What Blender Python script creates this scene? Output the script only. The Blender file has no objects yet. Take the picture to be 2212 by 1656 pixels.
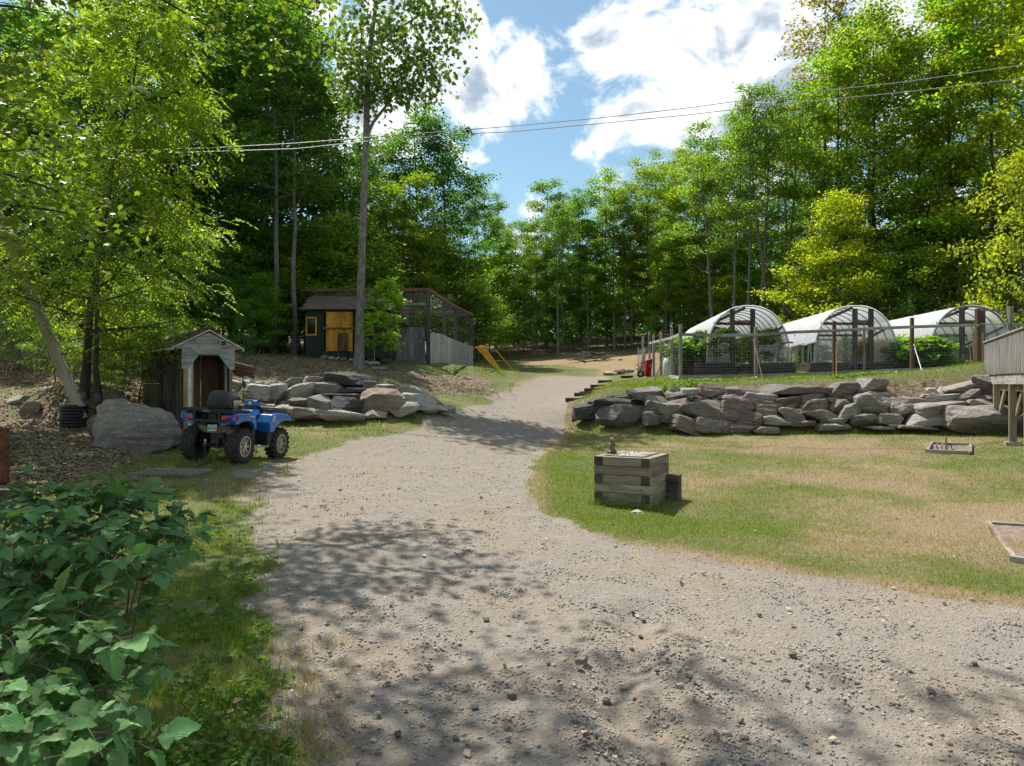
import bpy, math, random
import numpy as np
from mathutils import Vector, Matrix
R = math.radians
rng = np.random.default_rng(7)
random.seed(7)
scene = bpy.context.scene
C = scene.collection
CAMZ = 2.2            # camera height over the yard datum
F = 1580.0            # focal length in pixels of a 2212 x 1656 picture
CX, CY = 1106.0, 828.0

# ------------------------------------------------------------------ camera, sky, sun, exposure
cam = bpy.data.objects.new('camera', bpy.data.cameras.new('camera'))
C.objects.link(cam)
cam.location = (0, 0, CAMZ)
cam.rotation_euler = (R(90), 0, 0)
cam.data.sensor_width = 36
cam.data.lens = 36 * F / 2212
cam.data.clip_start = 0.05
cam.data.clip_end = 3000
scene.camera = cam

SUN_EL, SUN_AZ = 58.0, -33.0          # azimuth from +Y, clockwise
sd = bpy.data.lights.new('sun', 'SUN')
sun = bpy.data.objects.new('sun', sd)
C.objects.link(sun)
sd.energy = 3.6
sd.angle = R(0.53)
sd.color = (1.0, 0.955, 0.88)
sdir = Vector((math.sin(R(SUN_AZ)) * math.cos(R(SUN_EL)), math.cos(R(SUN_AZ)) * math.cos(R(SUN_EL)), math.sin(R(SUN_EL))))
sun.rotation_euler = sdir.to_track_quat('Z', 'Y').to_euler()

world = bpy.data.worlds.new('World')
scene.world = world
world.use_nodes = True
scene.view_settings.view_transform = 'Standard'
scene.view_settings.look = 'None'
scene.view_settings.exposure = 1.1
scene.view_settings.gamma = 1.0
scene.view_settings.use_curve_mapping = False
cy = scene.cycles
cy.use_denoising = True
cy.max_bounces = 6
cy.diffuse_bounces = 4
cy.glossy_bounces = 2
cy.transmission_bounces = 4
cy.transparent_max_bounces = 8
cy.caustics_reflective = False
cy.caustics_refractive = False
cy.sample_clamp_indirect = 6.0


class NT:
    """small helper to write node trees"""
    def __init__(s, tree):
        s.t = tree; s.n = tree.nodes; s.l = tree.links
    def new(s, typ, **kw):
        n = s.n.new(typ)
        for k, v in kw.items():
            setattr(n, k, v)
        return n
    def put(s, sock, v):
        if isinstance(v, bpy.types.NodeSocket):
            s.l.new(v, sock)
        elif isinstance(v, (tuple, list)):
            if sock.type == 'RGBA' and len(v) == 3:
                v = (*v, 1)
            sock.default_value = v
        else:
            sock.default_value = v
    def math(s, op, a, b=None, c=None, clamp=False):
        n = s.new('ShaderNodeMath', operation=op, use_clamp=clamp)
        for i, v in enumerate((a, b, c)):
            if v is not None:
                s.put(n.inputs[i], v)
        return n.outputs[0]
    def vmath(s, op, a, b=None, scale=None):
        n = s.new('ShaderNodeVectorMath', operation=op)
        s.put(n.inputs[0], a)
        if b is not None:
            s.put(n.inputs[1], b)
        if scale is not None:
            s.put(n.inputs['Scale'], scale)
        return n.outputs['Value'] if op in ('LENGTH', 'DOT_PRODUCT', 'DISTANCE') else n.outputs[0]
    def noise(s, vec, scale, detail=5, rough=0.55, dist=0.0, out=0):
        n = s.new('ShaderNodeTexNoise')
        s.put(n.inputs['Vector'], vec)
        n.inputs['Scale'].default_value = scale
        n.inputs['Detail'].default_value = detail
        n.inputs['Roughness'].default_value = rough
        n.inputs['Distortion'].default_value = dist
        return n.outputs[out]
    def voro(s, vec, scale, feature='F1', out='Distance'):
        n = s.new('ShaderNodeTexVoronoi', feature=feature)
        s.put(n.inputs['Vector'], vec)
        n.inputs['Scale'].default_value = scale
        return n.outputs[out]
    def mapr(s, v, a, b, c=0.0, d=1.0, smooth=True):
        n = s.new('ShaderNodeMapRange', interpolation_type='SMOOTHSTEP' if smooth else 'LINEAR')
        s.put(n.inputs[0], v)
        for i, q in enumerate((a, b, c, d)):
            s.put(n.inputs[1 + i], q)
        return n.outputs[0]
    def mix(s, f, a, b, mode='MIX'):
        n = s.new('ShaderNodeMix', data_type='RGBA', blend_type=mode)
        s.put(n.inputs[0], f)
        s.put(n.inputs[6], a)
        s.put(n.inputs[7], b)
        return n.outputs[2]
    def mapping(s, v, scale=(1, 1, 1), loc=(0, 0, 0)):
        n = s.new('ShaderNodeMapping')
        s.put(n.inputs[0], v)
        n.inputs['Scale'].default_value = scale
        n.inputs['Location'].default_value = loc
        return n.outputs[0]
    def attr(s, name, out='Fac'):
        n = s.new('ShaderNodeAttribute', attribute_name=name)
        return n.outputs[out]
    def bump(s, h, strength=0.5, dist=0.02):
        n = s.new('ShaderNodeBump')
        n.inputs['Strength'].default_value = strength
        n.inputs['Distance'].default_value = dist
        s.put(n.inputs['Height'], h)
        return n.outputs[0]


def pixdir(px, py):
    v = Vector(((px - CX) / F, 1.0, -(py - CY) / F))
    return v.normalized()


# --- sky: Nishita with fair-weather cumulus
w = NT(world.node_tree)
w.n.clear()
sky = w.new('ShaderNodeTexSky', sky_type='NISHITA', sun_disc=False)
sky.sun_elevation = R(SUN_EL)
sky.sun_rotation = R(SUN_AZ)
sky.altitude = 300
sky.air_density = 1.0
sky.dust_density = 0.6
sky.ozone_density = 1.6
tc = w.new('ShaderNodeTexCoord')
d = tc.outputs['Generated']
dn = w.vmath('NORMALIZE', d)
wn = w.noise(w.vmath('SCALE', dn, scale=1.0), 3.2, 3, 0.5, 0.0, 'Color')
dw = w.vmath('ADD', dn, w.vmath('SCALE', w.vmath('SUBTRACT', wn, (0.5, 0.5, 0.5)), scale=0.22))
big = w.noise(w.mapping(dw, (1, 1, 1.5)), 2.6, 3, 0.5)
fine = w.noise(w.mapping(dw, (1, 1, 1.35)), 9.0, 9, 0.62)
# clouds seen over the clearing: (px, py, angular radius, weight)
blobs = [(905, 190, .105, .40), (985, 300, .085, .34), (800, 240, .12, .40), (1010, 95, .06, .34), (950, 400, .05, .2),
         (1030, 180, .075, .38), (1025, 265, .075, .38), (1000, 345, .075, .34), (1195, 160, .095, .36), (1150, 120, .06, .28), (1200, 270, .035, .25),
         (1490, 150, .14, .46), (1400, 260, .10, .40), (1600, 280, .14, .46), (1330, 380, .06, .30), (1640, 100, .13, .46), (1350, 110, .05, .25), (1560,30,.1,.35), (1850,120,.14,.4),(1300,300,.05,.25),
         (1340, 20, .05, .28), (1130, 415, .045, .36), (1110, 500, .06, .4), (660, 250, .1, .3), (620, 60, .1, .3)]
acc = None
for px, py, rad, wt in blobs:
    v = pixdir(px, py)
    dist = w.vmath('DISTANCE', dw, tuple(v))
    g = w.mapr(dist, rad * 1.25, 0.0, 0.0, wt)
    acc = g if acc is None else w.math('MAXIMUM', acc, g)
# thinning between the named clouds, only a mild bias round the clearing
clear = w.mapr(w.vmath('DISTANCE', dn, tuple(pixdir(1160, 160))), 0.55, 0.12, 0.0, 0.20)
dens = w.math('SUBTRACT', w.math('ADD', w.math('MULTIPLY', big, 0.66), w.math('MULTIPLY', fine, 1.10)), 0.13)
dens = w.math('SUBTRACT', w.math('ADD', dens, acc), clear)
mask = w.mapr(dens, 0.72, 0.90)
# self shading of the cloud bodies: compare the density a little way towards the sun
off = w.vmath('ADD', dw, tuple(Vector((-0.35, 0.1, 0.93)) * 0.055))
sh = w.noise(w.mapping(off, (1, 1, 1.35)), 5.0, 5, 0.55)
s0_ = w.noise(w.mapping(dw, (1, 1, 1.35)), 5.0, 5, 0.55)
lit = w.mapr(w.math('SUBTRACT', s0_, sh), -0.05, 0.09)
thick = w.mapr(dens, 0.80, 1.05)
greyf = w.math('MULTIPLY', thick, w.math('SUBTRACT', 1.0, lit))
cloud = w.mix(greyf, (4.2, 4.25, 4.3), (1.4, 1.75, 2.15))
skyc = w.mix(1.0, sky.outputs[0], (0.44, 0.50, 0.44), 'MULTIPLY')
col = w.mix(mask, skyc, cloud)
bg = w.new('ShaderNodeBackground')
w.put(bg.inputs[0], col)
bg.inputs[1].default_value = 0.15
wo = w.new('ShaderNodeOutputWorld')
w.l.new(bg.outputs[0], wo.inputs[0])

# ------------------------------------------------------------------ object helpers
def tag(o, label=None, cat=None, group=None, kind=None):
    if label: o['label'] = label
    if cat: o['category'] = cat
    if group: o['group'] = group
    if kind: o['kind'] = kind
    return o


def empty(name, loc=(0, 0, 0), rz=0.0, label=None, cat=None, group=None):
    o = bpy.data.objects.new(name, None)
    C.objects.link(o)
    o.location = loc
    o.rotation_euler = (0, 0, rz)
    o.empty_display_size = 0.1
    return tag(o, label, cat, group)


def link(name, me, parent=None, loc=None, rot=None, scale=None):
    o = bpy.data.objects.new(name, me)
    C.objects.link(o)
    if parent: o.parent = parent
    if loc is not None: o.location = loc
    if rot is not None: o.rotation_euler = rot
    if scale is not None: o.scale = scale
    return o


def copy_tree(o, parent=None):
    c = o.copy()
    C.objects.link(c)
    c.parent = parent
    for ch in o.children:
        copy_tree(ch, c)
    return c


def mesh_np(name, V, Fc, mat=None, smooth=False):
    """V (n,3), Fc (m,k) same-sized polygons"""
    V = np.asarray(V, dtype=np.float32); Fc = np.asarray(Fc, dtype=np.int32)
    me = bpy.data.meshes.new(name)
    m, k = Fc.shape
    me.vertices.add(len(V)); me.vertices.foreach_set('co', V.ravel())
    me.loops.add(m * k); me.loops.foreach_set('vertex_index', Fc.ravel())
    me.polygons.add(m); me.polygons.foreach_set('loop_start', np.arange(0, m * k, k, dtype=np.int32))
    if smooth:
        me.polygons.foreach_set('use_smooth', np.ones(m, dtype=bool))
    me.update(calc_edges=True)
    if mat: me.materials.append(mat)
    return me


def set_attr(me, name, data, domain='POINT', typ='FLOAT'):
    a = me.attributes.new(name, typ, domain)
    a.data.foreach_set('vector' if typ == 'FLOAT_VECTOR' else 'value', np.asarray(data, dtype=np.float32).ravel())


class MB:
    """collects boxes, tubes, lofts, prisms and builds ONE mesh; writes a 'grain' vector for wood"""
    def __init__(s):
        s.v = []; s.f = []; s.g = []
    def add(s, V, Fc, grain=None):
        b = len(s.v)
        V = [tuple(p) for p in V]
        s.v += V
        s.f += [tuple(b + i for i in f) for f in Fc]
        s.g += [tuple(p) for p in (grain if grain is not None else V)]
    def box(s, c, size, M=None, taper=None):
        hx, hy, hz = size[0] / 2, size[1] / 2, size[2] / 2
        L = [Vector((x * hx, y * hy, z * hz)) for x in (-1, 1) for y in (-1, 1) for z in (-1, 1)]
        if taper:
            for p in L:
                if p.z > 0: p.x *= taper[0]; p.y *= taper[1]
        ax = int(np.argmax(size))
        off = Vector((random.random() * 9, random.random() * 9, random.random() * 9))
        gr = []
        for p in L:
            q = [p.x, p.y, p.z]; q[ax], q[2] = q[2], q[ax] * 0.10
            gr.append(Vector(q) + off)
        c = Vector(c)
        V = [(M @ p if M else p) + c for p in L]
        s.add(V, [(0, 1, 3, 2), (4, 6, 7, 5), (0, 4, 5, 1), (2, 3, 7, 6), (0, 2, 6, 4), (1, 5, 7, 3)], gr)
    def bar(s, a, b, w, h, up=(0, 0, 1)):
        """box beam from a to b, section w (sideways) x h (up)"""
        a, b = Vector(a), Vector(b)
        d = b - a
        z = d.normalized(); u = Vector(up)
        if abs(z.dot(u)) > 0.99: u = Vector((0, 1, 0))
        x = u.cross(z).normalized(); y = z.cross(x)
        M = Matrix((x, y, z)).transposed()
        s.box((a + b) / 2, (w, h, d.length), M)
    def tube(s, pts, r, n=8, caps=True):
        pts = [Vector(p) for p in pts]
        rs = r if isinstance(r, (list, tuple, np.ndarray)) else [r] * len(pts)
        V = []; Fc = []
        prev = None
        L = 0.0; gr = []
        off = Vector((random.random() * 9, random.random() * 9, random.random() * 9))
        for i, p in enumerate(pts):
            t = (pts[min(i + 1, len(pts) - 1)] - pts[max(i - 1, 0)]).normalized()
            if i: L += (p - pts[i - 1]).length
            u = prev if prev else (Vector((0, 0, 1)) if abs(t.z) < 0.9 else Vector((1, 0, 0)))
            x = (u - t * u.dot(t)).normalized(); y = t.cross(x); prev = x
            for k in range(n):
                a = 2 * math.pi * k / n
                V.append(p + (x * math.cos(a) + y * math.sin(a)) * rs[i])
                gr.append(Vector((rs[i] * math.cos(a), rs[i] * math.sin(a), L * 0.10)) + off)
        for i in range(len(pts) - 1):
            for k in range(n):
                k2 = (k + 1) % n
                Fc.append((i * n + k, i * n + k2, (i + 1) * n + k2, (i + 1) * n + k))
        if caps:
            Fc.append(tuple(range(n))[::-1]); Fc.append(tuple((len(pts) - 1) * n + k for k in range(n)))
        s.add(V, Fc, gr)
    def loft(s, rings, caps=True):
        """rings: list of equal-length vertex loops"""
        n = len(rings[0]); V = [p for r in rings for p in r]; Fc = []
        for i in range(len(rings) - 1):
            for k in range(n):
                k2 = (k + 1) % n
                Fc.append((i * n + k, i * n + k2, (i + 1) * n + k2, (i + 1) * n + k))
        if caps:
            Fc.append(tuple(range(n))[::-1]); Fc.append(tuple((len(rings) - 1) * n + k for k in range(n)))
        s.add(V, Fc)
    def prism(s, prof, axis, a, b, M=None, c=(0, 0, 0)):
        """2D profile extruded along axis 'x','y' or 'z' from a to b"""
        def P(p, t):
            q = {'x': (t, p[0], p[1]), 'y': (p[0], t, p[1]), 'z': (p[0], p[1], t)}[axis]
            q = Vector(q)
            return (M @ q if M else q) + Vector(c)
        n = len(prof)
        V = [P(p, a) for p in prof] + [P(p, b) for p in prof]
        Fc = [tuple(range(n)), tuple(range(2 * n - 1, n - 1, -1))] + [(i, i + n, (i + 1) % n + n, (i + 1) % n) for i in range(n)]
        s.add(V, Fc)
    def mesh(s, name, mat=None, smooth=False):
        me = bpy.data.meshes.new(name)
        me.from_pydata([tuple(p) for p in s.v], [], s.f)
        me.update()
        set_attr(me, 'grain', np.array(s.g, dtype=np.float32), 'POINT', 'FLOAT_VECTOR')
        if smooth:
            me.polygons.foreach_set('use_smooth', np.ones(len(me.polygons), dtype=bool))
        if mat: me.materials.append(mat)
        return me
    def build(s, name, mat=None, parent=None, loc=None, rot=None, bevel=0.0, seg=2, smooth=False):
        me = s.mesh(name, mat, smooth)
        fix_normals(me)
        o = link(name, me, parent, loc, rot)
        if bevel:
            b = o.modifiers.new('bevel', 'BEVEL'); b.width = bevel; b.segments = seg; b.limit_method = 'ANGLE'; b.angle_limit = R(35)
        return o


import bmesh
def fix_normals(me):
    bm = bmesh.new(); bm.from_mesh(me)
    bmesh.ops.recalc_face_normals(bm, faces=bm.faces)
    bm.to_mesh(me); bm.free()


def one_box(name, c, size, mat, parent=None, M=None, bevel=0.0, taper=None):
    m = MB(); m.box((0, 0, 0), size, M, taper)
    return m.build(name, mat, parent, loc=c, bevel=bevel)


def one_bar(name, a, b, w, h, mat, parent=None, up=(0, 0, 1), bevel=0.0):
    a, b = Vector(a), Vector(b); c = (a + b) / 2
    m = MB(); m.bar(a - c, b - c, w, h, up)
    return m.build(name, mat, parent, loc=c, bevel=bevel)


# ------------------------------------------------------------------ materials
MATS = {}
def principled(name):
    m = bpy.data.materials.new(name); m.use_nodes = True
    t = NT(m.node_tree); b = t.n['Principled BSDF']
    MATS[name] = m
    return m, t, b


def simple(name, c1, c2=None, scale=4.0, rough=0.7, metal=0.0, bump=0.0, bscale=None, spec=0.5, coord='Object', dirt=None):
    m, t, b = principled(name)
    tcn = t.new('ShaderNodeTexCoord')
    v = tcn.outputs['Object'] if coord == 'Object' else t.new('ShaderNodeNewGeometry').outputs['Position']
    if c2 is not None:
        n = t.noise(v, scale, 6, 0.6)
        col = t.mix(t.mapr(n, 0.35, 0.65), c1, c2)
        if dirt:
            n2 = t.noise(v, scale * 0.37, 6, 0.65)
            col = t.mix(t.mapr(n2, 0.52, 0.70), col, dirt)
        t.put(b.inputs['Base Color'], col)
        t.put(b.inputs['Roughness'], t.mapr(n, 0.3, 0.7, rough * 0.85, min(1, rough * 1.15)))
    else:
        t.put(b.inputs['Base Color'], c1)
        b.inputs['Roughness'].default_value = rough
    b.inputs['Metallic'].default_value = metal
    b.inputs['Specular IOR Level'].default_value = spec
    if bump:
        h = t.noise(v, bscale or scale * 6, 6, 0.6)
        t.put(b.inputs['Normal'], t.bump(h, bump, 0.01))
    return m


def wood(name, c1, c2, knot=(0.05, 0.04, 0.03), rough=0.85, dirt=None, scale=14.0):
    """boards with grain along their length (attribute 'grain'), knots and weather stains"""
    m, t, b = principled(name)
    g = t.attr('grain', 'Vector')
    oi = t.new('ShaderNodeObjectInfo').outputs['Random']
    g2 = t.vmath('ADD', g, t.vmath('SCALE', (7.1, 3.3, 5.7), scale=oi))
    n = t.noise(t.mapping(g2, (1, 1, 1)), scale, 7, 0.62, 0.6)
    fine = t.noise(t.mapping(g2, (1, 1, 0.5)), scale * 7, 4, 0.6)
    col = t.mix(t.mapr(n, 0.33, 0.67), c1, c2)
    col = t.mix(t.math('MULTIPLY', t.mapr(fine, 0.52, 0.66), 0.55), col, tuple(x * 0.45 for x in c1))
    kn = t.voro(t.mapping(g2, (1, 1, 6.0)), 5.0)
    col = t.mix(t.mapr(kn, 0.085, 0.03), col, knot)
    var = t.mapr(oi, 0.0, 1.0, 0.72, 1.22, False)
    col = t.mix(1.0, col, t.new('ShaderNodeCombineColor').outputs[0], 'MULTIPLY') if False else col
    hs = t.new('ShaderNodeHueSaturation'); t.put(hs.inputs['Value'], var); t.put(hs.inputs['Color'], col); col = hs.outputs[0]
    if dirt:
        n2 = t.noise(t.mapping(g2, (1, 1, 3)), 3.1, 5, 0.65)
        col = t.mix(t.mapr(n2, 0.50, 0.72), col, dirt)
    t.put(b.inputs['Base Color'], col)
    b.inputs['Roughness'].default_value = rough
    b.inputs['Specular IOR Level'].default_value = 0.25
    t.put(b.inputs['Normal'], t.bump(t.math('ADD', n, t.math('MULTIPLY', fine, 0.7)), 0.45, 0.006))
    return m


wood_grey = wood('weathered_grey_wood', (0.21, 0.195, 0.18), (0.36, 0.335, 0.305), dirt=(0.10, 0.09, 0.08))
wood_dark = wood('dark_weathered_wood', (0.055, 0.048, 0.042), (0.115, 0.10, 0.088), dirt=(0.03, 0.027, 0.024))
wood_board = wood('grey_barn_board', (0.13, 0.135, 0.14), (0.25, 0.255, 0.26), dirt=(0.07, 0.07, 0.07))
wood_pale = wood('pale_silver_slat', (0.33, 0.33, 0.31), (0.50, 0.49, 0.46), dirt=(0.2, 0.19, 0.17))
wood_new = wood('tan_lumber', (0.30, 0.17, 0.085), (0.42, 0.26, 0.13), dirt=(0.2, 0.12, 0.07))
wood_brown = wood('brown_board', (0.10, 0.055, 0.03), (0.17, 0.10, 0.055), dirt=(0.05, 0.03, 0.02))
wood_red = wood('red_brown_beam', (0.17, 0.08, 0.05), (0.26, 0.14, 0.09), dirt=(0.13, 0.06, 0.04))
wood_beam = wood('sun_bleached_beam', (0.33, 0.29, 0.235), (0.47, 0.43, 0.36), dirt=(0.26, 0.22, 0.17))
wood_timber = wood('treated_timber', (0.225, 0.18, 0.13), (0.36, 0.305, 0.23), dirt=(0.13, 0.10, 0.07), scale=10)
wood_endgrain = wood('wet_end_grain', (0.06, 0.048, 0.035), (0.10, 0.08, 0.06))
wood_tie = wood('black_rail_tie', (0.032, 0.027, 0.024), (0.085, 0.07, 0.058), dirt=(0.16, 0.11, 0.08))
wood_tar = wood('blackened_plywood', (0.028, 0.027, 0.024), (0.10, 0.095, 0.085), dirt=(0.016, 0.015, 0.014), scale=5)
ply_grey = wood('weathered_plywood', (0.24, 0.235, 0.23), (0.43, 0.425, 0.415), scale=9)
paint_green = wood('dark_green_siding', (0.026, 0.042, 0.033), (0.045, 0.066, 0.052), dirt=(0.012, 0.018, 0.015))
paint_yellow = wood('mustard_door_boards', (0.50, 0.245, 0.030), (0.62, 0.33, 0.055), dirt=(0.36, 0.17, 0.02))
paint_white = simple('white_trim', (0.62, 0.62, 0.58), (0.50, 0.49, 0.45), 6, 0.6)
metal_grey = simple('galvanised_pipe', (0.42, 0.43, 0.44), (0.32, 0.33, 0.34), 20, 0.4, 0.8)
metal_wire = simple('fence_wire', (0.34, 0.34, 0.33), None, rough=0.45, metal=0.6)
metal_rust = simple('rusty_steel', (0.20, 0.07, 0.028), (0.11, 0.04, 0.022), 9, 0.85, 0.2, 0.3, dirt=(0.28, 0.12, 0.05))
steel_worn = simple('worn_steel', (0.20, 0.19, 0.18), (0.30, 0.27, 0.24), 14, 0.5, 0.6)
steel_dark = simple('dark_steel', (0.05, 0.05, 0.05), (0.10, 0.085, 0.07), 14, 0.55, 0.7)
black_plastic = simple('black_plastic', (0.012, 0.012, 0.013), (0.022, 0.022, 0.023), 30, 0.45)
rubber = simple('tyre_rubber', (0.022, 0.021, 0.020), (0.05, 0.046, 0.040), 16, 0.85)
vinyl = simple('seat_vinyl', (0.030, 0.030, 0.032), (0.055, 0.054, 0.055), 8, 0.62, bump=0.1)
blue_paint = simple('atv_blue', (0.010, 0.135, 0.46), (0.012, 0.15, 0.50), 4, 0.28)
blue_paint.node_tree.nodes['Principled BSDF'].inputs['Coat Weight'].default_value = 0.4
rim_alloy = simple('alloy_rim', (0.62, 0.58, 0.50), (0.48, 0.44, 0.37), 18, 0.35, 0.85)
tail_red = simple('red_lens', (0.35, 0.006, 0.010), None, rough=0.12)
plate_white = simple('plate_white', (0.62, 0.64, 0.62), (0.5, 0.51, 0.49), 30, 0.5)
plate_ink = simple('plate_ink', (0.02, 0.045, 0.03), None, rough=0.5)
muddy = simple('muddy_metal', (0.20, 0.165, 0.11), (0.12, 0.09, 0.06), 12, 0.7, 0.3)
red_paint = simple('red_tray', (0.36, 0.010, 0.016), (0.28, 0.008, 0.014), 8, 0.4)
yellow_pvc = simple('yellow_guard', (0.62, 0.34, 0.035), (0.55, 0.27, 0.02), 5, 0.5)
cable = simple('cable_aluminium', (0.40, 0.38, 0.36), None, rough=0.5, metal=0.3)
statue_m = simple('statue_resin', (0.20, 0.155, 0.105), (0.115, 0.085, 0.06), 26, 0.8, bump=0.5, bscale=160)
sand = simple('pit_sand', (0.23, 0.165, 0.12), (0.15, 0.105, 0.075), 9, 0.95, bump=0.8, bscale=60)
glass_dark = simple('dark_window', (0.012, 0.013, 0.014), None, rough=0.08)
white_plastic = simple('white_plastic', (0.72, 0.72, 0.70), (0.6, 0.6, 0.58), 5, 0.55)


def shingle(name, c1, c2, c3):
    m, t, b = principled(name)
    p = t.new('ShaderNodeNewGeometry').outputs['Position']
    oi = t.new('ShaderNodeObjectInfo').outputs['Random']
    col = t.mix(oi, c1, c2)
    col = t.mix(t.mapr(t.noise(p, 2.1, 5, 0.6), 0.5, 0.7), col, c3)
    gr = t.noise(p, 130, 2, 0.6)
    col = t.mix(t.math('MULTIPLY', t.mapr(gr, 0.4, 0.62), 0.5), col, tuple(x * 0.4 for x in c1))
    t.put(b.inputs['Base Color'], col); b.inputs['Roughness'].default_value = 0.9
    t.put(b.inputs['Normal'], t.bump(gr, 0.5, 0.005))
    return m


shingle_brown = shingle('brown_shingle', (0.13, 0.085, 0.068), (0.18, 0.125, 0.10), (0.21, 0.165, 0.14))
shingle_old = shingle('mossy_shingle', (0.085, 0.072, 0.058), (0.16, 0.14, 0.115), (0.06, 0.062, 0.035))


def rockmat(name, c1, c2, c3, lich):
    m, t, b = principled(name)
    o = t.new('ShaderNodeTexCoord').outputs['Object']
    oi = t.new('ShaderNodeObjectInfo').outputs['Random']
    v = t.vmath('ADD', o, t.vmath('SCALE', (13.0, 7.0, 11.0), scale=oi))
    band = t.noise(t.mapping(v, (1.0, 1.0, 5.5)), 3.0, 7, 0.62, 0.8)
    spk = t.noise(v, 34, 5, 0.65)
    blot = t.noise(v, 2.2, 6, 0.62)
    col = t.mix(t.mapr(band, 0.34, 0.66), c1, c2)
    col = t.mix(t.mapr(blot, 0.50, 0.68), col, c3)
    col = t.mix(t.math('MULTIPLY', t.mapr(spk, 0.50, 0.66), 0.75), col, tuple(x * 0.38 for x in c1))
    col = t.mix(t.math('MULTIPLY', t.mapr(t.noise(v, 7.5, 7, 0.7), 0.58, 0.66), 0.55), col, lich)
    hs = t.new('ShaderNodeHueSaturation'); t.put(hs.inputs['Value'], t.mapr(oi, 0, 1, 0.75, 1.25, False)); t.put(hs.inputs['Color'], col)
    t.put(b.inputs['Base Color'], hs.outputs[0])
    b.inputs['Roughness'].default_value = 0.88
    b.inputs['Specular IOR Level'].default_value = 0.3
    h = t.math('ADD', t.math('MULTIPLY', band, 1.4), t.math('MULTIPLY', t.noise(v, 16, 8, 0.7), 1.0))
    t.put(b.inputs['Normal'], t.bump(h, 0.85, 0.05))
    return m


rock_dark = rockmat('dark_gneiss', (0.15, 0.128, 0.11), (0.27, 0.238, 0.21), (0.205, 0.165, 0.135), (0.30, 0.29, 0.27))
rock_grey = rockmat('grey_gneiss', (0.24, 0.215, 0.19), (0.38, 0.345, 0.305), (0.25, 0.215, 0.18), (0.42, 0.41, 0.38))
rock_pale = rockmat('pale_granite', (0.34, 0.32, 0.285), (0.48, 0.455, 0.41), (0.36, 0.32, 0.26), (0.20, 0.19, 0.17))
rock_black = rockmat('black_slate_rock', (0.055, 0.055, 0.056), (0.11, 0.108, 0.106), (0.08, 0.07, 0.062), (0.22, 0.22, 0.21))
rock_brown = rockmat('rusty_brown_rock', (0.17, 0.125, 0.095), (0.27, 0.21, 0.165), (0.13, 0.09, 0.065), (0.30, 0.27, 0.23))

bark_m, t, b = principled('bark')
o_ = t.new('ShaderNodeTexCoord').outputs['Object']
n1 = t.noise(t.mapping(o_, (1, 1, 0.22)), 16, 6, 0.65, 0.4)
n2 = t.noise(o_, 2.4, 5, 0.6)
oc = t.new('ShaderNodeObjectInfo').outputs['Color']
col = t.mix(t.mapr(n1, 0.35, 0.65), oc, t.mix(1.0, oc, (0.42, 0.40, 0.38), 'MULTIPLY'))
col = t.mix(t.math('MULTIPLY', t.mapr(n2, 0.52, 0.68), 0.5), col, (0.26, 0.27, 0.25))
t.put(b.inputs['Base Color'], col); b.inputs['Roughness'].default_value = 0.92
t.put(b.inputs['Normal'], t.bump(n1, 0.8, 0.03))


def leafmat(name, trans=0.45, gloss=0.10, vein=False, var=0.5):
    m = bpy.data.materials.new(name); m.use_nodes = True
    t = NT(m.node_tree); t.n.clear()
    oc = t.new('ShaderNodeObjectInfo').outputs['Color']
    geo = t.new('ShaderNodeNewGeometry')
    rnd = geo.outputs['Random Per Island']
    hs = t.new('ShaderNodeHueSaturation')
    t.put(hs.inputs['Hue'], t.mapr(rnd, 0, 1, 0.482, 0.518, False))
    rnd2 = t.math('FRACT', t.math('MULTIPLY', rnd, 37.7))
    t.put(hs.inputs['Value'], t.mapr(rnd2, 0, 1, 1 - var, 1 + var, False))
    big = t.noise(t.new('ShaderNodeTexCoord').outputs['Object'], 0.55, 3, 0.5)
    base = t.mix(t.mapr(big, 0.40, 0.66, 0.0, 0.75), oc, t.mix(1.0, oc, (1.28, 1.12, 0.75), 'MULTIPLY'))
    if vein:
        uv = t.new('ShaderNodeUVMap').outputs[0]
        sx = t.new('ShaderNodeSeparateXYZ'); t.put(sx.inputs[0], uv)
        ax = t.math('ABSOLUTE', sx.outputs[0])
        ph = t.math('SUBTRACT', t.math('MULTIPLY', sx.outputs[1], 7.0), t.math('MULTIPLY', ax, 4.2))
        st = t.math('ABSOLUTE', t.math('SUBTRACT', t.math('FRACT', ph), 0.5))
        vv = t.math('MAXIMUM', t.mapr(st, 0.10, 0.0), t.mapr(ax, 0.05, 0.0))
        base = t.mix(t.math('MULTIPLY', vv, 0.45), base, t.mix(1.0, base, (1.7, 1.5, 1.5), 'MULTIPLY'))
    t.put(hs.inputs['Color'], base)
    c = hs.outputs[0]
    df = t.new('ShaderNodeBsdfDiffuse'); t.put(df.inputs[0], c)
    tr = t.new('ShaderNodeBsdfTranslucent'); t.put(tr.inputs[0], t.mix(1.0, c, (1.75, 1.85, 0.50), 'MULTIPLY'))
    mx = t.new('ShaderNodeMixShader'); mx.inputs[0].default_value = trans
    t.l.new(df.outputs[0], mx.inputs[1]); t.l.new(tr.outputs[0], mx.inputs[2])
    gl = t.new('ShaderNodeBsdfGlossy'); gl.inputs['Roughness'].default_value = 0.38
    mg = t.new('ShaderNodeMixShader')
    fr = t.new('ShaderNodeFresnel'); fr.inputs[0].default_value = 1.45
    t.put(mg.inputs[0], t.math('MULTIPLY', fr.outputs[0], gloss * 8))
    if vein:
        bn = t.bump(st, 0.5, 0.004)
        t.put(df.inputs['Normal'], bn); t.put(gl.inputs['Normal'], bn)
    t.l.new(mx.outputs[0], mg.inputs[1]); t.l.new(gl.outputs[0], mg.inputs[2])
    out = t.new('ShaderNodeOutputMaterial'); t.l.new(mg.outputs[0], out.inputs[0])
    MATS[name] = m
    return m


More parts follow.
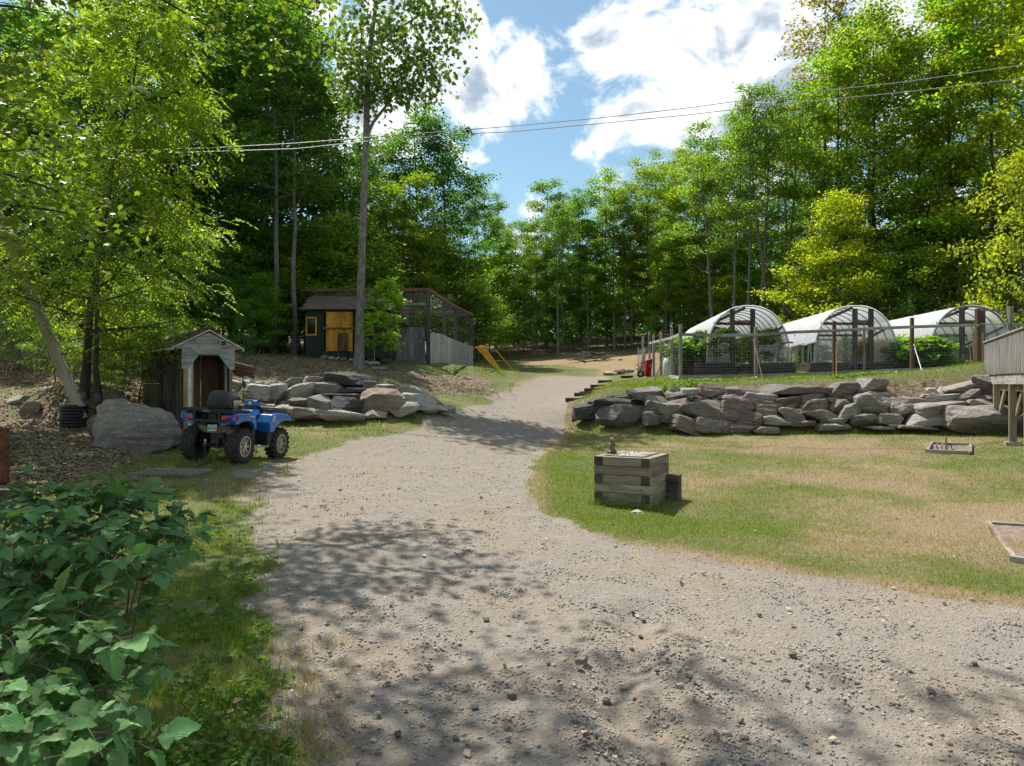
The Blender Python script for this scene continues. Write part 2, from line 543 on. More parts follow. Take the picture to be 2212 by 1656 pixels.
leaf_m = leafmat('tree_leaf', 0.55, 0.02)
leaf_near = leafmat('near_leaf', 0.50, 0.025)
leaf_vein = leafmat('bramble_leaf', 0.30, 0.03, vein=True, var=0.3)

# ------------------------------------------------------------------ terrain
def P3(px, py, D):
    """the point seen at picture position (px, py) at depth D"""
    return Vector(((px - CX) / F * D, D, CAMZ - (py - CY) / F * D))


ctl = []
def cp(px, py, D): ctl.append(tuple(P3(px, py, D)))
def cw(x, y, zc): ctl.append((x, y, zc + CAMZ))
# drive and yard near the camera
for x, y, z in [(0, -6, -2.35), (0, 3, -2.2), (-3, 2.5, -2.15), (4, 3, -2.2), (-8, 0, -2.1), (9, 0, -2.15), (0, 6, -2.08), (4, 6.5, -2.03),
                (-3, 6, -2.03), (-7, 6, -1.95), (9, 6, -1.98), (14, 8, -1.85), (18, 3, -2.0), (-14, 4, -1.7), (-20, -4, -1.8), (20, -6, -2.2),
                (0, 9, -1.95), (-2.5, 9.5, -1.9), (1.8, 11.3, -1.9), (5, 9, -1.93), (6, 12, -1.82), (9, 12, -1.75), (0, 13, -1.78), (-1.5, 15.5, -1.62),
                (3, 15, -1.68), (6, 16, -1.58), (13, 13, -1.6)]:
    cw(x, y, z)
cp(2187, 958, 16.3); cp(2048, 972, 16.6); cp(1160, 990, 16.0)
cp(515, 1005, 13.9); cp(412, 994, 14.1); cp(597, 991, 15.3); cp(520, 985, 15.5); cp(270, 968, 15.2); cp(160, 918, 17.0); cp(20, 905, 17); cp(0, 1042, 12)
cp(100, 1000, 13.2); cp(250, 1030, 12.5); cp(400, 1050, 12); cp(-150, 950, 14)
cp(400, 924, 17.8); cp(497, 918, 18); cp(330, 915, 18.0); cp(450, 955, 16.5); cp(640, 945, 17.5); cp(800, 930, 18.5)
cp(1000, 900, 21.5); cp(1154, 905, 22.3); cp(1100, 950, 18.5)
cp(1230, 850, 28.5); cp(1250, 816, 36); cp(1130, 835, 30); cp(1320, 822, 33); cp(1200, 870, 26)
# left wall: base and top of the bank behind it
for px, yb, D, yt in [(530, 905, 19.5, 828), (600, 908, 20.2, 824), (680, 910, 20, 822), (740, 912, 19.8, 815), (840, 905, 20.0, 830), (920, 893, 20.6, 855)]:
    cp(px, yb, D); cp(px, yt, D + 1.7)
cp(960, 868, 23); cp(1030, 850, 26); cp(900, 826, 25); cp(620, 785, 26.5); cp(560, 800, 24.5); cp(775, 795, 27); cp(740, 776, 29.2); cp(660, 772, 29.5); cp(840, 786, 29.5)
cp(932, 786, 31); cp(1020, 792, 43); cp(1060, 799, 33); cp(1000, 815, 29)
# left bank behind the pipe and shelter
cp(40, 840, 20); cp(120, 800, 22); cp(60, 735, 25); cp(200, 745, 25); cp(330, 790, 24); cp(430, 770, 26); cp(520, 775, 26); cp(185, 822, 18.4); cp(-250, 800, 20); cp(-300, 860, 16); cp(260, 845, 19.2)
# right wall: foot and top
RW = [(1235, 917, 22.4), (1300, 925, 21.3), (1400, 936, 20.1), (1520, 938, 19.8), (1640, 936, 19.7), (1760, 934, 19.6), (1880, 934, 19.4), (2000, 936, 19.0), (2120, 938, 18.4), (2260, 942, 17.8)]
for i, (px, yb, D) in enumerate(RW):
    cp(px, yb, D)
    yt = [866, 850, 845, 838, 832, 828, 822, 815, 800, 796][i]
    cp(px, yb + 6, D - .5); cp(px, yt, D + (1.3 if i else 1.8))
for i, (px, yb, D) in enumerate(RW):
    if px < 1380: continue
    yt = [866, 850, 845, 838, 832, 828, 822, 815, 800, 796][i]; za = P3(px, yt, D + 1.3).z; zb_ = P3(px, 823 - (px - 1470) * 0.037, 25).z
    for f_ in (.35, .7):
        Dm = D + 1.3 + (25 - D - 1.3) * f_; zz_ = za + (zb_ - za) * f_
        ctl.append(((px - CX) / F * Dm, Dm, zz_))
for px in (1470, 1600, 1730, 1860, 1990, 2120, 2260):
    cp(px, 823 - (px - 1470) * 0.037, 25); cp(px, 812 - (px - 1470) * 0.03, 29)
cp(1420, 815, 29); cp(1382, 815, 34); cp(1420, 808, 36); cp(1300, 800, 40); cp(1500, 795, 37); cp(1700, 775, 38); cp(1900, 770, 38); cp(2150, 765, 38)
cp(1690, 712, 46); cp(1850, 700, 46); cp(2100, 695, 45); cp(1520, 745, 48)
# clearing beyond and the woods
cp(1280, 780, 45); cp(1150, 788, 46); cp(1400, 765, 52); cp(1120, 775, 54); cp(1205, 765, 56); cp(1325, 752, 58); cp(1480, 745, 56)
cw(-14, 33, 1.7); cw(-22, 36, 2.6); cw(-14, 46, 2.4); cw(-6, 46, 1.6); cw(-30, 25, 2.3); cw(-25, 12, -0.4); cw(-40, 40, 4)
cw(-10, 70, 4.2); cw(10, 75, 5.0); cw(30, 70, 7.0); cw(45, 45, 6); cw(40, 25, 1.5); cw(60, 70, 8); cw(-45, 75, 6); cw(30, 12, -1.6)
for a in range(-80, 81, 20):
    cw(130 * math.sin(R(a)), 130 * math.cos(R(a)), 8.0)
cw(-90, -40, -2); cw(90, -40, -2); cw(0, -90, -2.4)
ctl = np.array(ctl)
_c2 = 0.5 ** 2
def _phi(A, B):
    d2 = ((A[:, None, :2] - B[None, :, :2]) ** 2).sum(-1)
    return np.sqrt(d2 + _c2)
_K = _phi(ctl, ctl) - np.eye(len(ctl)) * 0.02
_n = len(ctl)
_A = np.zeros((_n + 1, _n + 1)); _A[:_n, :_n] = _K; _A[:_n, _n] = 1; _A[_n, :_n] = 1
_W = np.linalg.solve(_A, np.append(ctl[:, 2], 0))

# smooth lattice noise for small undulations
_lat = np.random.default_rng(3).random((64, 64))
def vnoise(x, y, s):
    x = np.asarray(x) * s; y = np.asarray(y) * s
    xi = np.floor(x).astype(int); yi = np.floor(y).astype(int)
    fx = x - xi; fy = y - yi
    fx = fx * fx * (3 - 2 * fx); fy = fy * fy * (3 - 2 * fy)
    g = lambda a, b: _lat[a % 64, b % 64]
    return (g(xi, yi) * (1 - fx) + g(xi + 1, yi) * fx) * (1 - fy) + (g(xi, yi + 1) * (1 - fx) + g(xi + 1, yi + 1) * fx) * fy - 0.5


# wheel ruts and the washed-out channel in the near drive (world x,y polylines)
def seg_dist(x, y, pts):
    best = np.full(np.shape(x), 1e9)
    for (ax, ay), (bx, by) in zip(pts[:-1], pts[1:]):
        dx, dy = bx - ax, by - ay
        t = np.clip(((x - ax) * dx + (y - ay) * dy) / (dx * dx + dy * dy), 0, 1)
        best = np.minimum(best, np.hypot(x - ax - t * dx, y - ay - t * dy))
    return best


CHANNEL = [(1.15, 6.6), (0.95, 5.6), (0.62, 5.0), (0.95, 4.2), (1.3, 3.3)]
def gz_raw(x, y):
    x = np.atleast_1d(np.asarray(x, float)); y = np.atleast_1d(np.asarray(y, float))
    out = np.empty(len(x))
    for i in range(0, len(x), 20000):
        q = np.stack([x[i:i + 20000], y[i:i + 20000]], 1)
        out[i:i + 20000] = _phi(q, ctl) @ _W[:_n] + _W[_n]
    far = np.clip((np.hypot(x, y) - 130) / 60, 0, 1)
    out = out * (1 - far) + far * 9.5
    return out


def gz(x, y):
    sc = np.ndim(x) == 0
    x = np.atleast_1d(np.asarray(x, float)); y = np.atleast_1d(np.asarray(y, float))
    z = gz_raw(x, y)
    z = z + vnoise(x, y, 0.7) * 0.07 + vnoise(x + 9, y, 2.1) * 0.035
    cd = seg_dist(x, y, CHANNEL)
    z = z + vnoise(x * .35 + 3, y + 7, 1.6) * .05 * (y < 12) * (np.abs(x) < 9)
    z = z - 0.085 * np.exp(-(cd / 0.17) ** 2) + 0.02 * np.exp(-((cd - 0.35) / 0.15) ** 2)
    return float(z[0]) if sc else z


def hit(px, py):
    """where the sight line through (px, py) meets the ground"""
    D = np.concatenate([np.arange(1.5, 30, 0.03), np.arange(30, 110, 0.1)])
    X = (px - CX) / F * D; Z = CAMZ - (py - CY) / F * D
    g = gz(X, D)
    below = np.nonzero(Z <= g)[0]
    i = below[0] if len(below) else len(D) - 1
    return Vector((X[i], D[i], g[i]))


def poly_px(pts):
    return [(h.x, h.y) for h in (hit(*p) for p in pts)]


def sdist(x, y, poly):
    """signed distance to a closed polygon, positive inside"""
    pts = list(poly) + [poly[0]]
    d = seg_dist(x, y, pts)
    ins = np.zeros(np.shape(x), bool)
    for (ax, ay), (bx, by) in zip(pts[:-1], pts[1:]):
        c = ((ay > y) != (by > y)) & (x < (bx - ax) * (y - ay) / ((by - ay) if by != ay else 1e-9) + ax)
        ins ^= c
    return np.where(ins, d, -d)


def sstep(v, a, b):
    t = np.clip((v - a) / (b - a), 0, 1)
    return t * t * (3 - 2 * t)


ROAD = poly_px([(640, 1656), (610, 1500), (605, 1400), (590, 1300), (575, 1200), (560, 1110), (505, 1050), (540, 1012), (660, 978), (800, 945), (900, 917), (965, 892),
                (1060, 862), (1110, 838), (1150, 822), (1205, 813)]) + \
       poly_px([(1318, 813), (1290, 835), (1243, 865), (1217, 900), (1222, 935), (1190, 962), (1163, 990), (1152, 1060), (1180, 1105), (1250, 1142), (1350, 1172), (1500, 1197),
                (1700, 1232), (1900, 1262), (2100, 1290), (2300, 1320)]) + [(14, 6), (14, -3), (-1.4, -3), (-1.3, 3)]
LITTER = poly_px([(-400, 1100), (-100, 1080), (100, 1060), (330, 985), (380, 950), (320, 925), (500, 880)]) + poly_px([(560, 815), (640, 828), (720, 812), (860, 830), (930, 850), (1000, 862), (1075, 850), (1040, 815), (900, 800), (830, 790)]) + \
         [(-5.5, 30), (-3, 31), (-2.4, 44), (-4, 60), (-40, 80), (-60, 20), (-30, 0)]
DRYF = poly_px([(1120, 788), (1230, 792), (1300, 806), (1400, 812), (1440, 800), (1470, 785), (1560, 760), (1500, 742), (1300, 755), (1100, 776)])


RWL = [((px - CX) / F * (D + .75), D + .75) for px, _, D in RW]
LWL = [((px - CX) / F * D, D) for px, D in ((530, 20.3), (600, 21.0), (680, 20.9), (740, 20.7), (840, 20.9), (900, 21.3))]


def masks(x, y):
    n = vnoise(x, y, 0.9) * 0.55 + vnoise(x, y, 2.7) * 0.35 + vnoise(x + 5, y, 7.1) * 0.2
    road = sstep(sdist(x, y, ROAD) + n * (0.55 + 0.5 * (x < 0)), -0.15 - .2 * (x < 0), 0.2 + .25 * (x < 0))
    litter = sstep(sdist(x, y, LITTER) + n * 1.5, -0.6, 0.9)
    for xs, off in ((RWL, .55), (LWL, .75)):
        litter = np.maximum(litter, np.exp(-((seg_dist(x, y, xs)) / .75) ** 2 * 1.2) * .95)
    wood_ = sstep(y - (46 + 10 * np.exp(-((x - 6) / 12) ** 2)) + n * 4, -2, 2)
    wood_ = np.maximum(wood_, sstep(y - 37 + n * 3, 0, 3) * sstep(x, 8, 14))
    wood_ = np.maximum(wood_, sstep(-y, 0, 3) * 0)
    litter = np.maximum(litter, wood_)
    dryf = sstep(sdist(x, y, DRYF) + n * 2.0, -0.6, 1.2)
    # sun-scorched lawn
    dry = 0.33 + vnoise(x, y, 0.42) * 0.40 + vnoise(x, y, 1.5) * 0.30 + vnoise(x, y, 5.3) * 0.12
    dry += 0.50 * np.exp(-((x - 6.2) / 2.5) ** 2 - ((y - 9.8) / 1.9) ** 2) + 0.40 * np.exp(-((x - 8.0) / 4) ** 2 - ((y - 17.2) / 1.3) ** 2)
    dry += 0.30 * np.exp(-((x - 6.0) / 4) ** 2 - ((y - 13.5) / 2.2) ** 2)
    dry -= 0.45 * np.exp(-((x - 2.2) / 1.6) ** 2 - ((y - 9.9) / 1.0) ** 2) + 0.25 * np.exp(-((x - 1.2) / 1.2) ** 2 - ((y - 14) / 3) ** 2)
    edge = np.exp(-(sdist(x, y, ROAD) / 0.22) ** 2) * sstep(x, -1, 0.5)
    dry += 0.35 * edge
    dry -= 0.25 * sstep(-x, 1.0, 3.0) * sstep(12 - y, 0, 2)
    return road, litter, np.maximum(dryf, 0), np.clip(dry, 0, 1)


def axis(stops):
    out = []
    for a, b, st in stops:
        out += list(np.arange(a, b, st))
    out.append(stops[-1][1])
    return np.array(out)
ax_ = axis([(-700, -200, 50), (-200, -60, 10), (-60, -18, 1.2), (-18, -9, 0.35), (-9, 9, 0.11), (9, 18, 0.3), (18, 60, 1.2), (60, 200, 10), (200, 700, 50)])
ay_ = axis([(-300, -60, 30), (-60, 0, 3), (0, 3, 0.3), (3, 16, 0.09), (16, 30, 0.16), (30, 60, 0.5), (60, 140, 3), (140, 800, 40)])
gx, gy = np.meshgrid(ax_, ay_)
X_, Y_ = gx.ravel(), gy.ravel()
Z_ = gz(X_, Y_)
rd, lt, df, dr = masks(X_, Y_)
Z_ += rd * vnoise(X_, Y_, 4.3) * 0.018 - rd * 0.015
nx, ny = len(ax_), len(ay_)
ii = np.arange(nx * ny).reshape(ny, nx)
FF = np.stack([ii[:-1, :-1], ii[:-1, 1:], ii[1:, 1:], ii[1:, :-1]], -1).reshape(-1, 4)

gm, t, b = principled('ground')
p = t.new('ShaderNodeNewGeometry').outputs['Position']
aR, aL, aF, aD = (t.attr(k) for k in ('road', 'litter', 'field', 'dry'))
f1 = t.noise(p, 5.0, 6, 0.65); f2 = t.noise(p, 22, 6, 0.7); f3 = t.noise(p, 75, 4, 0.7); f0 = t.noise(p, 0.8, 4, 0.6)
def jit(a, amt=0.55):
    q = t.math('ADD', a, t.math('MULTIPLY', t.math('SUBTRACT', t.math('ADD', t.math('MULTIPLY', f1, 0.5), t.math('MULTIPLY', f2, 0.5)), 0.5), amt))
    return t.mapr(q, 0.30, 0.70)
vg = t.voro(p, 42.0, out='Color'); vd = t.voro(p, 42.0)
vg2 = t.voro(p, 17.0, out='Color'); vd2 = t.voro(p, 17.0)
sv = t.new('ShaderNodeSeparateXYZ'); t.put(sv.inputs[0], vg)
sv2 = t.new('ShaderNodeSeparateXYZ'); t.put(sv2.inputs[0], vg2)
gcol = t.mix(t.mapr(f0, 0.36, 0.62), (0.245, 0.20, 0.150), (0.225, 0.20, 0.17))
gcol = t.mix(t.mapr(f1, 0.45, 0.7), gcol, (0.27, 0.23, 0.185))
stone = t.mix(sv.outputs[0], (0.15, 0.14, 0.13), (0.38, 0.35, 0.31))
isst = t.math('MULTIPLY', t.mapr(sv.outputs[1], 0.38, 0.55), t.mapr(vd, 0.55, 0.35))
gcol = t.mix(t.math('MULTIPLY', isst, 0.75), gcol, stone)
stone2 = t.mix(sv2.outputs[0], (0.13, 0.12, 0.11), (0.36, 0.33, 0.29))
is2 = t.math('MULTIPLY', t.mapr(sv2.outputs[1], 0.80, 0.86), t.mapr(vd2, 0.45, 0.28))
gcol = t.mix(is2, gcol, stone2)
soil = t.mix(f2, (0.075, 0.055, 0.038), (0.19, 0.15, 0.105))
green = t.mix(f2, (0.075, 0.115, 0.022), (0.15, 0.20, 0.045))
strawc = t.mix(f2, (0.20, 0.15, 0.09), (0.30, 0.235, 0.15))
grass = t.mix(jit(aD, 0.6), t.mix(0.35, green, soil), strawc)
field = t.mix(t.mapr(f1, 0.4, 0.65), (0.29, 0.20, 0.115), (0.22, 0.21, 0.085))
field = t.mix(t.mapr(f0, 0.42, 0.62), field, (0.25, 0.165, 0.10))
litv = t.voro(p, 16.0, out='Color'); lv = t.new('ShaderNodeSeparateXYZ'); t.put(lv.inputs[0], litv)
litc = t.mix(lv.outputs[0], (0.115, 0.08, 0.055), (0.31, 0.235, 0.16))
litc = t.mix(t.mapr(f1, 0.52, 0.66), litc, (0.06, 0.045, 0.032))
litc = t.mix(t.mapr(f0, .45, .62), litc, t.mix(f2, (0.09, 0.10, 0.035), (0.19, 0.17, 0.09)))
col = t.mix(jit(aF), grass, field)
col = t.mix(jit(aL), col, litc)
col = t.mix(jit(aR, 0.9), col, gcol)
t.put(b.inputs['Base Color'], col)
b.inputs['Roughness'].default_value = 0.95
b.inputs['Specular IOR Level'].default_value = 0.15
h = t.math('ADD', t.math('MULTIPLY', f2, 0.8), t.math('ADD', t.math('MULTIPLY', t.math('MULTIPLY', isst, t.math('SUBTRACT', 0.6, vd)), 0.9), t.math('MULTIPLY', t.math('MULTIPLY', is2, t.math('SUBTRACT', 0.5, vd2)), 2.0)))
t.put(b.inputs['Normal'], t.bump(h, 0.9, 0.03))

me = mesh_np('ground', np.stack([X_, Y_, Z_], 1), FF, gm, True)
for k, a in (('road', rd), ('litter', lt), ('field', df), ('dry', dr)):
    set_attr(me, k, a)
ground = tag(link('ground', me), kind='structure')

# ------------------------------------------------------------------ rocks
_bm = bmesh.new(); bmesh.ops.create_icosphere(_bm, subdivisions=4, radius=1.0)
ICO_V = np.array([v.co[:] for v in _bm.verts]); ICO_F = np.array([[v.index for v in f.verts] for f in _bm.faces]); _bm.free()
_bm = bmesh.new(); bmesh.ops.create_icosphere(_bm, subdivisions=3, radius=1.0)
ICO3_V = np.array([v.co[:] for v in _bm.verts]); ICO3_F = np.array([[v.index for v in f.verts] for f in _bm.faces]); _bm.free()
_g3 = np.random.default_rng(5).random((32, 32, 32))
def n3(p, s, o=0.0):
    q = p * s + o + 50
    i = np.floor(q).astype(int); f = q - i; f = f * f * (3 - 2 * f)
    r = 0
    for a in (0, 1):
        for b_ in (0, 1):
            for c in (0, 1):
                wgt = (f[:, 0] if a else 1 - f[:, 0]) * (f[:, 1] if b_ else 1 - f[:, 1]) * (f[:, 2] if c else 1 - f[:, 2])
                r = r + wgt * _g3[(i[:, 0] + a) % 32, (i[:, 1] + b_) % 32, (i[:, 2] + c) % 32]
    return r - 0.5


def rock_mesh(size, seed, mat, block=4.0, cuts=9, rough=1.0, fine=True):
    g = np.random.default_rng(seed)
    V0, Fc = (ICO_V, ICO_F) if fine else (ICO3_V, ICO3_F)
    n = V0.copy()
    r = (np.abs(n) ** block).sum(1) ** (-1.0 / block)
    V = n * r[:, None]
    for k in range(cuts):      # fracture planes, mostly steep or level like split bedrock
        d = g.normal(0, 1, 3) * np.array([1, 1, .8]); d /= np.linalg.norm(d)
        off = g.uniform(0.62, 1.0)
        ov = V @ d - off
        V -= np.where(ov > 0, ov * 0.985, 0)[:, None] * d
    V = (V - (V.max(0) + V.min(0)) / 2); V /= np.abs(V).max(0)
    S = np.array(size) / 2
    V = V * S
    m = min(size)
    o = g.random() * 20
    ridge = np.abs(n3(V / m * np.array([1, 1, 2.2]), 2.3, o + 3))
    strata = n3(V / m * np.array([.5, .5, 6.0]), 2.2, o + 7)
    disp = n3(V / m, 1.2, o) * 0.13 * m - ridge * 0.10 * m + np.round(strata * 5) / 5 * 0.07 * m + n3(V / m, 9, o) * 0.03 * m
    V = V + n * disp[:, None] * rough
    me = mesh_np('rock', V, Fc, mat, True)
    me.set_sharp_from_angle(angle=R(21))
    return me


KM = {'d': rock_dark, 'g': rock_grey, 'p': rock_pale, 'k': rock_black, 'b': rock_brown}
def lay_rocks(wall, entries, tf, depth_at, seed0, default):
    g = np.random.default_rng(seed0)
    for i, ent in enumerate(entries):
        cx, cyy, ww, hh = ent[:4]
        rot = ent[4] if len(ent) > 4 else 0
        kd = ent[5] if len(ent) > 5 else default[int(g.integers(len(default)))]
        px, py = tf[0] + cx * tf[2], tf[1] + cyy * tf[2]
        w_, h_ = ww * tf[2], hh * tf[2]
        D = depth_at(px, py + h_ / 2)
        sz = (w_ * D / F * 1.15, max(0.3, min(1.0, 0.75 * (w_ + h_) / 2 * D / F + 0.18)), h_ * D / F * 1.20)
        P = P3(px, py, D + sz[1] * 0.36)
        me = rock_mesh(sz, seed0 + i, KM[kd], block=g.uniform(5.0, 9.0), cuts=int(g.integers(4, 10)))
        link('rock', me, wall, P - wall.location, (R(g.normal(0, 3)), R(rot), R(g.normal(0, 6))))


def rw_base(px):
    xs = [a[0] for a in RW]
    return np.interp(px, xs, [a[1] for a in RW]), np.interp(px, xs, [a[2] for a in RW])
def rw_depth(px, py):
    yb, D = rw_base(px)
    return D - 0.30 + max(0.0, (yb - py)) * 0.0112
LWX = [480, 530, 600, 680, 740, 840, 920, 1000]
LWY = [903, 905, 908, 910, 912, 905, 893, 886]
LWD = [19.3, 19.5, 20.2, 20.0, 19.8, 20.0, 20.6, 21.2]
def lw_depth(px, py):
    yb, D = np.interp(px, LWX, LWY), np.interp(px, LWX, LWD)
    return D - 0.25 + max(0.0, (yb - py)) * 0.0155

c = P3(1650, 935, 19.7)
right_wall = empty('retaining_wall', (c.x, c.y, gz(c.x, c.y)), 0, 'long retaining wall of dark stacked boulders between the lawn and the garden', 'rock wall')
R1 = [(610, 112, 285, 85, 3, 'd'), (415, 137, 175, 32, 3, 'k'), (440, 184, 430, 60, 2, 'k'), (205, 182, 70, 24, -5, 'k'), (165, 245, 190, 105, -5, 'k'), (440, 285, 362, 145, 2, 'd'), (480, 226, 260, 40, 0, 'd'),
      (680, 165, 190, 60, 5), (835, 130, 185, 55, 0), (930, 100, 130, 60, 10, 'g'), (815, 95, 85, 30), (1100, 92, 205, 88, 5, 'b'), (1245, 95, 110, 45, 0, 'b'), (1210, 150, 150, 60, 5), (1040, 140, 90, 50, 5), (980, 162, 75, 28),
      (820, 165, 95, 28), (1000, 145, 95, 25), (1110, 157, 50, 25), (1100, 186, 160, 45), (930, 148, 42, 28), (735, 255, 250, 130, 8), (850, 210, 150, 90, -10), (1020, 250, 315, 165, 9), (1230, 205, 120, 60),
      (1200, 232, 105, 80, 5), (1240, 300, 120, 92, 5), (910, 357, 215, 115, 14, 'd'), (1110, 362, 290, 110, 12, 'd'), (885, 290, 50, 28, 0, 'g'), (945, 312, 60, 35), (1250, 378, 60, 55), (640, 300, 120, 90)]
R2 = [(185, 158, 290, 72, 3, 'b'), (635, 162, 615, 108, 1, 'd'), (1070, 150, 270, 117, -2), (105, 228, 210, 80, 3), (340, 228, 262, 90, 5), (595, 252, 222, 75, -8), (800, 222, 208, 60, -5), (985, 240, 130, 42), (1120, 232, 150, 65, -3),
      (1240, 218, 95, 50), (390, 278, 280, 58, 4), (200, 268, 92, 42), (160, 312, 320, 145, 12), (60, 322, 108, 92, 3), (400, 342, 200, 108, 5), (610, 303, 192, 58, -3), (840, 291, 268, 102, -6), (1080, 285, 202, 88, -5),
      (1170, 332, 262, 108, -9), (620, 372, 202, 112, 5), (885, 374, 332, 98, 4), (490, 416, 248, 82, 0), (225, 402, 252, 112, 8), (230, 446, 92, 36, 0, 'p'), (60, 402, 90, 92), (735, 442, 232, 46), (1010, 427, 205, 52),
      (1000, 474, 262, 52, -3, 'g'), (60, 502, 122, 92, 5, 'd'), (205, 497, 242, 66, 5, 'd'), (390, 497, 212, 52, 3)]
R3 = [(125, 140, 225, 105, 3), (155, 208, 292, 52, 5), (165, 286, 268, 158, 0, 'g'), (85, 386, 178, 76, -3), (280, 390, 192, 72, 5), (185, 447, 202, 24, 2), (295, 434, 72, 26, 0, 'p'), (430, 252, 268, 62, 3), (375, 320, 168, 92, 3, 'g'),
      (655, 240, 218, 66, -8, 'g'), (670, 302, 432, 96, -5, 'g'), (545, 340, 96, 30), (690, 330, 102, 22), (555, 392, 358, 92, -2, 'g'), (520, 455, 362, 34, 3), (800, 165, 242, 72, -14, 'g'), (840, 216, 162, 82, -8, 'g'), (955, 273, 182, 62, 3, 'g'),
      (1010, 132, 232, 142, 0, 'd'), (580, 172, 80, 42, 0, 'p'), (655, 176, 62, 56, -30, 'p'), (600, 199, 72, 26, 0, 'p'), (615, 213, 52, 24, 0, 'p'), (540, 211, 52, 20, 0, 'p'), (990, 226, 152, 42), (985, 386, 490, 186, 3, 'g'), (1100, 322, 142, 42),
      (1210, 402, 102, 92), (1240, 332, 102, 62), (1250, 252, 122, 72), (1150, 216, 102, 52)]
lay_rocks(right_wall, R1, (1221.2, 818.0, .2898), rw_depth, 1000, 'dddgb')
lay_rocks(right_wall, R2, (1555.3, 806.5, .24455), rw_depth, 1100, 'ddgdb')
lay_rocks(right_wall, R3, (1843.3, 794.9, .2898), rw_depth, 1200, 'dgg')

c = P3(740, 912, 19.8)
left_wall = empty('retaining_wall', (c.x, c.y, gz(c.x, c.y)), 0, 'shorter wall of pale and black boulders below the coop, beside the drive', 'rock wall')
L4 = [(95, 290, 140, 100, 20, 'g'), (75, 380, 110, 82, 0, 'g'), (245, 270, 102, 102, 20, 'p'), (340, 282, 112, 54, 0, 'p'), (470, 302, 92, 112, -40, 'p'), (585, 292, 92, 62, 10, 'g'), (735, 264, 218, 88, -3, 'g'), (930, 252, 172, 82, 3, 'g'),
      (320, 372, 262, 158, 5, 'p'), (550, 392, 168, 188, -5, 'p'), (800, 367, 352, 142, -8, 'p'), (1095, 322, 238, 112, 5, 'd'), (640, 492, 102, 62, 0, 'd'), (795, 502, 212, 132, 5, 'd'), (860, 442, 76, 46, 20, 'd'), (1010, 467, 238, 152, 3, 'g'),
      (420, 512, 204, 54, 3, 'p'), (600, 572, 322, 132, 8, 'p'), (900, 587, 302, 102, 3, 'g'), (70, 502, 132, 62, 0, 'p'), (430, 600, 200, 90, 0, 'g'), (700, 420, 90, 60, 0, 'd'), (470, 440, 90, 60, 0, 'd')]
L5 = [(265, 115, 402, 102, 6, 'k'), (430, 146, 97, 62, 5, 'd'), (270, 196, 222, 42, 0, 'k'), (240, 238, 372, 42, 2, 'k'), (245, 326, 302, 132, 4, 'k'), (210, 416, 342, 86, 4, 'g'), (15, 392, 82, 62, 0, 'd'), (545, 276, 352, 186, 0, 'b'),
      (545, 168, 192, 48, 0, 'p'), (770, 211, 218, 92, 5, 'g'), (840, 296, 272, 122, 5, 'p'), (475, 401, 178, 72, 3, 'g'), (690, 361, 292, 118, 0, 'p'), (930, 369, 142, 47, -3, 'g'), (1030, 351, 112, 52, 5, 'p'), (1110, 351, 82, 52, 5, 'p')]
lay_rocks(left_wall, L4, (483.9, 771.9, .2083), lw_depth, 1400, 'pg')
lay_rocks(left_wall, L5, (691.2, 794.9, .2536), lw_depth, 1500, 'g')
pa, pb = P3(691.2 + 230 * .2536, 794.9 + 172 * .2536, 20.6), P3(691.2 + 652 * .2536, 794.9 + 187 * .2536, 20.5)
tag(one_bar('plank', pa, pb, 0.14, 0.03, wood_grey), 'thin grey plank lying across the boulders below the coop', 'plank')


def lone_rock(px, py, w, h, kd, seed, label, group=None, D=None, rot=0, name='boulder', sink=0.2, block=4.0, cuts=9):
    p = hit(px, py) if D is None else at_g(px, D)
    dd = p.y
    sz = (w * dd / F, (w * 0.55 + h * 0.45) * dd / F, h * dd / F * (1 + sink))
    me = rock_mesh(sz, seed, KM[kd], block, cuts)
    o = link(name, me, None, (p.x, p.y + sz[1] * 0.4, p.z + sz[2] * (0.5 - sink)), (0, R(rot), R(random.uniform(-15, 15))))
    return tag(o, label, 'rock', group)
def at_g(px, D):
    x = (px - CX) / F * D
    return Vector((x, D, gz(x, D)))


# the big split boulder: a traced block with its own depth
bp = at_g(272, 15.0)
prof = [(-.88, .06), (-.90, .40), (-.78, .82), (-.62, .93), (-.30, .955), (-.02, .88), (.38, .78), (.62, .66), (.80, .42), (.90, .20), (.82, -.02), (.35, -.10), (-.35, -.12), (-.62, -.05)]
bm_ = bmesh.new()
rings = []
for yy, sc_, dz in ((-.02, 1.0, 0), (.12, 1.03, .02), (.45, 1.02, .03), (.80, .92, -.02), (1.02, .70, -.05)):
    rings.append([bm_.verts.new((p_[0] * sc_ + (0.10 * yy), yy + ((-.42 - p_[0]) * 1.15 if p_[0] < -.42 else (p_[0] + .42) * .14) * (1 - yy) + .5 * max(0, p_[1] - .60) * (1 - yy), p_[1] * sc_ + dz)) for p_ in prof])
for a, b_ in zip(rings[:-1], rings[1:]):
    for i in range(len(prof)):
        j = (i + 1) % len(prof)
        bm_.faces.new((a[i], a[j], b_[j], b_[i]))
cA = bm_.verts.new((-.40, -.07, .42)); cL = None
for i in range(len(prof)):
    j = (i + 1) % len(prof)
    bm_.faces.new((rings[0][j], rings[0][i], cA))
bm_.faces.new(rings[-1])
bmesh.ops.recalc_face_normals(bm_, faces=bm_.faces)
bmesh.ops.subdivide_edges(bm_, edges=bm_.edges, cuts=5, use_grid_fill=True)
bmesh.ops.triangulate(bm_, faces=bm_.faces)
V = np.array([v.co[:] for v in bm_.verts])
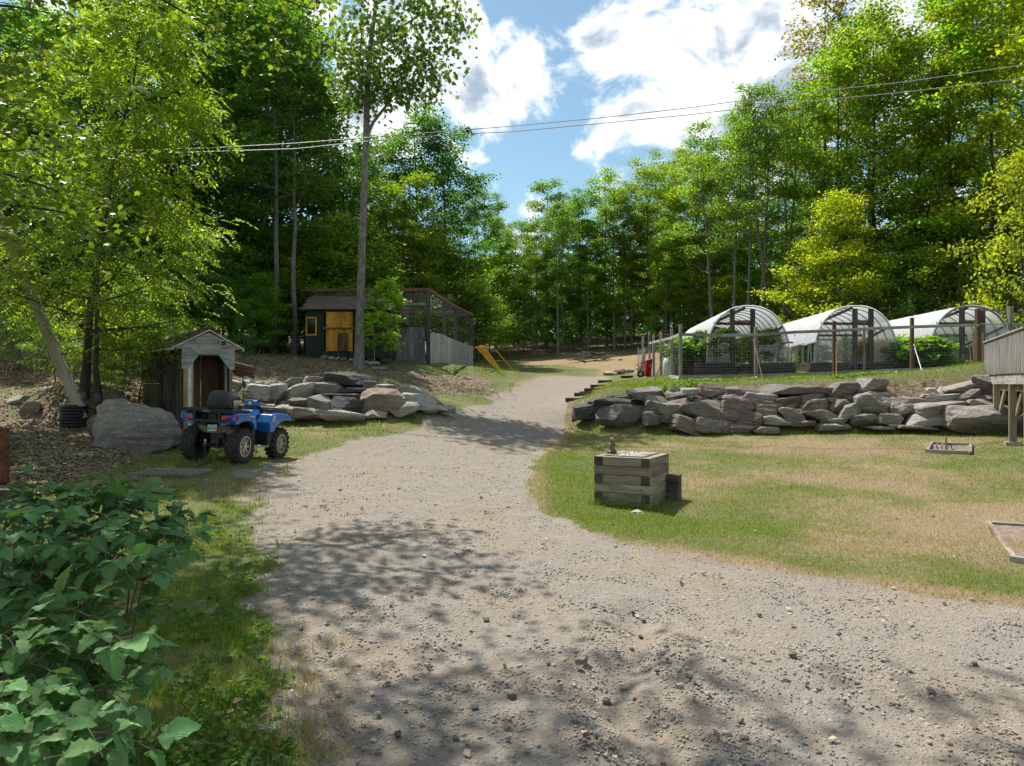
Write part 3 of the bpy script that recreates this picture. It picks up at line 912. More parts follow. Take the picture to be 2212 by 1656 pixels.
dsp = n3(V, 1.6, 4.0) * 0.10 - np.abs(n3(V * np.array([1, 1, 2.2]), 2.6, 1.0)) * 0.10 + np.round(n3(V * np.array([.6, .6, 5.0]), 2.4, 6) * 4) / 4 * .05 + n3(V, 13, 2) * 0.03
for v, q in zip(bm_.verts, dsp):
    v.co += v.normal * float(q)
me = bpy.data.meshes.new('boulder'); bm_.to_mesh(me); bm_.free()
me.polygons.foreach_set('use_smooth', np.ones(len(me.polygons), bool)); me.set_sharp_from_angle(angle=R(22)); me.materials.append(rock_grey)
tag(link('boulder', me, None, bp, (0, 0, R(6))), 'huge grey boulder with a split dark face beside the corrugated pipe', 'rock')

lone_rock(30, 875, 48, 20, 'p', 2001, 'low pale stone on the leaf litter, uphill of a rounder tan stone')
lone_rock(62, 896, 54, 30, 'b', 2002, 'rounded tan stone on the leaf litter left of the corrugated pipe')
lone_rock(228, 848, 75, 32, 'b', 2003, 'mossy flat stone under the walnut behind the corrugated pipe', D=18.0)
lone_rock(197, 868, 62, 28, 'g', 2004, 'grey flat stone between the corrugated pipe and the walnut', D=17.0)
lone_rock(176, 986, 42, 12, 'g', 2005, 'flat grey stone flush with the ground before the split boulder', sink=.6)
lone_rock(310, 968, 70, 14, 'd', 2006, 'dark slab lying at the foot of the split boulder', D=14.6, sink=.4)
lone_rock(1378, 1111, 34, 12, 'p', 2007, 'flat pale stone in the grass before the timber box', sink=.6)
lone_rock(1257, 1440, 28, 20, 'p', 2008, 'smooth white stone, biggest on the gravel in the washed channel', name='stone')
lone_rock(511, 1540, 26, 24, 'b', 2009, 'round brown stone among the weeds at the drive edge', name='stone')
lone_rock(557, 1590, 26, 17, 'p', 2010, 'whitish stone at the drive edge beyond the round brown stone', name='stone')
lone_rock(452, 1330, 20, 14, 'p', 2011, 'pale stone on the grass verge near the hanging bramble', name='stone')
lone_rock(563, 804, 18, 9, 'p', 2012, 'pale stone on the slope above the boulder wall by the firewood')
lone_rock(1240, 905, 10, 12, 'd', 2013, 'small dark stump-like stone on the lawn by the drive', name='stone')
for i, (px, py, w_, h_, kd) in enumerate([(1318, 806, 30, 9, 'p'), (1342, 803, 30, 12, 'b'), (1362, 799, 18, 9, 'p'), (1330, 800, 16, 8, 'g'), (1385, 800, 20, 9, 'p')]):
    lone_rock(px, py, w_, h_, kd, 2030 + i, 'low field stone in the row behind the wheelbarrow', 'field stones by the wheelbarrow', D=37 + i * .3)
for i, (px, py, w_, h_) in enumerate([(1590, 824, 9, 6), (1600, 826, 8, 5), (1612, 826, 7, 5)]):
    lone_rock(px, py, w_, h_, 'p', 2040 + i, 'small pale stone on the grass under the garden fence', 'pale stones under the fence', D=23.6, name='stone')
for i, (px, py, w_, h_) in enumerate([(1000, 806, 14, 6), (1012, 807, 12, 6), (990, 805, 10, 5)]):
    lone_rock(px, py, w_, h_, 'p', 2046 + i, 'small stone on the weedy mound by the pen', 'stones on the mound', D=28.5 + .2 * i, name='stone')
# loose fist-sized stones on the drive
st = [rock_mesh((0.075, 0.06, 0.05), 2100 + i, (rock_grey, rock_grey, rock_pale, rock_brown)[i % 4], 3.0, 8, fine=False) for i in range(8)]
g = np.random.default_rng(19)
spots = [(712, 1415), (890, 1290), (930, 1330), (735, 1060), (845, 1310), (1015, 1175), (1050, 1340), (1090, 1440), (930, 1445), (1180, 1385), (1490, 1462), (1105, 1510), (1025, 1530), (970, 1510), (730, 1505), (705, 1092), (1240, 1560), (1365, 1405), (1520, 1240), (1640, 1330),
         (650, 1360), (690, 1380), (1290, 1590), (1310, 1520), (1390, 1345), (760, 1330), (820, 1180), (1180, 1240), (1210, 1290), (1440, 1400), (1740, 1480), (1870, 1380), (2010, 1500), (1600, 1560), (2105, 1440), (860, 1590), (985, 1600), (1140, 1630)]
for i in range(26):
    spots.append((g.uniform(620, 2150), g.uniform(1040, 1650)))
for i, (px, py) in enumerate(spots):
    p = hit(px, py)
    if sdist(np.array([p.x]), np.array([p.y]), ROAD)[0] < 0.1: continue
    s = g.uniform(0.4, 0.85)
    o = link('stone', st[i % 8], None, (p.x, p.y, p.z + 0.012 * s), (g.uniform(-.3, .3), g.uniform(-.3, .3), g.uniform(0, 6.28)), (s, s * g.uniform(.8, 1.2), s * g.uniform(.7, 1)))
    tag(o, 'loose fist sized stone lying on the gravel drive', 'stone', 'loose stones on the drive')

# ------------------------------------------------------------------ structures
def ang(ux, uy): return math.atan2(uy, ux)
def MZ(a): return Matrix.Rotation(a, 3, 'Z')


def text_mesh(s, size, mat, extrude=0.002):
    cu = bpy.data.curves.new('lettering', 'FONT'); cu.body = s; cu.size = size; cu.extrude = extrude; cu.align_x = 'CENTER'; cu.align_y = 'CENTER'
    o = bpy.data.objects.new('lettering', cu); C.objects.link(o)
    bpy.context.view_layer.update()
    me = bpy.data.meshes.new_from_object(o.evaluated_get(bpy.context.evaluated_depsgraph_get()))
    bpy.data.objects.remove(o); bpy.data.curves.remove(cu)
    me.materials.clear(); me.materials.append(mat)
    return me


# ---- plank shelter (cellar entrance) : local x along the front, y into the bank
A = P3(400, 924, 17.3)
psi = R(41)
u = Vector((math.cos(psi), math.sin(psi), 0))
Bc = A + u * 0.53
SH = empty('plank_shelter', (Bc.x, Bc.y, A.z - 0.04), psi, 'small plank shelter with grey plywood gable and open doorway behind the four wheeler', 'shelter')
HE, HP, W2 = 1.93, 2.33, 0.55
def hbar(name, a, b, w_, h_, mat, par=SH, up=(0, 0, 1), bevel=0.004): return one_bar(name, a, b, w_, h_, mat, par, up, bevel)
# gable board with the cut-corner opening
gb = MB()
for pr in ([(-.80, HE), (-.62, HE - .03), (-.62, 1.42), (-.50, 1.42), (-.22, 1.78), (0, 1.78), (0, HP - .02)],
           [(.80, HE), (.62, HE - .03), (.62, 1.42), (.50, 1.42), (.22, 1.78), (0, 1.78), (0, HP - .02)]):
    gb.prism(pr, 'y', -0.055, -0.037)
gm_ = gb.build('gable_board', ply_grey, SH)
set_g = gm_.data.attributes['grain'].data
for i, v in enumerate(gm_.data.vertices): set_g[i].vector = (v.co.z * 1.0, v.co.y, v.co.x * 0.3)
slope = math.atan2(HP - HE, .80)
for s in (-1, 1):
    hbar('fascia', (s * .84, -.075, HE - .01), (0, -.075, HP + .035), .03, .05, paint_white, up=(0, 1, 0))
    hbar('fascia', (s * .83, -.08, HE - .035), (s * .83, 3.0, HE - .035), .03, .05, paint_white)
    # deck under the shingles
    m = MB(); m.prism([(s * .84, HE + .0), (0, HP + .035), (0, HP + .05), (s * .84, HE + .015)], 'y', -.09, 3.02); m.build('roof_deck', wood_grey, SH)
sl = math.hypot(.84, HP - HE)
tabm = [MB() for _ in range(3)]
for m in tabm: m.box((0, 0, 0), (.20, .228, .012))
tabs = [m.mesh('shingle', shingle_old) for m in tabm]
for s in (-1, 1):
    rot = Matrix.Rotation(s * slope, 4, 'Y')
    for r_ in range(8):
        for k in range(14 if s < 0 else 8):
            f = (r_ + .5) / 8
            x = s * .84 * (1 - f); z = HE + (HP + .05 - HE) * f + .022
            y = -.02 + .23 * k + (.11 if r_ % 2 else 0)
            if y > 2.95: continue
            o = link('shingle', tabs[(r_ + k) % 3], SH, (x + s * .01, y, z + random.uniform(0, .006)), (0, s * (slope + .05) , random.uniform(-.02, .02)))
            o.scale = (.88, .97, 1)
# posts and doorway
for (x, wd, mt, y) in [(-W2 + .02, .07, wood_new, 0), (-W2 + .115, .09, paint_white, .03), (-W2 + .19, .04, wood_grey, .06), (W2 - .02, .07, wood_new, 0), (W2 - .12, .05, wood_grey, .05)]:
    hbar('post', (x, y, -.1), (x, y, HE), wd, .09, mt, up=(0, 1, 0))
hbar('lintel', (-W2, .05, 1.80), (W2, .05, 1.80), .07, .09, wood_new)
# side walls: wide blackened panels
for k in range(3):
    y0 = .06 + k * .52
    one_box('wall_panel', (-W2 - .01, y0 + .26, .90), (.022, .515, 2.0), wood_tar, SH)
    one_box('wall_panel', (W2 + .01, y0 + .26, .90), (.022, .515, 2.0), wood_tar, SH)
hbar('post', (-W2 - .02, 1.68, -.2), (-W2 - .02, 1.68, HE - .05), .09, .09, wood_brown, up=(0, 1, 0))
# concrete block wall behind
blk = simple('mossy_block', (0.085, 0.08, 0.05), (0.13, 0.12, 0.085), 5, 0.95, bump=0.4)
for r_ in range(10):
    for k in range(4):
        y0 = 1.75 + k * .41 - (.205 if r_ % 2 else 0); y1 = min(y0 + .40, 3.0); y0 = max(y0, 1.75)
        if y1 - y0 < .05: continue
        one_box('block', (-W2 - .06, (y0 + y1) / 2, -.05 + .205 * r_), (.19, y1 - y0, .195), blk, SH)
# inner lining boards
for k in range(7):
    x = -W2 + .08 + k * .16
    mt = [wood_new, wood_new, wood_new, wood_brown, wood_brown, wood_brown, wood_brown][k]
    one_box('lining_board', (x, .80 + (.02 if k % 2 else 0), .90), (.152, .02, 1.95), mt, SH)
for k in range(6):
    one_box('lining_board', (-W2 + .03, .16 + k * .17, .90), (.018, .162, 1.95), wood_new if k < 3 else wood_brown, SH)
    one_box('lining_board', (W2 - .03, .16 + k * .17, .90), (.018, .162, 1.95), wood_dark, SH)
one_box('door_sill', (0, .12, -.03), (1.1, .25, .06), wood_grey, SH)
# little solar lamp on the gable
lp = one_box('lamp_panel', (.33, -.095, 2.06), (.16, .025, .16), paint_white, SH, Matrix.Rotation(R(-12), 3, 'Y'))
one_box('solar_cell', (.33, -.112, 2.06), (.128, .012, .128), black_plastic, lp).location = (0, -.017, 0)
lp.children[0].rotation_euler = (0, R(-12), 0)
# sign board leaning in the bushes by the block wall
pc = SH.matrix_basis @ Vector((-W2 - .26, 1.55, .42))
sg = empty('sign_board', pc, psi - R(90), 'dark old sign board with pale letters leaning by the shelter wall', 'sign')
one_box('board', (0, 0, 0), (.42, .02, .34), wood_dark, sg)
t_ = link('lettering', text_mesh('SIS', .17, paint_white), sg, (0, -.013, 0), (R(90), R(-12), 0))

# firewood beside the shelter
for i, (px, py, a) in enumerate([(522, 792, 4), (524, 802, -2), (528, 812, 6)]):
    p = P3(px, py, 20.6)
    m = MB(); L = .62 - .05 * i
    m.tube([(-L / 2, 0, 0), (-L / 4, .01, .01), (L / 4, -.01, 0), (L / 2, 0, .01)], [.07, .075, .07, .066], 9)
    tag(m.build('log', wood_brown, None, p, (0, R(a + 8), R(20 + 5 * i))), ['topmost', 'middle', 'lowest'][i] + ' split log of the small firewood stack right of the shelter', 'log', 'firewood stack')

# ---- coop
CD = 29.0
def cx_(px, D=CD): return (px - CX) / F * D
def cz_(py, D=CD): return CAMZ - (py - CY) / F * D
c0 = Vector((cx_(749), CD, cz_(771)))
CO = empty('chicken_coop', c0, 0, 'dark green board coop with mustard double doors and brown shingle roof', 'shed')
hw = cx_(838) - cx_(749); ht = cz_(671) - c0.z; dp = 2.5
def L_(px, py): return Vector((cx_(px) - c0.x, 0, cz_(py) - c0.z))
# vertical siding boards, front (skip openings) and right side
wl, wr = L_(661, 0).x, L_(684.6, 0).x
dl, dr_ = L_(704.3, 0).x, L_(762.3, 0).x
vl, vr = L_(784, 0).x, L_(807, 0).x
wt, wb = L_(0, 686).z, L_(0, 725).z
dt, db = L_(0, 674).z, L_(0, 759.4).z
x = -hw; bw = .148
while x < hw - .01:
    xc = x + bw / 2
    segs = [(-.05, ht)]
    if wl - .02 < xc < wr + .02 or vl - .02 < xc < vr + .02: segs = [(-.05, wb), (wt, ht)]
    elif dl < xc < dr_: segs = [(-.05, db), (dt, ht)]
    for z0, z1 in segs:
        if z1 - z0 > .03: one_box('siding_board', (xc, .012, (z0 + z1) / 2), (bw - .006, .024, z1 - z0), paint_green, CO)
    if len(segs) == 1: one_box('batten', (x, -.008, ht / 2), (.035, .016, ht), paint_green, CO)
    x += bw
for k in range(17):
    y = .03 + k * .148
    zz = ht + (1 - abs((y - dp / 2) / (dp / 2))) * .66
    one_box('siding_board', (hw - .012, y + .07, zz / 2 - .02), (.024, .142, zz), paint_green, CO)
    one_box('siding_board', (-hw + .012, y + .07, zz / 2 - .02), (.024, .142, zz), paint_green, CO)
one_box('back_wall', (0, dp, ht / 2), (2 * hw - .06, .03, ht), paint_green, CO)
one_box('floor', (0, dp / 2, .02), (2 * hw - .1, dp - .1, .05), wood_dark, CO)
for (a, b_, n_) in ((wl, wr, 0), (vl, vr, 1)):
    wd = one_box('window', ((a + b_) / 2, .06, (wt + wb) / 2), (b_ - a - .05, .01, wt - wb - .05), glass_dark, CO)
    cx0, cz0 = (a + b_) / 2, (wt + wb) / 2
    for (sx, sz, ox, oz) in ((b_ - a, .055, 0, (wt - wb) / 2 - .02), (b_ - a, .055, 0, -(wt - wb) / 2 + .02), (.055, wt - wb - .11, (b_ - a) / 2 - .027, 0), (.055, wt - wb - .11, -(b_ - a) / 2 + .027, 0)):
        one_box('window_trim', (ox, -.075, oz), (sx, .03, sz), paint_yellow, wd)
# two-leaf split doors, board by board
nb = 7
for half, (z0, z1) in enumerate(((db, L_(0, 711).z), (L_(0, 709.5).z, dt))):
    for side in (0, 1):
        xa = dl + side * (dr_ - dl) / 2; xb = xa + (dr_ - dl) / 2 - .008
        dm = empty('door', (0, 0, 0)); dm.parent = CO
        for k in range(4):
            w_ = (xb - xa) / 4
            one_box('door_board', (xa + (k + .5) * w_, -.012, (z0 + z1) / 2), (w_ - .003, .025, z1 - z0 - .01), paint_yellow, dm)
        for zz in (z0 + .12, z1 - .12):
            one_box('hinge', (xa + .06 if side == 0 else xb - .06, -.03, zz), (.12, .008, .025), black_plastic, dm)
one_bar('bar', (dl - .06, -.045, L_(0, 710).z), (dr_ + .06, -.045, L_(0, 710).z), .05, .06, wood_brown, CO)
for xx in (dl - .05, dr_ + .05): one_box('bracket', (xx, -.05, L_(0, 710).z), (.02, .09, .09), metal_grey, CO)
rp = empty('ramp_door', (0, 0, 0)); rp.parent = CO
for k in range(3):
    xa = L_(731, 0).x + k * .128
    one_box('board', (xa + .064, -.075, (L_(0, 720).z + L_(0, 758).z) / 2), (.122, .02, L_(0, 720).z - L_(0, 758).z), wood_brown, rp)
one_box('stile', (L_(731.5, 0).x, -.095, (L_(0, 718).z + L_(0, 768).z) / 2), (.05, .03, L_(0, 718).z - L_(0, 768).z), wood_brown, rp)
# roof with shingle courses
oh = .12; rz_ = .70; run = dp / 2 + .14
rsl = math.atan2(rz_, run)
for s in (-1, 1):
    m = MB(); y0 = -.14 if s < 0 else dp + .14
    m.prism([(y0, ht + .01), (dp / 2, ht + rz_), (dp / 2, ht + rz_ + .02), (y0, ht + .03)], 'x', -hw - oh, hw + oh); m.build('roof_deck', wood_dark, CO)
tb = [MB() for _ in range(2)]
for i, m in enumerate(tb): m.box((0, 0, 0), (.226, .195, .012))
tbm = [m.mesh('shingle', shingle_brown) for m in tb]
NC = 8
for s in (-1, 1):
    for r_ in range(NC):
        f = (r_ + .5) / NC
        y = (-.14 if s < 0 else dp + .14) * (1 - f) + dp / 2 * f
        z = ht + .035 + rz_ * f
        for k in range(17):
            xx = -hw - oh + .06 + k * .23 + (.115 if r_ % 2 else 0)
            if xx > hw + oh - .05: continue
            link('shingle', tbm[k % 2], CO, (xx, y, z), (-s * (rsl - .05) , 0, random.uniform(-.008, .008)))
one_box('ridge_cap', (0, dp / 2, ht + rz_ + .04), (2 * hw + 2 * oh, .18, .02), shingle_brown, CO)
for s in (-1, 1):
    one_bar('rake_board', (s * (hw + oh + .012), -.15, ht - .03), (s * (hw + oh + .012), dp / 2, ht + rz_ - .02), .022, .10, wood_dark, CO)
    one_bar('rake_board', (s * (hw + oh + .012), dp + .15, ht - .03), (s * (hw + oh + .012), dp / 2, ht + rz_ - .02), .022, .10, wood_dark, CO)
for k in range(6):
    one_box('skid_block', (-hw + .2 + k * .6, .15, -.12), (.3, .3, .2), wood_dark, CO)
# foundation stones in front
for i, px in enumerate((700, 716, 728, 742, 760, 790, 800, 812)):
    p = at_g(px, 28.6)
    me = rock_mesh((.30, .22, .16), 2300 + i, rock_grey, 3, 7, fine=False)
    tag(link('stone', me, None, (p.x, p.y, p.z + .06), (0, 0, i)), 'small grey stone in the row under the coop doors', 'stone', 'stones under the coop')

# ---- wire pen behind the coop
PD = 31.0
def pp_(px, py, D): return P3(px, py, D)
k0 = P3(925, 787, PD); k0.z = gz(k0.x, k0.y)
PEN = empty('wire_pen', k0, 0, 'tall post and netting pen with grey board gate joined to the coop', 'pen')
def pl(v): return v - k0
K1 = P3(1018, 792, 42.0); K1.z = gz(K1.x, K1.y)
Kl = Vector((-8.6, 31.6, gz(-8.6, 31.6))); Kb = Vector((-8.0, 43, gz(-8, 43)))
topF, topB = cz_(629, 31), cz_(681, 42)
def fl(t): return k0 + (K1 - k0) * t
side_t = [0, .30, .56, 1.0]
for i, t_ in enumerate(side_t):
    q = fl(t_); zt = topF + (topB - topF) * t_
    one_bar('post', pl(Vector((q.x, q.y, gz(q.x, q.y) - .3))), pl(Vector((q.x, q.y, zt))), .17 if i == 0 else .15, .16, wood_dark, PEN, (0, 1, 0), .01)
for q in (Kl, Kb, Vector((-6.2, 36, gz(-6.2, 36))), Vector((-5.4, 42.6, gz(-5.4, 42.6))), Vector((-8.3, 37, gz(-8.3, 37)))):
    one_bar('post', pl(Vector((q.x, q.y, q.z - .3))), pl(Vector((q.x, q.y, 6.0))), .14, .14, wood_dark, PEN, (0, 1, 0), .01)
# top beams
one_bar('beam', pl(Vector((Kl.x - .3, 31.05, topF + .03))), pl(Vector((k0.x + .1, 31.0, topF + .04))), .14, .13, wood_red, PEN, bevel=.008)
qs = [0, .26, .5, .78, 1.03]
for a, b_ in zip(qs[:-1], qs[1:]):
    va, vb = fl(a), fl(b_)
    sag = lambda t: topF + .05 + (topB - topF) * t - .10 * math.sin(math.pi * min(1, t))
    one_bar('beam', pl(Vector((va.x + .03, va.y, sag(a)))), pl(Vector((vb.x + .03, vb.y, sag(b_)))), .12, .14, wood_red, PEN, bevel=.008)
one_bar('beam', pl(Vector((Kb.x, Kb.y, 6.0))), pl(Vector((K1.x, K1.y, topB))), .10, .12, wood_dark, PEN)
one_bar('rail', pl(P3(846, 671, 31)), pl(P3(922, 670, 31)), .06, .09, wood_red, PEN)
one_bar('rail', pl(P3(850, 703.5, 30.96)), pl(P3(913, 702.5, 30.96)), .08, .06, wood_brown, PEN)
for f in (.35, .7):
    va = fl(f); one_bar('rafter', pl(Vector((va.x, va.y, topF + (topB - topF) * f - .12))), pl(Vector((-8.2, va.y, 5.9))), .05, .08, wood_grey, PEN)
one_bar('post', pl(P3(879, 700, 31.4)), pl(P3(879, 664, 31.4)), .16, .05, wood_grey, PEN, (0, 1, 0))
# gate boards
gx0, gx1 = cx_(846.5, PD), cx_(918.5, PD)
gt_ = empty('gate', (0, 0, 0)); gt_.parent = PEN
nb = 11; bwid = (gx1 - gx0) / nb
for k in range(nb):
    xx = gx0 + (k + .5) * bwid; zb = gz(xx, PD) + .03; zt = cz_(708 - k * .2, PD) + random.uniform(-.02, .02)
    one_box('board', pl(Vector((xx, PD, (zb + zt) / 2))), (bwid - .008, .025 , zt - zb), wood_board, gt_)
for py in (716, 775): one_bar('cross_rail', pl(P3(847, py, PD + .04)), pl(P3(918, py, PD + .04)), .03, .08, wood_board, gt_)
one_box('latch', pl(P3(908, 737, PD - .03)), (.12, .02, .03), metal_grey, gt_)
one_bar('gate_post', pl(P3(846, 790, PD)), pl(P3(846, 660, PD)), .06, .06, metal_grey, PEN, (0, 1, 0))
# slat fence down the side
ns = 62
for k in range(ns):
    t_ = (k + .5) / ns
    q = fl(t_); zb = gz(q.x, q.y) - .02
    D_ = q.y
    h_ = (1.32 + .05 * math.sin(t_ * 5)) * (1 - .07 * t_) + random.uniform(-.03, .02)
    M = MZ(ang(K1.x - k0.x, K1.y - k0.y))
    one_box('slat', pl(Vector((q.x + .10, q.y, zb + h_ / 2))), ((K1 - k0).length / ns - .03, .022, h_), wood_pale, PEN, M)
for hh in (.3, 1.05): one_bar('fence_rail', pl(fl(0) + Vector((.06, 0, hh))), pl(fl(1) + Vector((.06, 0, hh))), .04, .08, wood_grey, PEN)
# netting (fine wire, one mesh)
def wires(mb, a, b_, c, d_, nu, nv, r):
    """net on the quad a b c d (a->b along, a->d up)"""
    a, b_, c, d_ = map(Vector, (a, b_, c, d_))
    for i in range(nu + 1):
        f = i / nu; p0 = a.lerp(b_, f); p1 = d_.lerp(c, f)
        mb.tube([p0, p1], r, 3, False)
    for j in range(nv + 1):
        f = j / nv; p0 = a.lerp(d_, f); p1 = b_.lerp(c, f)
        mb.tube([p0, p1], r, 3, False)
m = MB()
wires(m, pl(P3(848, 702, 31.02)), pl(P3(920, 702, 31.02)), pl(P3(920, 632, 31.02)), pl(P3(848, 632, 31.02)), 16, 18, .0014)
wires(m, pl(fl(0) + Vector((.09, 0, 1.3))), pl(fl(1) + Vector((.09, 0, 1.2))), pl(Vector((K1.x + .09, K1.y, topB))), pl(Vector((k0.x + .09, k0.y, topF))), 40, 10, .0012)
wires(m, pl(Vector((Kl.x, 31.2, topF - .1))), pl(Vector((k0.x, 31.2, topF - .05))), pl(Vector((K1.x, 42, topB - .05))), pl(Vector((-8, 42, topB - .3))), 30, 44, .0016)
tag(m.build('netting', metal_wire, PEN), kind='stuff')

# broom and scrap before the coop
p = P3(809, 786, 27.9)
br = empty('push_broom', p, 0, 'push broom standing against the maple sapling before the coop', 'broom')
one_bar('handle', (0, 0, .03), (-.06, .25, 1.0), .025, .025, wood_pale, br)
one_box('head', (.0, 0, .03), (.38, .06, .06), wood_pale, br)
p = P3(814, 789, 27.2); p.z = gz(p.x, p.y)
tag(one_bar('scrap_wood', p + Vector((-.2, 0, .05)), p + Vector((.35, .1, .05)), .12, .09, wood_grey), 'short grey wood offcut on the ground by the push broom', 'wood scrap')

# ---- guy wires with yellow guards
b0 = P3(775, 795, 27); tie = P3(786, 372, 27.0)
for i, (xa, ya, xb, yb, lab) in enumerate([(1078, 800, 1029, 749, 'far yellow guy wire guard standing apart from the cluster of four'), (1078 + 7, 800, 1069 - 1, 756, ''), (1071, 801, 1037, 748, ''), (1079, 802, 1043, 748, ''), (1109, 799, 1068, 754, '')]):
    pass
guys = [((1079, 801.5), (1029, 750)), ((1082, 801.5), (1035.5, 748.5)), ((1079, 802), (1040, 748)), ((1084, 801), (1045, 748)), ((1110, 799.5), (1069, 755))]
for i, (a, b_) in enumerate(guys):
    Pa = hit(*a); Da = Pa.y
    Pb = P3(b_[0], b_[1], Da - .4)
    lab = 'yellow guy wire guard in the cluster of four leaning towards the tall maple' if i < 4 else 'yellow guy wire guard standing apart from the cluster of four'
    e = empty('guy_wire', Pa, 0, lab, 'guy wire', 'yellow guy wire guards' if i < 4 else None)
    m = MB(); m.tube([(0, 0, -.1), (Pb - Pa)], .042, 8); m.build('guard', yellow_pvc, e)
    m = MB(); m.tube([(Pb - Pa), (tie - Pa) + Vector((.15, 0, -.15 * i))], .003, 4); m.build('wire', steel_dark, e)

# ---- power lines
def span(pts, D0, D1, r, name, label):
    q = []
    n = len(pts)
    for i, (px, py) in enumerate(pts):
        D = D0 + (D1 - D0) * i / (n - 1)
        q.append(P3(px, py, D))
    m = MB(); m.tube(q, r, 6); e = m.build(name, cable)
    return tag(e, label, 'power line')
up_ = [(-150, 352), (250, 327), (460, 320), (640, 310), (790, 298), (980, 283), (1106, 273), (1290, 256), (1475, 235), (1700, 205), (1950, 178), (2212, 141), (2500, 95)]
lo_ = [(-150, 360), (250, 334), (460, 328), (640, 322), (790, 306), (980, 291), (1106, 285), (1290, 268), (1475, 250), (1700, 224), (1950, 200), (2212, 170), (2500, 130)]
span(up_, 24, 21, .013, 'power_line', 'upper of the two sagging power lines crossing the clearing')
span(lo_, 24, 21, .013, 'power_line', 'lower of the two sagging power lines crossing the clearing')
p = P3(1010, 282, 23)
e = empty('line_damper', p, 0, 'small black clamp hanging on the upper power line', 'clamp')
m = MB(); m.box((0, 0, 0), (.12, .06, .10)); m.box((.02, 0, -.09), (.05, .05, .1)); m.build('clamp', black_plastic, e)
m = MB(); m.tube([(-.09, 0, .03), (-.05, 0, .08), (.05, 0, .08), (.09, 0, .03)], .018, 6); m.build('hook', black_plastic, e)

# ---- hoop greenhouses
film, t, b = principled('greenhouse_film'); nt = film.node_tree; nt.nodes.clear(); t = NT(nt)
pz = t.new('ShaderNodeNewGeometry').outputs['Position']
fn = t.noise(t.mapping(pz, (1, 1, 1)), 3.0, 5, .6)
c_ = t.mix(t.mapr(fn, .35, .65), (.86, .87, .88), (.76, .78, .79))
dfs = t.new('ShaderNodeBsdfDiffuse'); t.put(dfs.inputs[0], c_)
trl = t.new('ShaderNodeBsdfTranslucent'); t.put(trl.inputs[0], c_)
tra = t.new('ShaderNodeBsdfTransparent'); gls = t.new('ShaderNodeBsdfGlossy'); gls.inputs['Roughness'].default_value = .3
m1 = t.new('ShaderNodeMixShader'); m1.inputs[0].default_value = .45; t.l.new(dfs.outputs[0], m1.inputs[1]); t.l.new(trl.outputs[0], m1.inputs[2])
m2 = t.new('ShaderNodeMixShader'); m2.inputs[0].default_value = .16; t.l.new(m1.outputs[0], m2.inputs[1]); t.l.new(tra.outputs[0], m2.inputs[2])
m3 = t.new('ShaderNodeMixShader'); m3.inputs[0].default_value = .06; t.l.new(m2.outputs[0], m3.inputs[1]); t.l.new(gls.outputs[0], m3.inputs[2])
bn = t.bump(t.noise(t.mapping(pz, (2.2, .5, 1.0)), 4.0, 4, .6), .5, .05); t.put(dfs.inputs['Normal'], bn); t.put(gls.inputs['Normal'], bn)
t.l.new(m3.outputs[0], t.new('ShaderNodeOutputMaterial').inputs[0])
clear_ = bpy.data.materials.new('clear_panel'); clear_.use_nodes = True; t = NT(clear_.node_tree); t.n.clear()
d1 = t.new('ShaderNodeBsdfDiffuse'); d1.inputs[0].default_value = (.7, .74, .74, 1); t1 = t.new('ShaderNodeBsdfTransparent'); g1 = t.new('ShaderNodeBsdfGlossy'); g1.inputs['Roughness'].default_value = .12
mA = t.new('ShaderNodeMixShader'); mA.inputs[0].default_value = .95; t.l.new(d1.outputs[0], mA.inputs[1]); t.l.new(t1.outputs[0], mA.inputs[2])
mB = t.new('ShaderNodeMixShader'); mB.inputs[0].default_value = .08; t.l.new(mA.outputs[0], mB.inputs[1]); t.l.new(g1.outputs[0], mB.inputs[2])
t.l.new(mB.outputs[0], t.new('ShaderNodeOutputMaterial').inputs[0])

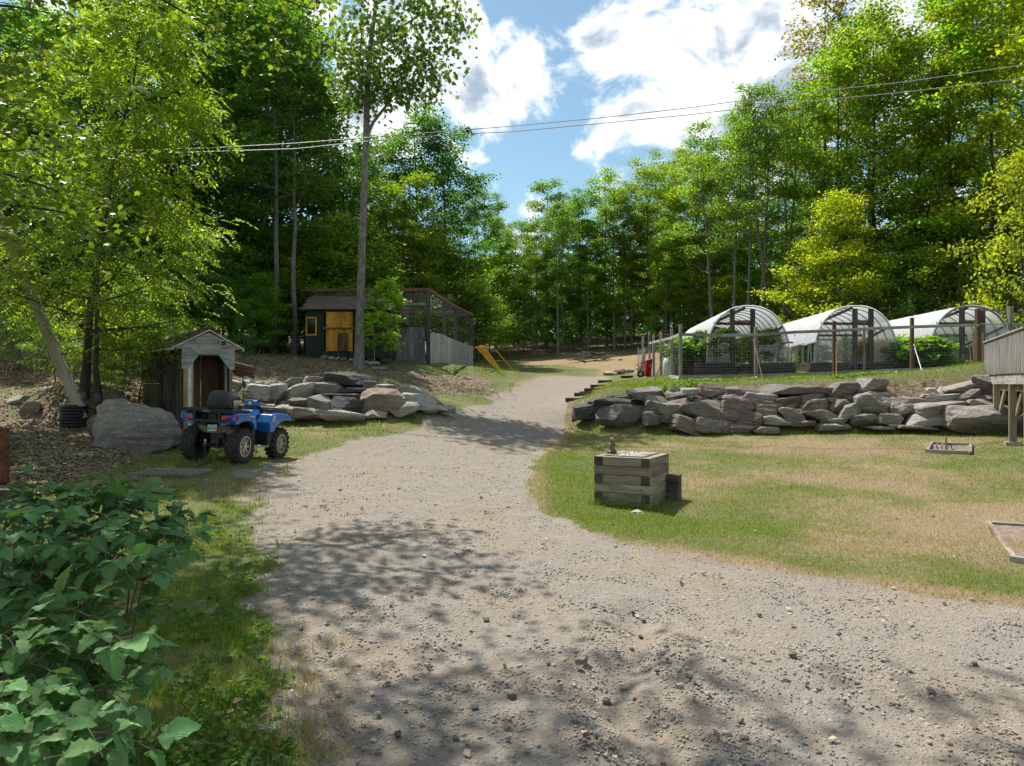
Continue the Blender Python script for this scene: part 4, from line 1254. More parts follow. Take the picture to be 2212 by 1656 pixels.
GD = 27.5; GL = 9.0; DRIFT = .095
def arch(s, e=2.35):
    """s in -1..1 along the hoop -> x, z (feet at z=0)"""
    a = math.pi / 2 * (1 - s)
    c_, s_ = math.cos(a), math.sin(a)
    return 1.56 * math.copysign(abs(c_) ** (2 / e), c_), 2.10 * abs(s_) ** (2 / e)
def greenhouse(px, label, doors, seed, dark_hoop=False):
    g = np.random.default_rng(seed)
    x0 = (px - CX) / F * GD
    zf = cz_(783, GD)
    e = empty('hoop_greenhouse', (x0, GD, zf), 0, label, 'greenhouse')
    def Q(x, y, z): return Vector((x + DRIFT * y, y, z))
    for k in range(13):
        y = GL * k / 12
        m = MB(); m.tube([Q(*(arch(-1 + 2 * i / 26)[0], y, arch(-1 + 2 * i / 26)[1])) for i in range(27)], .045 if (k == 0 and dark_hoop) else .024, 6)
        m.build('hoop', wood_grey if (k == 0 and dark_hoop) else metal_grey, e)
    # cover, sides rolled up
    nu, nv = 56, 40
    s0 = None
    ss = [i / 400 for i in range(401)]
    zmin = .72
    smax = max(s for s in ss if arch(s)[1] >= zmin)
    V = []
    for j in range(nv + 1):
        y = -.05 + (GL + .1) * j / nv
        lift = .04 * math.sin(j * .9 + seed) + .03 * math.sin(j * 2.1)
        ph = abs(math.sin(math.pi * y / (GL / 12)))
        for i in range(nu + 1):
            s = (-1 + 2 * i / nu) * smax
            x, z = arch(s)
            k_ = 1.022 - .010 * ph
            edge = max(0, abs(s) / smax - .8) / .2
            V.append(Q(x * k_, y, z * k_ + lift * edge + g.normal(0, .004)))
    V = np.array(V); ii = np.arange((nu + 1) * (nv + 1)).reshape(nv + 1, nu + 1)
    Fq = np.stack([ii[:-1, :-1], ii[:-1, 1:], ii[1:, 1:], ii[1:, :-1]], -1).reshape(-1, 4)
    link('cover', mesh_np('cover', V, Fq, film, True), e)
    for s in (-1, 1):
        x, z = arch(s * smax)
        m = MB(); m.tube([Q(x * 1.03, y, z + .04 * math.sin(y * 3 + seed)) for y in np.linspace(-.45, GL, 14)], .035, 6); m.build('roll_bar', wood_grey, e)
        # thin posts below the rolled side
        for k in range(9):
            y = .5 + k * 1.0
            m = MB(); m.tube([Q(s * 1.50, y, -.35), Q(s * 1.53, y, .75)], .018, 5); m.build('side_stake', metal_grey, e)
    # end frames
    for y, full_ in ((0.0, True), (GL, False)):
        for xx in doors:
            zt = 2.0 if abs(xx) < .9 else 1.7
            one_bar('door_post', Q(xx, y, -.42), Q(xx, y, zt), .16, .13, wood_dark, e, (0, 1, 0), .006)
        one_bar('cross_bar', Q(-1.28, y + .06, 1.46), Q(doors[1], y + .06, 1.44), .05, .10, wood_dark, e)
        one_bar('cross_bar', Q(doors[0], y + .07, 1.54), Q(doors[1], y + .07, 1.54), .05, .08, wood_red, e)
    one_bar('brace', Q(-1.15, .7, 1.55), Q(-.1, .02, 2.05), .05, .10, wood_dark, e)
    one_bar('brace', Q(.2, 2.5, .35), Q(1.35, .2, 1.35), .05, .08, wood_dark, e)
    one_bar('brace', Q(-.3, 5, 1.0), Q(.5, 2.5, .5), .05, .08, wood_brown, e)
    for xx, y in ((-1.15, .9), (-.5, 4.0), (.9, 3.5), (-1.2, 5.5), (.2, 7.5)):
        one_bar('inner_post', Q(xx, y, -.4), Q(xx, y, 1.3), .10, .10, wood_brown, e, (0, 1, 0))
    for y in (3.0, 6.0):
        one_bar('tie_beam', Q(-1.42, y, 1.2), Q(1.42, y, 1.2), .05, .09, wood_dark, e)
    # clear film across the lower ends
    for xa, xb in ((-1.55, doors[0] - .08), (doors[1] + .08, 1.55)):
        V = [Q(xa, -.01, -.02), Q(xb, -.01, -.02), Q(xb, -.01, .95), Q(xa * .97, -.01, .95)]
        link('end_panel', mesh_np('end_panel', np.array(V), np.array([[0, 1, 2, 3]]), clear_), e)
    one_bar('sill', Q(-1.6, -.02, -.03), Q(doors[0], -.02, -.03), .08, .05, wood_grey, e)
    return e
GH1 = greenhouse(1616, 'hoop greenhouse with leafy tomato plants in both end panels, nearest the wheelbarrow', (-.60, .17), 1)
GH2 = greenhouse(1848, 'middle hoop greenhouse of the three, with tan dried stems at its door', (-.02, .58), 2)
GH3 = greenhouse(2098, 'hoop greenhouse with a dark wooden front arch, beside the railed deck', (-.35, .42), 3, True)
one_bar('screen_door_frame', (-.02 + .28, -.12, -.35), (.26, -.12, 1.25), .06, .04, wood_grey, GH2, (0, 1, 0))
one_bar('screen_door_frame', (.10, -.5, -.35), (.10, -.5, 1.2), .06, .04, wood_grey, GH2, (0, 1, 0))
one_bar('screen_door_frame', (.10, -.5, 1.2), (.26, -.12, 1.25), .05, .05, wood_grey, GH2)
for xx in (.02, .36): one_bar('screen_door_frame', (xx, -.1, -.35), (xx, -.1, 1.1), .07, .04, wood_new, GH3, (0, 1, 0))

# raised beds of stacked ties
def tie_bed(name_label, xa, xb, zt, zb, rows=3, L=8.5, D=GD - .12):
    e = empty('raised_bed', ((xa + xb) / 2, D, zb), 0, name_label, 'raised bed')
    h = (zt - zb) / rows
    for r_ in range(rows):
        z = h * (r_ + .5)
        one_box('tie', (random.uniform(-.03, .03), random.uniform(-.02, .02), z), (xb - xa - (.0 if r_ % 2 else .06), .2, h * .97), wood_tie, e, bevel=.015)
        for s in (-1, 1):
            for q in range(3):
                one_box('tie', (s * ((xb - xa) / 2 - .1) + DRIFT * (1.6 + q * 2.8) , .14 + L / 6 + q * L / 3, z), (.2, L / 3 - .03, h * .97), wood_tie, e, bevel=.015)
    m = MB()
    m.box((DRIFT * L / 2, L / 2 + .1, (zt - zb) - .09), (xb - xa - .4, L, .1)); m.build('soil', sand, e)
    return e
beds = []
for (pa, pb, lab) in [(1497, 1586, 'raised bed of dark ties left of the door in the tomato greenhouse'), (1631, 1712, 'raised bed of dark ties right of the door in the tomato greenhouse'),
                      (1745, 1832, 'raised bed of dark ties left of the door in the middle greenhouse'), (1868, 1956, 'raised bed of dark ties right of the door, holding tan dried stems'),
                      (1985, 2094, 'raised bed of dark ties in the greenhouse with the wooden arch, by the squash')]:
    xa, xb = cx_(pa, GD), cx_(pb, GD)
    zb = min(gz(xa, GD), gz(xb, GD)) - .03
    beds.append(tie_bed(lab, xa, xb, cz_(783, GD) - .02, zb))

# ---- garden fence
fr = [(1470, 701, 820), (1633, 707, 814), (1802, 695, 809), (1970, 687, 803), (2112, 669, 797)]
f0 = P3(1470, 818, 25); f0.z = gz(f0.x, f0.y)
FE = empty('garden_fence', f0, 0, 'post and rail garden fence with square wire mesh above the boulder wall', 'fence')
def fq(v): return Vector(v) - f0
posts = [(px, yt, 25.0) for px, yt, yb in fr]
for px, yt, D in posts + [(1451, 711, 28.0), (1428, 718, 30.5), (1412, 724, 33.0), (1403, 717, 34.5), (1389, 727, 36.5)]:
    x = (px - CX) / F * D; z0 = gz(x, D)
    one_bar('post', fq((x, D, z0 - .35)), fq((x, D, cz_(yt, D))), .10, .10, wood_grey if D > 26 or px < 1640 else wood_brown, FE, (0, 1, 0), .006)
tr_ = [P3(px, y, 24.93) for px, y in ((1466, 723), (1560, 725), (1640, 724), (1720, 718), (1802, 715), (1890, 710), (1970, 707), (2050, 704), (2115, 703))]
for a, b_ in zip(tr_[:-1], tr_[1:]): one_bar('top_rail', fq(a), fq(b_), .05, .10, wood_grey, FE, bevel=.004)
br_ = [P3(px, y, 24.95) for px, y in ((1466, 817), (1560, 817), (1640, 815), (1720, 812), (1802, 809), (1890, 805), (1970, 801), (2050, 798), (2116, 796))]
for a, b_ in zip(br_[:-1], br_[1:]): one_bar('bottom_board', fq(a), fq(b_), .05, .17, wood_grey, FE, bevel=.004)
sr = [P3(1470, 723, 25), P3(1449, 731, 28), P3(1428, 736, 30.5), P3(1403, 742, 34.5)]
for a, b_ in zip(sr[:-1], sr[1:]): one_bar('top_rail', fq(a), fq(b_), .05, .10, wood_pale, FE)
sb = [P3(1470, 819, 25), P3(1445, 815, 28.4)]
one_bar('bottom_board', fq(sb[0]), fq(sb[1]), .05, .16, wood_pale, FE)
m = MB()
for i in range(4):
    xa, xb = fr[i][0], fr[i + 1][0]
    yta, ytb = np.interp([xa, xb], [1466, 1640, 1802, 2115], [723, 724, 715, 703]); yba, ybb = np.interp([xa, xb], [1466, 1640, 1802, 2115], [817, 815, 809, 796])
    wires(m, fq(P3(xa, yba, 24.9)), fq(P3(xb, ybb, 24.9)), fq(P3(xb, ytb, 24.9)), fq(P3(xa, yta, 24.9)), 26, 15, .0016)
wires(m, fq(P3(1470, 819, 25.0)), fq(P3(1403, 812, 34.5)), fq(P3(1403, 742, 34.5)), fq(P3(1470, 723, 25.0)), 60, 15, .0016)
tag(m.build('wire_mesh', metal_wire, FE), kind='stuff')
# chain link return beside the deck and tall gate posts
CF = empty('chain_link_fence', P3(2112, 796, 25), 0, 'chain link fence section between the garden fence corner and the deck', 'fence')
c00 = CF.location
m = MB()
A0, B0 = P3(2114, 796, 25) - c00, P3(2185, 792, 26.5) - c00
Ht = 1.52
for i in range(-14, 34):
    for s in (1, -1):
        f0_, f1_ = i / 34.0, i / 34.0 + s * .42
        z0_, z1_ = 0.0, Ht
        if f1_ < 0: z1_ = Ht * (f0_) / .42 if s < 0 else z1_; f1_ = 0.0
        if f1_ > 1: z1_ = Ht * (1 - f0_) / .42; f1_ = 1.0
        if f0_ < 0: z0_ = Ht * (-f0_) / .42; f0_ = 0.0
        if f0_ > 1 or z1_ <= z0_: continue
        m.tube([A0.lerp(B0, f0_) + Vector((0, 0, z0_)), A0.lerp(B0, f1_) + Vector((0, 0, z1_))], .003, 3, False)
tag(m.build('mesh', metal_wire, CF), kind='stuff')
m = MB(); m.tube([A0 + Vector((0, 0, Ht)), B0 + Vector((0, 0, Ht))], .02, 6); m.build('top_pipe', metal_grey, CF)
m = MB(); m.tube([B0, B0 + Vector((0, 0, Ht + .03))], .028, 6); m.build('pipe_post', metal_grey, CF)
one_bar('post', P3(2112, 799, 25.1) - c00, P3(2112, 667, 25.1) - c00, .13, .13, wood_brown, CF, (0, 1, 0))
one_bar('post', P3(2182, 799, 24.5) - c00, P3(2182, 662, 24.5) - c00, .14, .14, wood_grey, CF, (0, 1, 0))
one_bar('cross_rail', P3(2117, 671, 25) - c00, P3(2180, 671, 24.6) - c00, .05, .05, wood_grey, CF)
one_bar('cross_rail', P3(2186, 702, 24.4) - c00, P3(2260, 702, 24) - c00, .05, .12, wood_grey, CF)
# leaning rods
for a, b_, D0, D1, mt, lab in [((1449, 735), (1411, 826), 28, 26.5, steel_dark, 'dark rod leaning on the side fence by the corner post'), ((1627, 733), (1650, 836), 24.8, 22.6, metal_rust, 'rusty rod bracing the garden fence by the tomato greenhouse'),
                               ((1806, 742), (1807, 826), 24.85, 22.4, metal_rust, 'thin rusty stake upright before the middle fence post'), ((1974, 745), (1996, 829), 24.8, 22.2, metal_grey, 'pale metal rod bracing the fence before the squash leaves')]:
    pa, pb = P3(*a, D0), P3(*b_, D1); pb.z = gz(pb.x, pb.y) - .05
    m = MB(); m.tube([pa - pb, Vector((0, 0, 0))], .016, 6); tag(m.build('rod', mt, None, pb), lab, 'rod')
# culvert mouth in the bank
p = P3(2010, 829, 21.9)
m = MB()
m.tube([p - p, Vector((0, .5, .08))], .085, 14, False); m.tube([Vector((0, .0, 0)), Vector((0, .5, .08))], .07, 14, False)
tag(m.build('drain_pipe', black_plastic, None, p), 'black drain pipe end poking from the grassy bank below the fence', 'pipe')

# ---- railed deck at the right
e0, e1 = P3(2129, 817, 20.0), P3(2212, 803.5, 14.8)
zd = (e0.z + e1.z) / 2
de = Vector((e1.x - e0.x, e1.y - e0.y, 0)).normalized()
DK_ = empty('deck', (e0.x, e0.y, zd), ang(de.x, de.y), 'raised wooden deck with closely slatted grey railing at the lawn edge', 'deck')
LD = 8.5     # along the edge (+x local); deck body on the +y side
for k in range(int(LD / .145)):
    pass
m = MB()
RH = .90
nsl = 58
lath = MB(); lath.box((0, 0, 0), (.027, .020, RH - .04)); lathm = [lath.mesh('slat', wood_grey)]
for k in range(160):
    o = link('slat', lathm[0], DK_, (.03 + k * .038, -.02, RH / 2 + .01 + random.uniform(-.006, .006)), (random.uniform(-.008, .008), random.uniform(-.006, .006), 0))
one_bar('backing_rail', (-.02, .012, .12), (nsl * .105, .012, .12), .04, .09, wood_dark, DK_)
one_bar('backing_rail', (-.02, .012, RH - .1), (nsl * .105, .012, RH - .1), .04, .09, wood_dark, DK_)
one_bar('rail_cap', (-.05, 0, RH + .03), (nsl * .105, 0, RH + .03), .12, .035, wood_grey, DK_)
one_bar('rim_board', (-.05, .02, -.11), (nsl * .105, .02, -.11), .04, .20, wood_grey, DK_)
one_bar('rim_board', (-.03, 0, -.11), (-.03, 3.2, -.11), .04, .20, wood_grey, DK_)
for k in range(20):
    one_box('deck_board', (nsl * .105 / 2, .08 + k * .15, .0), (nsl * .105, .142, .034), wood_grey, DK_)
for k in range(9):
    one_box('joist', (.3 + k * .6, 1.6, -.12), (.04, 3.1, .19), wood_grey, DK_)
for k in range(28):
    one_box('slat', (-.05, .10 + k * .108, RH / 2 + .01), (.022, .085, RH - .04), wood_grey, DK_)
one_bar('rail_cap', (-.05, -.05, RH + .03), (-.05, 3.1, RH + .03), .10, .034, wood_pale, DK_)
Mi = DK_.matrix_basis.inverted()
for px, yb, D in ((2187.5, 957, 16.3), (2153, 888, 18.25)):
    w0 = P3(px, yb, D)
    l = Mi @ w0
    one_bar('post', (l.x, l.y, l.z), (l.x, l.y, -.22), .14, .14, wood_timber, DK_, (0, 1, 0), .006)
    one_box('footing', (l.x, l.y, l.z - .03), (.30, .30, .10), rock_pale, DK_)
    one_bar('brace', (l.x, l.y + .05, -1.0), (l.x + .75, l.y + .1, -.24), .05, .12, wood_timber, DK_)
    one_bar('brace', (l.x, l.y + .1, -1.0), (l.x + .0, l.y + .9, -.24), .05, .12, wood_timber, DK_, (1, 0, 0))
l = Mi @ P3(2187.5, 957, 16.3)
for ox, oy in ((1.9, 0), (0, 2.2), (-1.9, 2.4)):
    wz = DK_.matrix_basis @ Vector((l.x + ox, l.y + oy, 0)); zg = gz(wz.x, wz.y) - .2 - zd
    one_bar('post', (l.x + ox, l.y + oy, zg), (l.x + ox, l.y + oy, -.22), .14, .14, wood_timber, DK_, (0, 1, 0))
one_bar('beam', (-.02, .12, -.27), (nsl * .105, .12, -.27), .09, .18, wood_timber, DK_)

# ------------------------------------------------------------------ the four wheeler (local: x right, y forward)
ATV = empty('four_wheeler', (0, 0, 0), R(-10), 'blue four wheeler with black rear backrest parked by the plank shelter', 'quad bike')
ax0, ay0 = -5.568, 14.79
ATV.location = (ax0, ay0, 0)
zc_ = [gz(*(ATV.matrix_basis @ Vector((x, y, 0))).xy) for x in (-.47, .47) for y in (-.72, .72)]
zr = (zc_[0] + zc_[2]) / 2; zf_ = (zc_[1] + zc_[3]) / 2
ATV.location.z = sum(zc_) / 4 + .0
ATV.rotation_euler = (math.atan2(zf_ - zr, 1.44), math.atan2((zc_[0] + zc_[1]) / 2 - (zc_[2] + zc_[3]) / 2, .94), R(-10))

def wheel(x, y, wd):
    w_ = empty('wheel', (x, y, .325)); w_.parent = ATV
    s = 1 if x > 0 else -1
    m = MB(); n = 32
    prof = [(-wd / 2 * .72, .195), (-wd / 2, .225), (-wd / 2, .275), (-wd / 2 * .82, .305), (-wd / 4, .318), (wd / 4, .318), (wd / 2 * .82, .305), (wd / 2, .275), (wd / 2, .225), (wd / 2 * .72, .195)]
    m.loft([[(px_, pr_ * math.cos(2 * math.pi * k / n), pr_ * math.sin(2 * math.pi * k / n)) for px_, pr_ in prof] for k in range(n)] + [[(px_, pr_, 0) for px_, pr_ in prof]], False)
    ty = m.build('tyre', rubber, w_, smooth=True)
    lg = MB()
    for k in range(17):
        for q, (xx, off, tw) in enumerate(((-wd * .30, 0, .35), (wd * .30, .5, -.35), (0, .25, 0), (-wd * .47, .5, 0), (wd * .47, 0, 0))):
            a = 2 * math.pi * (k + off) / 17
            rr = .322 if q < 3 else .295
            M = Matrix.Rotation(a, 3, 'X') @ Matrix.Rotation(tw, 3, 'Z')
            c = Matrix.Rotation(a, 3, 'X') @ Vector((xx, 0, rr))
            lg.box(c, (wd * .30 if q < 2 else wd * .20, .050 if q != 2 else .042, .042), M, (.8, .8))
    lg.build('tread', rubber, ty, bevel=.006, seg=1)
    # rim: lip, dish, paired spokes, hub
    m = MB()
    xo = s * wd * .40
    def ring(r0_, r1_, xa, xb):
        m.loft([[(xa, r0_ * math.cos(2 * math.pi * k / 28), r0_ * math.sin(2 * math.pi * k / 28)) for k in range(28)], [(xb, r0_ * math.cos(2 * math.pi * k / 28), r0_ * math.sin(2 * math.pi * k / 28)) for k in range(28)],
                [(xb, r1_ * math.cos(2 * math.pi * k / 28), r1_ * math.sin(2 * math.pi * k / 28)) for k in range(28)], [(xa, r1_ * math.cos(2 * math.pi * k / 28), r1_ * math.sin(2 * math.pi * k / 28)) for k in range(28)], [(xa, r0_ * math.cos(2 * math.pi * k / 28), r0_ * math.sin(2 * math.pi * k / 28)) for k in range(28)]], False)
    ring(.178, .200, xo - s * .05, xo + s * .012)
    for k in range(8):
        for dd in (-.13, .13):
            a = 2 * math.pi * k / 8 + dd
            M = Matrix.Rotation(a, 3, 'X')
            m.box(M @ Vector((xo - s * .02, 0, .108)), (.022, .017, .155), M)
    m.tube([(xo - s * .06, 0, 0), (xo + s * .012, 0, 0)], .042, 14)
    m.build('rim', rim_alloy, w_)
    m = MB(); m.tube([(xo - s * .075, 0, 0), (xo - s * .055, 0, 0)], .186, 24); m.build('brake_dish', black_plastic, w_)
for x, y, wd in ((-.465, -.72, .27), (.465, -.72, .27), (-.475, .72, .235), (.475, .72, .235)): wheel(x, y, wd)

def part(name, mat, bevel=.012, seg=2, smooth=False):
    def deco(fn):
        m = MB(); fn(m); return m.build(name, mat, ATV, bevel=bevel, seg=seg, smooth=smooth)
    return deco
@part('chassis', steel_dark, .01)
def _(m):
    m.box((0, 0, .46), (.30, 1.5, .20)); m.box((0, -.72, .36), (.16, .22, .18)); m.box((0, .72, .36), (.16, .22, .18)); m.box((0, 0, .33), (.34, 1.1, .05))
    for y in (-.72, .72):
        m.tube([(-.42, y, .33), (.42, y, .33)], .024, 8)
        for s in (-1, 1):
            for dy in (-.13, .13): m.tube([(s * .12, y + dy, .30), (s * .38, y, .27)], .018, 6); m.tube([(s * .12, y + dy, .46), (s * .38, y, .42)], .016, 6)
@part('engine', muddy, .01)
def _(m):
    m.box((0, -.05, .56), (.34, .55, .28)); m.tube([(.1, -.2, .5), (.22, -.6, .58)], .04, 8)
for s in (-1, 1):
    for y in (-.80, .62):
        m = MB()
        a, b_ = Vector((s * .24, y, .70)), Vector((s * .34, y + .04, .36))
        pts = []
        for i in range(49):
            f = i / 48; c = a.lerp(b_, .12 + .62 * f); th = f * 2 * math.pi * 6
            pts.append(c + Vector((math.cos(th) * .038, math.sin(th) * .038, 0)))
        m.tube(pts, .008, 5); m.tube([a, b_], .018, 6); m.build('shock_absorber', steel_dark, ATV)
for s in (-1, 1):
    def mir(pr): return pr
    m = MB()
    m.prism([(-1.06, .74), (-1.13, .90), (-1.02, .955), (-.62, .945), (-.42, .92), (-.33, .85), (-.29, .66), (-.335, .62), (-.40, .74), (-.54, .805), (-.80, .81), (-.97, .745)], 'x', s * .27, s * .555)
    m.build('rear_fender', blue_paint, ATV, bevel=.022, seg=3)
    m = MB()
    m.prism([(-.98, .72), (-.80, .79), (-.54, .785), (-.41, .725), (-.345, .61), (-.32, .30), (-.29, .28), (-.27, .62), (-.36, .84), (-.60, .88), (-1.02, .86)], 'x', s * .24, s * .50)
    m.build('fender_liner', black_plastic, ATV, bevel=.01)
    m = MB()
    m.prism([(.26, .56), (.20, .76), (.30, .93), (.55, .965), (.98, .945), (1.13, .88), (1.17, .79), (1.08, .815), (.93, .815), (.72, .78), (.52, .70), (.40, .57)], 'x', s * .25, s * .56)
    m.build('front_fender', blue_paint, ATV, bevel=.022, seg=3)
    m = MB()
    m.prism([(.22, .27), (.20, .56), (.40, .56), (.52, .69), (.50, .50), (.40, .26)], 'x', s * .22, s * .53)
    m.build('leg_guard', black_plastic, ATV, bevel=.012)
    m = MB(); m.prism([(-.30, .30), (-.30, .74), (.22, .74), (.22, .30)], 'x', s * .17, s * .28); m.build('side_panel', black_plastic, ATV, bevel=.01)
    m = MB(); m.box((s * .42, -.03, .285), (.26, .56, .03))
    for k in range(7): m.box((s * .42, -.26 + k * .075, .306), (.22, .02, .016))
    m.build('foot_rest', metal_grey, ATV, bevel=.004)
    # tail lamp wedge and the blue lip under it
    m = MB(); m.loft([[(s * .285, -1.155, .815), (s * .335, -1.165, .785), (s * .50, -1.12, .835), (s * .505, -1.10, .90), (s * .30, -1.15, .905)], [(s * .285, -1.06, .815), (s * .335, -1.06, .785), (s * .50, -1.04, .835), (s * .505, -1.03, .90), (s * .30, -1.06, .905)]])
    m.build('tail_lamp', tail_red, ATV, bevel=.006)
    m = MB(); m.loft([[(s * .24, -1.14, .735), (s * .33, -1.15, .70), (s * .555, -1.10, .82), (s * .555, -1.09, .93), (s * .515, -1.12, .93), (s * .515, -1.13, .835), (s * .34, -1.165, .765), (s * .26, -1.16, .80)],
                      [(s * .24, -1.0, .735), (s * .33, -1.0, .70), (s * .555, -.98, .82), (s * .555, -.98, .93), (s * .515, -1.0, .93), (s * .515, -1.0, .835), (s * .34, -1.0, .765), (s * .26, -1.0, .80)]])
    m.build('tail_trim', blue_paint, ATV, bevel=.008)
    one_box('reflector', (s * .562, -1.06, .86), (.008, .07, .10), white_plastic if s < 0 else tail_red, ATV)
@part('cargo_box', black_plastic, .012)
def _(m):
    m.box((-.255, -1.06, .86), (.04, .22, .19)); m.box((.255, -1.06, .86), (.04, .22, .19)); m.box((0, -1.09, .775), (.52, .17, .03)); m.box((0, -.96, .86), (.50, .03, .18)); m.box((0, -1.15, .80), (.52, .03, .03))
    for xx in (-.12, .12): m.box((xx, -1.0, .85), (.02, .08, .14))
@part('rear_rack', black_plastic, .010)
def _(m):
    m.prism([(-.52, -1.17), (.52, -1.17), (.50, -.98), (.45, -.42), (-.45, -.42), (-.50, -.98)], 'z', .950, .982)
    for s in (-1, 1):
        m.tube([(s * .50, -1.15, .995), (s * .51, -.95, 1.0), (s * .46, -.45, .995)], .018, 8)
    m.tube([(-.50, -1.165, .995), (.50, -1.165, .995)], .018, 8)
    for xx in (-.36, -.24, .24, .36): m.box((xx, -.80, .992), (.03, .62, .022))
@part('seat', vinyl, .03, 3)
def _(m):
    m.loft([[(-.19 * a, y, .80), (.19 * a, y, .80), (.20 * a, y, z - .05), (.14 * a, y, z), (-.14 * a, y, z), (-.20 * a, y, z - .05)] for y, z, a in ((-.60, 1.04, 1.05), (-.40, 1.02, 1.05), (-.22, .955, .95), (.02, .925, .80), (.16, .95, .66))])
m = MB()
ringz = []
for z, wx, dy, yo in ((.985, .235, .075, -.70), (1.03, .262, .10, -.71), (1.14, .262, .11, -.73), (1.26, .225, .10, -.75), (1.335, .17, .085, -.762), (1.372, .12, .05, -.765)):
    ringz.append([(wx * math.copysign(abs(math.cos(a)) ** .55, math.cos(a)), yo + dy * math.copysign(abs(math.sin(a)) ** .6, math.sin(a)), z) for a in (2 * math.pi * k / 24 for k in range(24))])
m.loft(ringz)
bk = m.build('backrest', vinyl, ATV, smooth=True); sb_ = bk.modifiers.new('s', 'SUBSURF'); sb_.levels = 1; sb_.render_levels = 1
m = MB(); pts = [(.265 * math.cos(a) * (1.0 if math.sin(a) < .3 else .92), -.80, 1.13 + .235 * math.sin(a)) for a in (R(-20 + 220 * k / 20) for k in range(21))]
m.tube([(p_[0], -.735, p_[2]) for p_ in pts], .008, 6); m.build('piping', paint_white if False else vinyl, bk)
@part('tank_cover', blue_paint, .025, 3)
def _(m):
    m.loft([[(-.10 * a, y, .72), (.10 * a, y, .72), (.15 * a, y, z - .12), (.09 * a, y, z), (-.09 * a, y, z), (-.15 * a, y, z - .12)] for y, z, a in ((.10, .93, 1.2), (.24, 1.00, 1.45), (.40, 1.03, 1.5), (.56, .99, 1.7), (.72, .95, 2.0))])
m = MB(); m.box((0, .17, .955), (.16, .20, .03), Matrix.Rotation(R(14), 3, 'X')); m.build('tank_panel', black_plastic, ATV, bevel=.012)
@part('instrument_pod', blue_paint, .02, 3)
def _(m):
    m.loft([[(-.15, .36, 1.09), (.15, .36, 1.09), (.17, .39, 1.19), (-.17, .39, 1.19)], [(-.16, .52, 1.05), (.16, .52, 1.05), (.15, .52, 1.22), (-.15, .52, 1.22)], [(-.08, .64, 1.06), (.08, .64, 1.06), (.07, .63, 1.17), (-.07, .63, 1.17)]])
m = MB(); m.tube([(0, .365, 1.145), (0, .395, 1.15)], .062, 18); m.build('gauge_bezel', black_plastic, ATV)
m = MB(); m.tube([(0, .352, 1.144), (0, .364, 1.145)], .044, 18); m.build('gauge_face', plate_white, ATV)
@part('headstock', black_plastic, .012)
def _(m):
    m.loft([[(-.12, .34, .98), (.12, .34, .98), (.14, .37, 1.10), (-.14, .37, 1.10)], [(-.13, .56, .96), (.13, .56, .96), (.14, .56, 1.07), (-.14, .56, 1.07)]])
m = MB(); m.tube([(-.42, .22, 1.19), (-.30, .27, 1.20), (-.18, .36, 1.20), (-.12, .42, 1.10), (.12, .42, 1.10), (.18, .36, 1.20), (.30, .27, 1.20), (.42, .22, 1.19)], .014, 8); hb = m.build('handlebar', black_plastic, ATV)
for s in (-1, 1):
    m = MB(); m.tube([(s * .30, .27, 1.20), (s * .43, .215, 1.19)], .022, 10); m.build('grip', rubber, hb)
    m = MB(); m.box((s * .255, .30, 1.205), (.07, .07, .05)); m.tube([(s * .26, .32, 1.23), (s * .26, .32, 1.25)], .03, 10); m.build('control_pod', black_plastic, hb, bevel=.006)
    m = MB(); m.tube([(s * .26, .34, 1.20), (s * .33, .34, 1.195), (s * .41, .28, 1.185)], .007, 6); m.build('brake_lever', steel_dark, hb)
@part('front_rack', black_plastic, .012)
def _(m):
    m.prism([(-.44, .50), (.44, .50), (.50, .66), (.46, 1.10), (.30, 1.17), (-.30, 1.17), (-.46, 1.10), (-.50, .66)], 'z', .975, 1.025)
    for xx in (-.36, -.24, -.12, 0, .12, .24, .36): m.box((xx, .82, 1.032), (.035, .5, .024))
    m.tube([(-.48, .6, 1.05), (-.46, 1.08, 1.05), (-.3, 1.16, 1.05), (.3, 1.16, 1.05), (.46, 1.08, 1.05), (.48, .6, 1.05)], .016, 8)
    for k in range(5): m.box((.535, .70 + k * .085, .955), (.03, .035, .05)); m.box((-.535, .70 + k * .085, .955), (.03, .035, .05))
m = MB(); m.prism([(-.24, .70), (.36, .70), (.34, .60), (.24, .555), (-.08, .555), (-.20, .62)], 'y', -1.05, -.93); m.build('heat_shield', muddy, ATV, bevel=.012)
m = MB(); m.tube([(.36, -1.0, .60), (.36, -.70, .60)], .055, 12); m.build('muffler', muddy, ATV)
lpz = empty('licence_plate', (.085, -1.085, .655)); lpz.parent = ATV; lpz.rotation_euler = (R(-8), R(-3), 0)
one_box('plate', (0, 0, 0), (.185, .006, .125), plate_white, lpz, bevel=.002)
link('lettering', text_mesh('3BN26', .066, plate_ink, .001), lpz, (0, -.0045, -.014), (R(90), 0, 0))
link('lettering', text_mesh('Ontario', .026, plate_ink, .001), lpz, (0, -.0045, .042), (R(90), 0, 0))
one_box('hitch_bar', (0, -1.0, .33), (.05, .34, .05), steel_dark, ATV)
m = MB(); m.tube([(0, -1.14, .35), (0, -1.14, .39)], .018, 8); m.tube([(0, -1.14, .385), (0, -1.14, .40), (0, -1.14, .43), (0, -1.14, .445)], [.016, .028, .028, .012], 12); m.build('hitch_ball', metal_grey, ATV, smooth=True)
one_box('warning_sticker', (.563, .36, .85), (.004, .115, .125), plate_white, ATV, Matrix.Rotation(R(-14), 3, 'X'))
for k in range(4): one_box('sticker_print', (.566, .36 + (.0), .885 - .025 * k), (.003, .085 if k else .06, .010), plate_ink if k else metal_rust, ATV, Matrix.Rotation(R(-14), 3, 'X'))
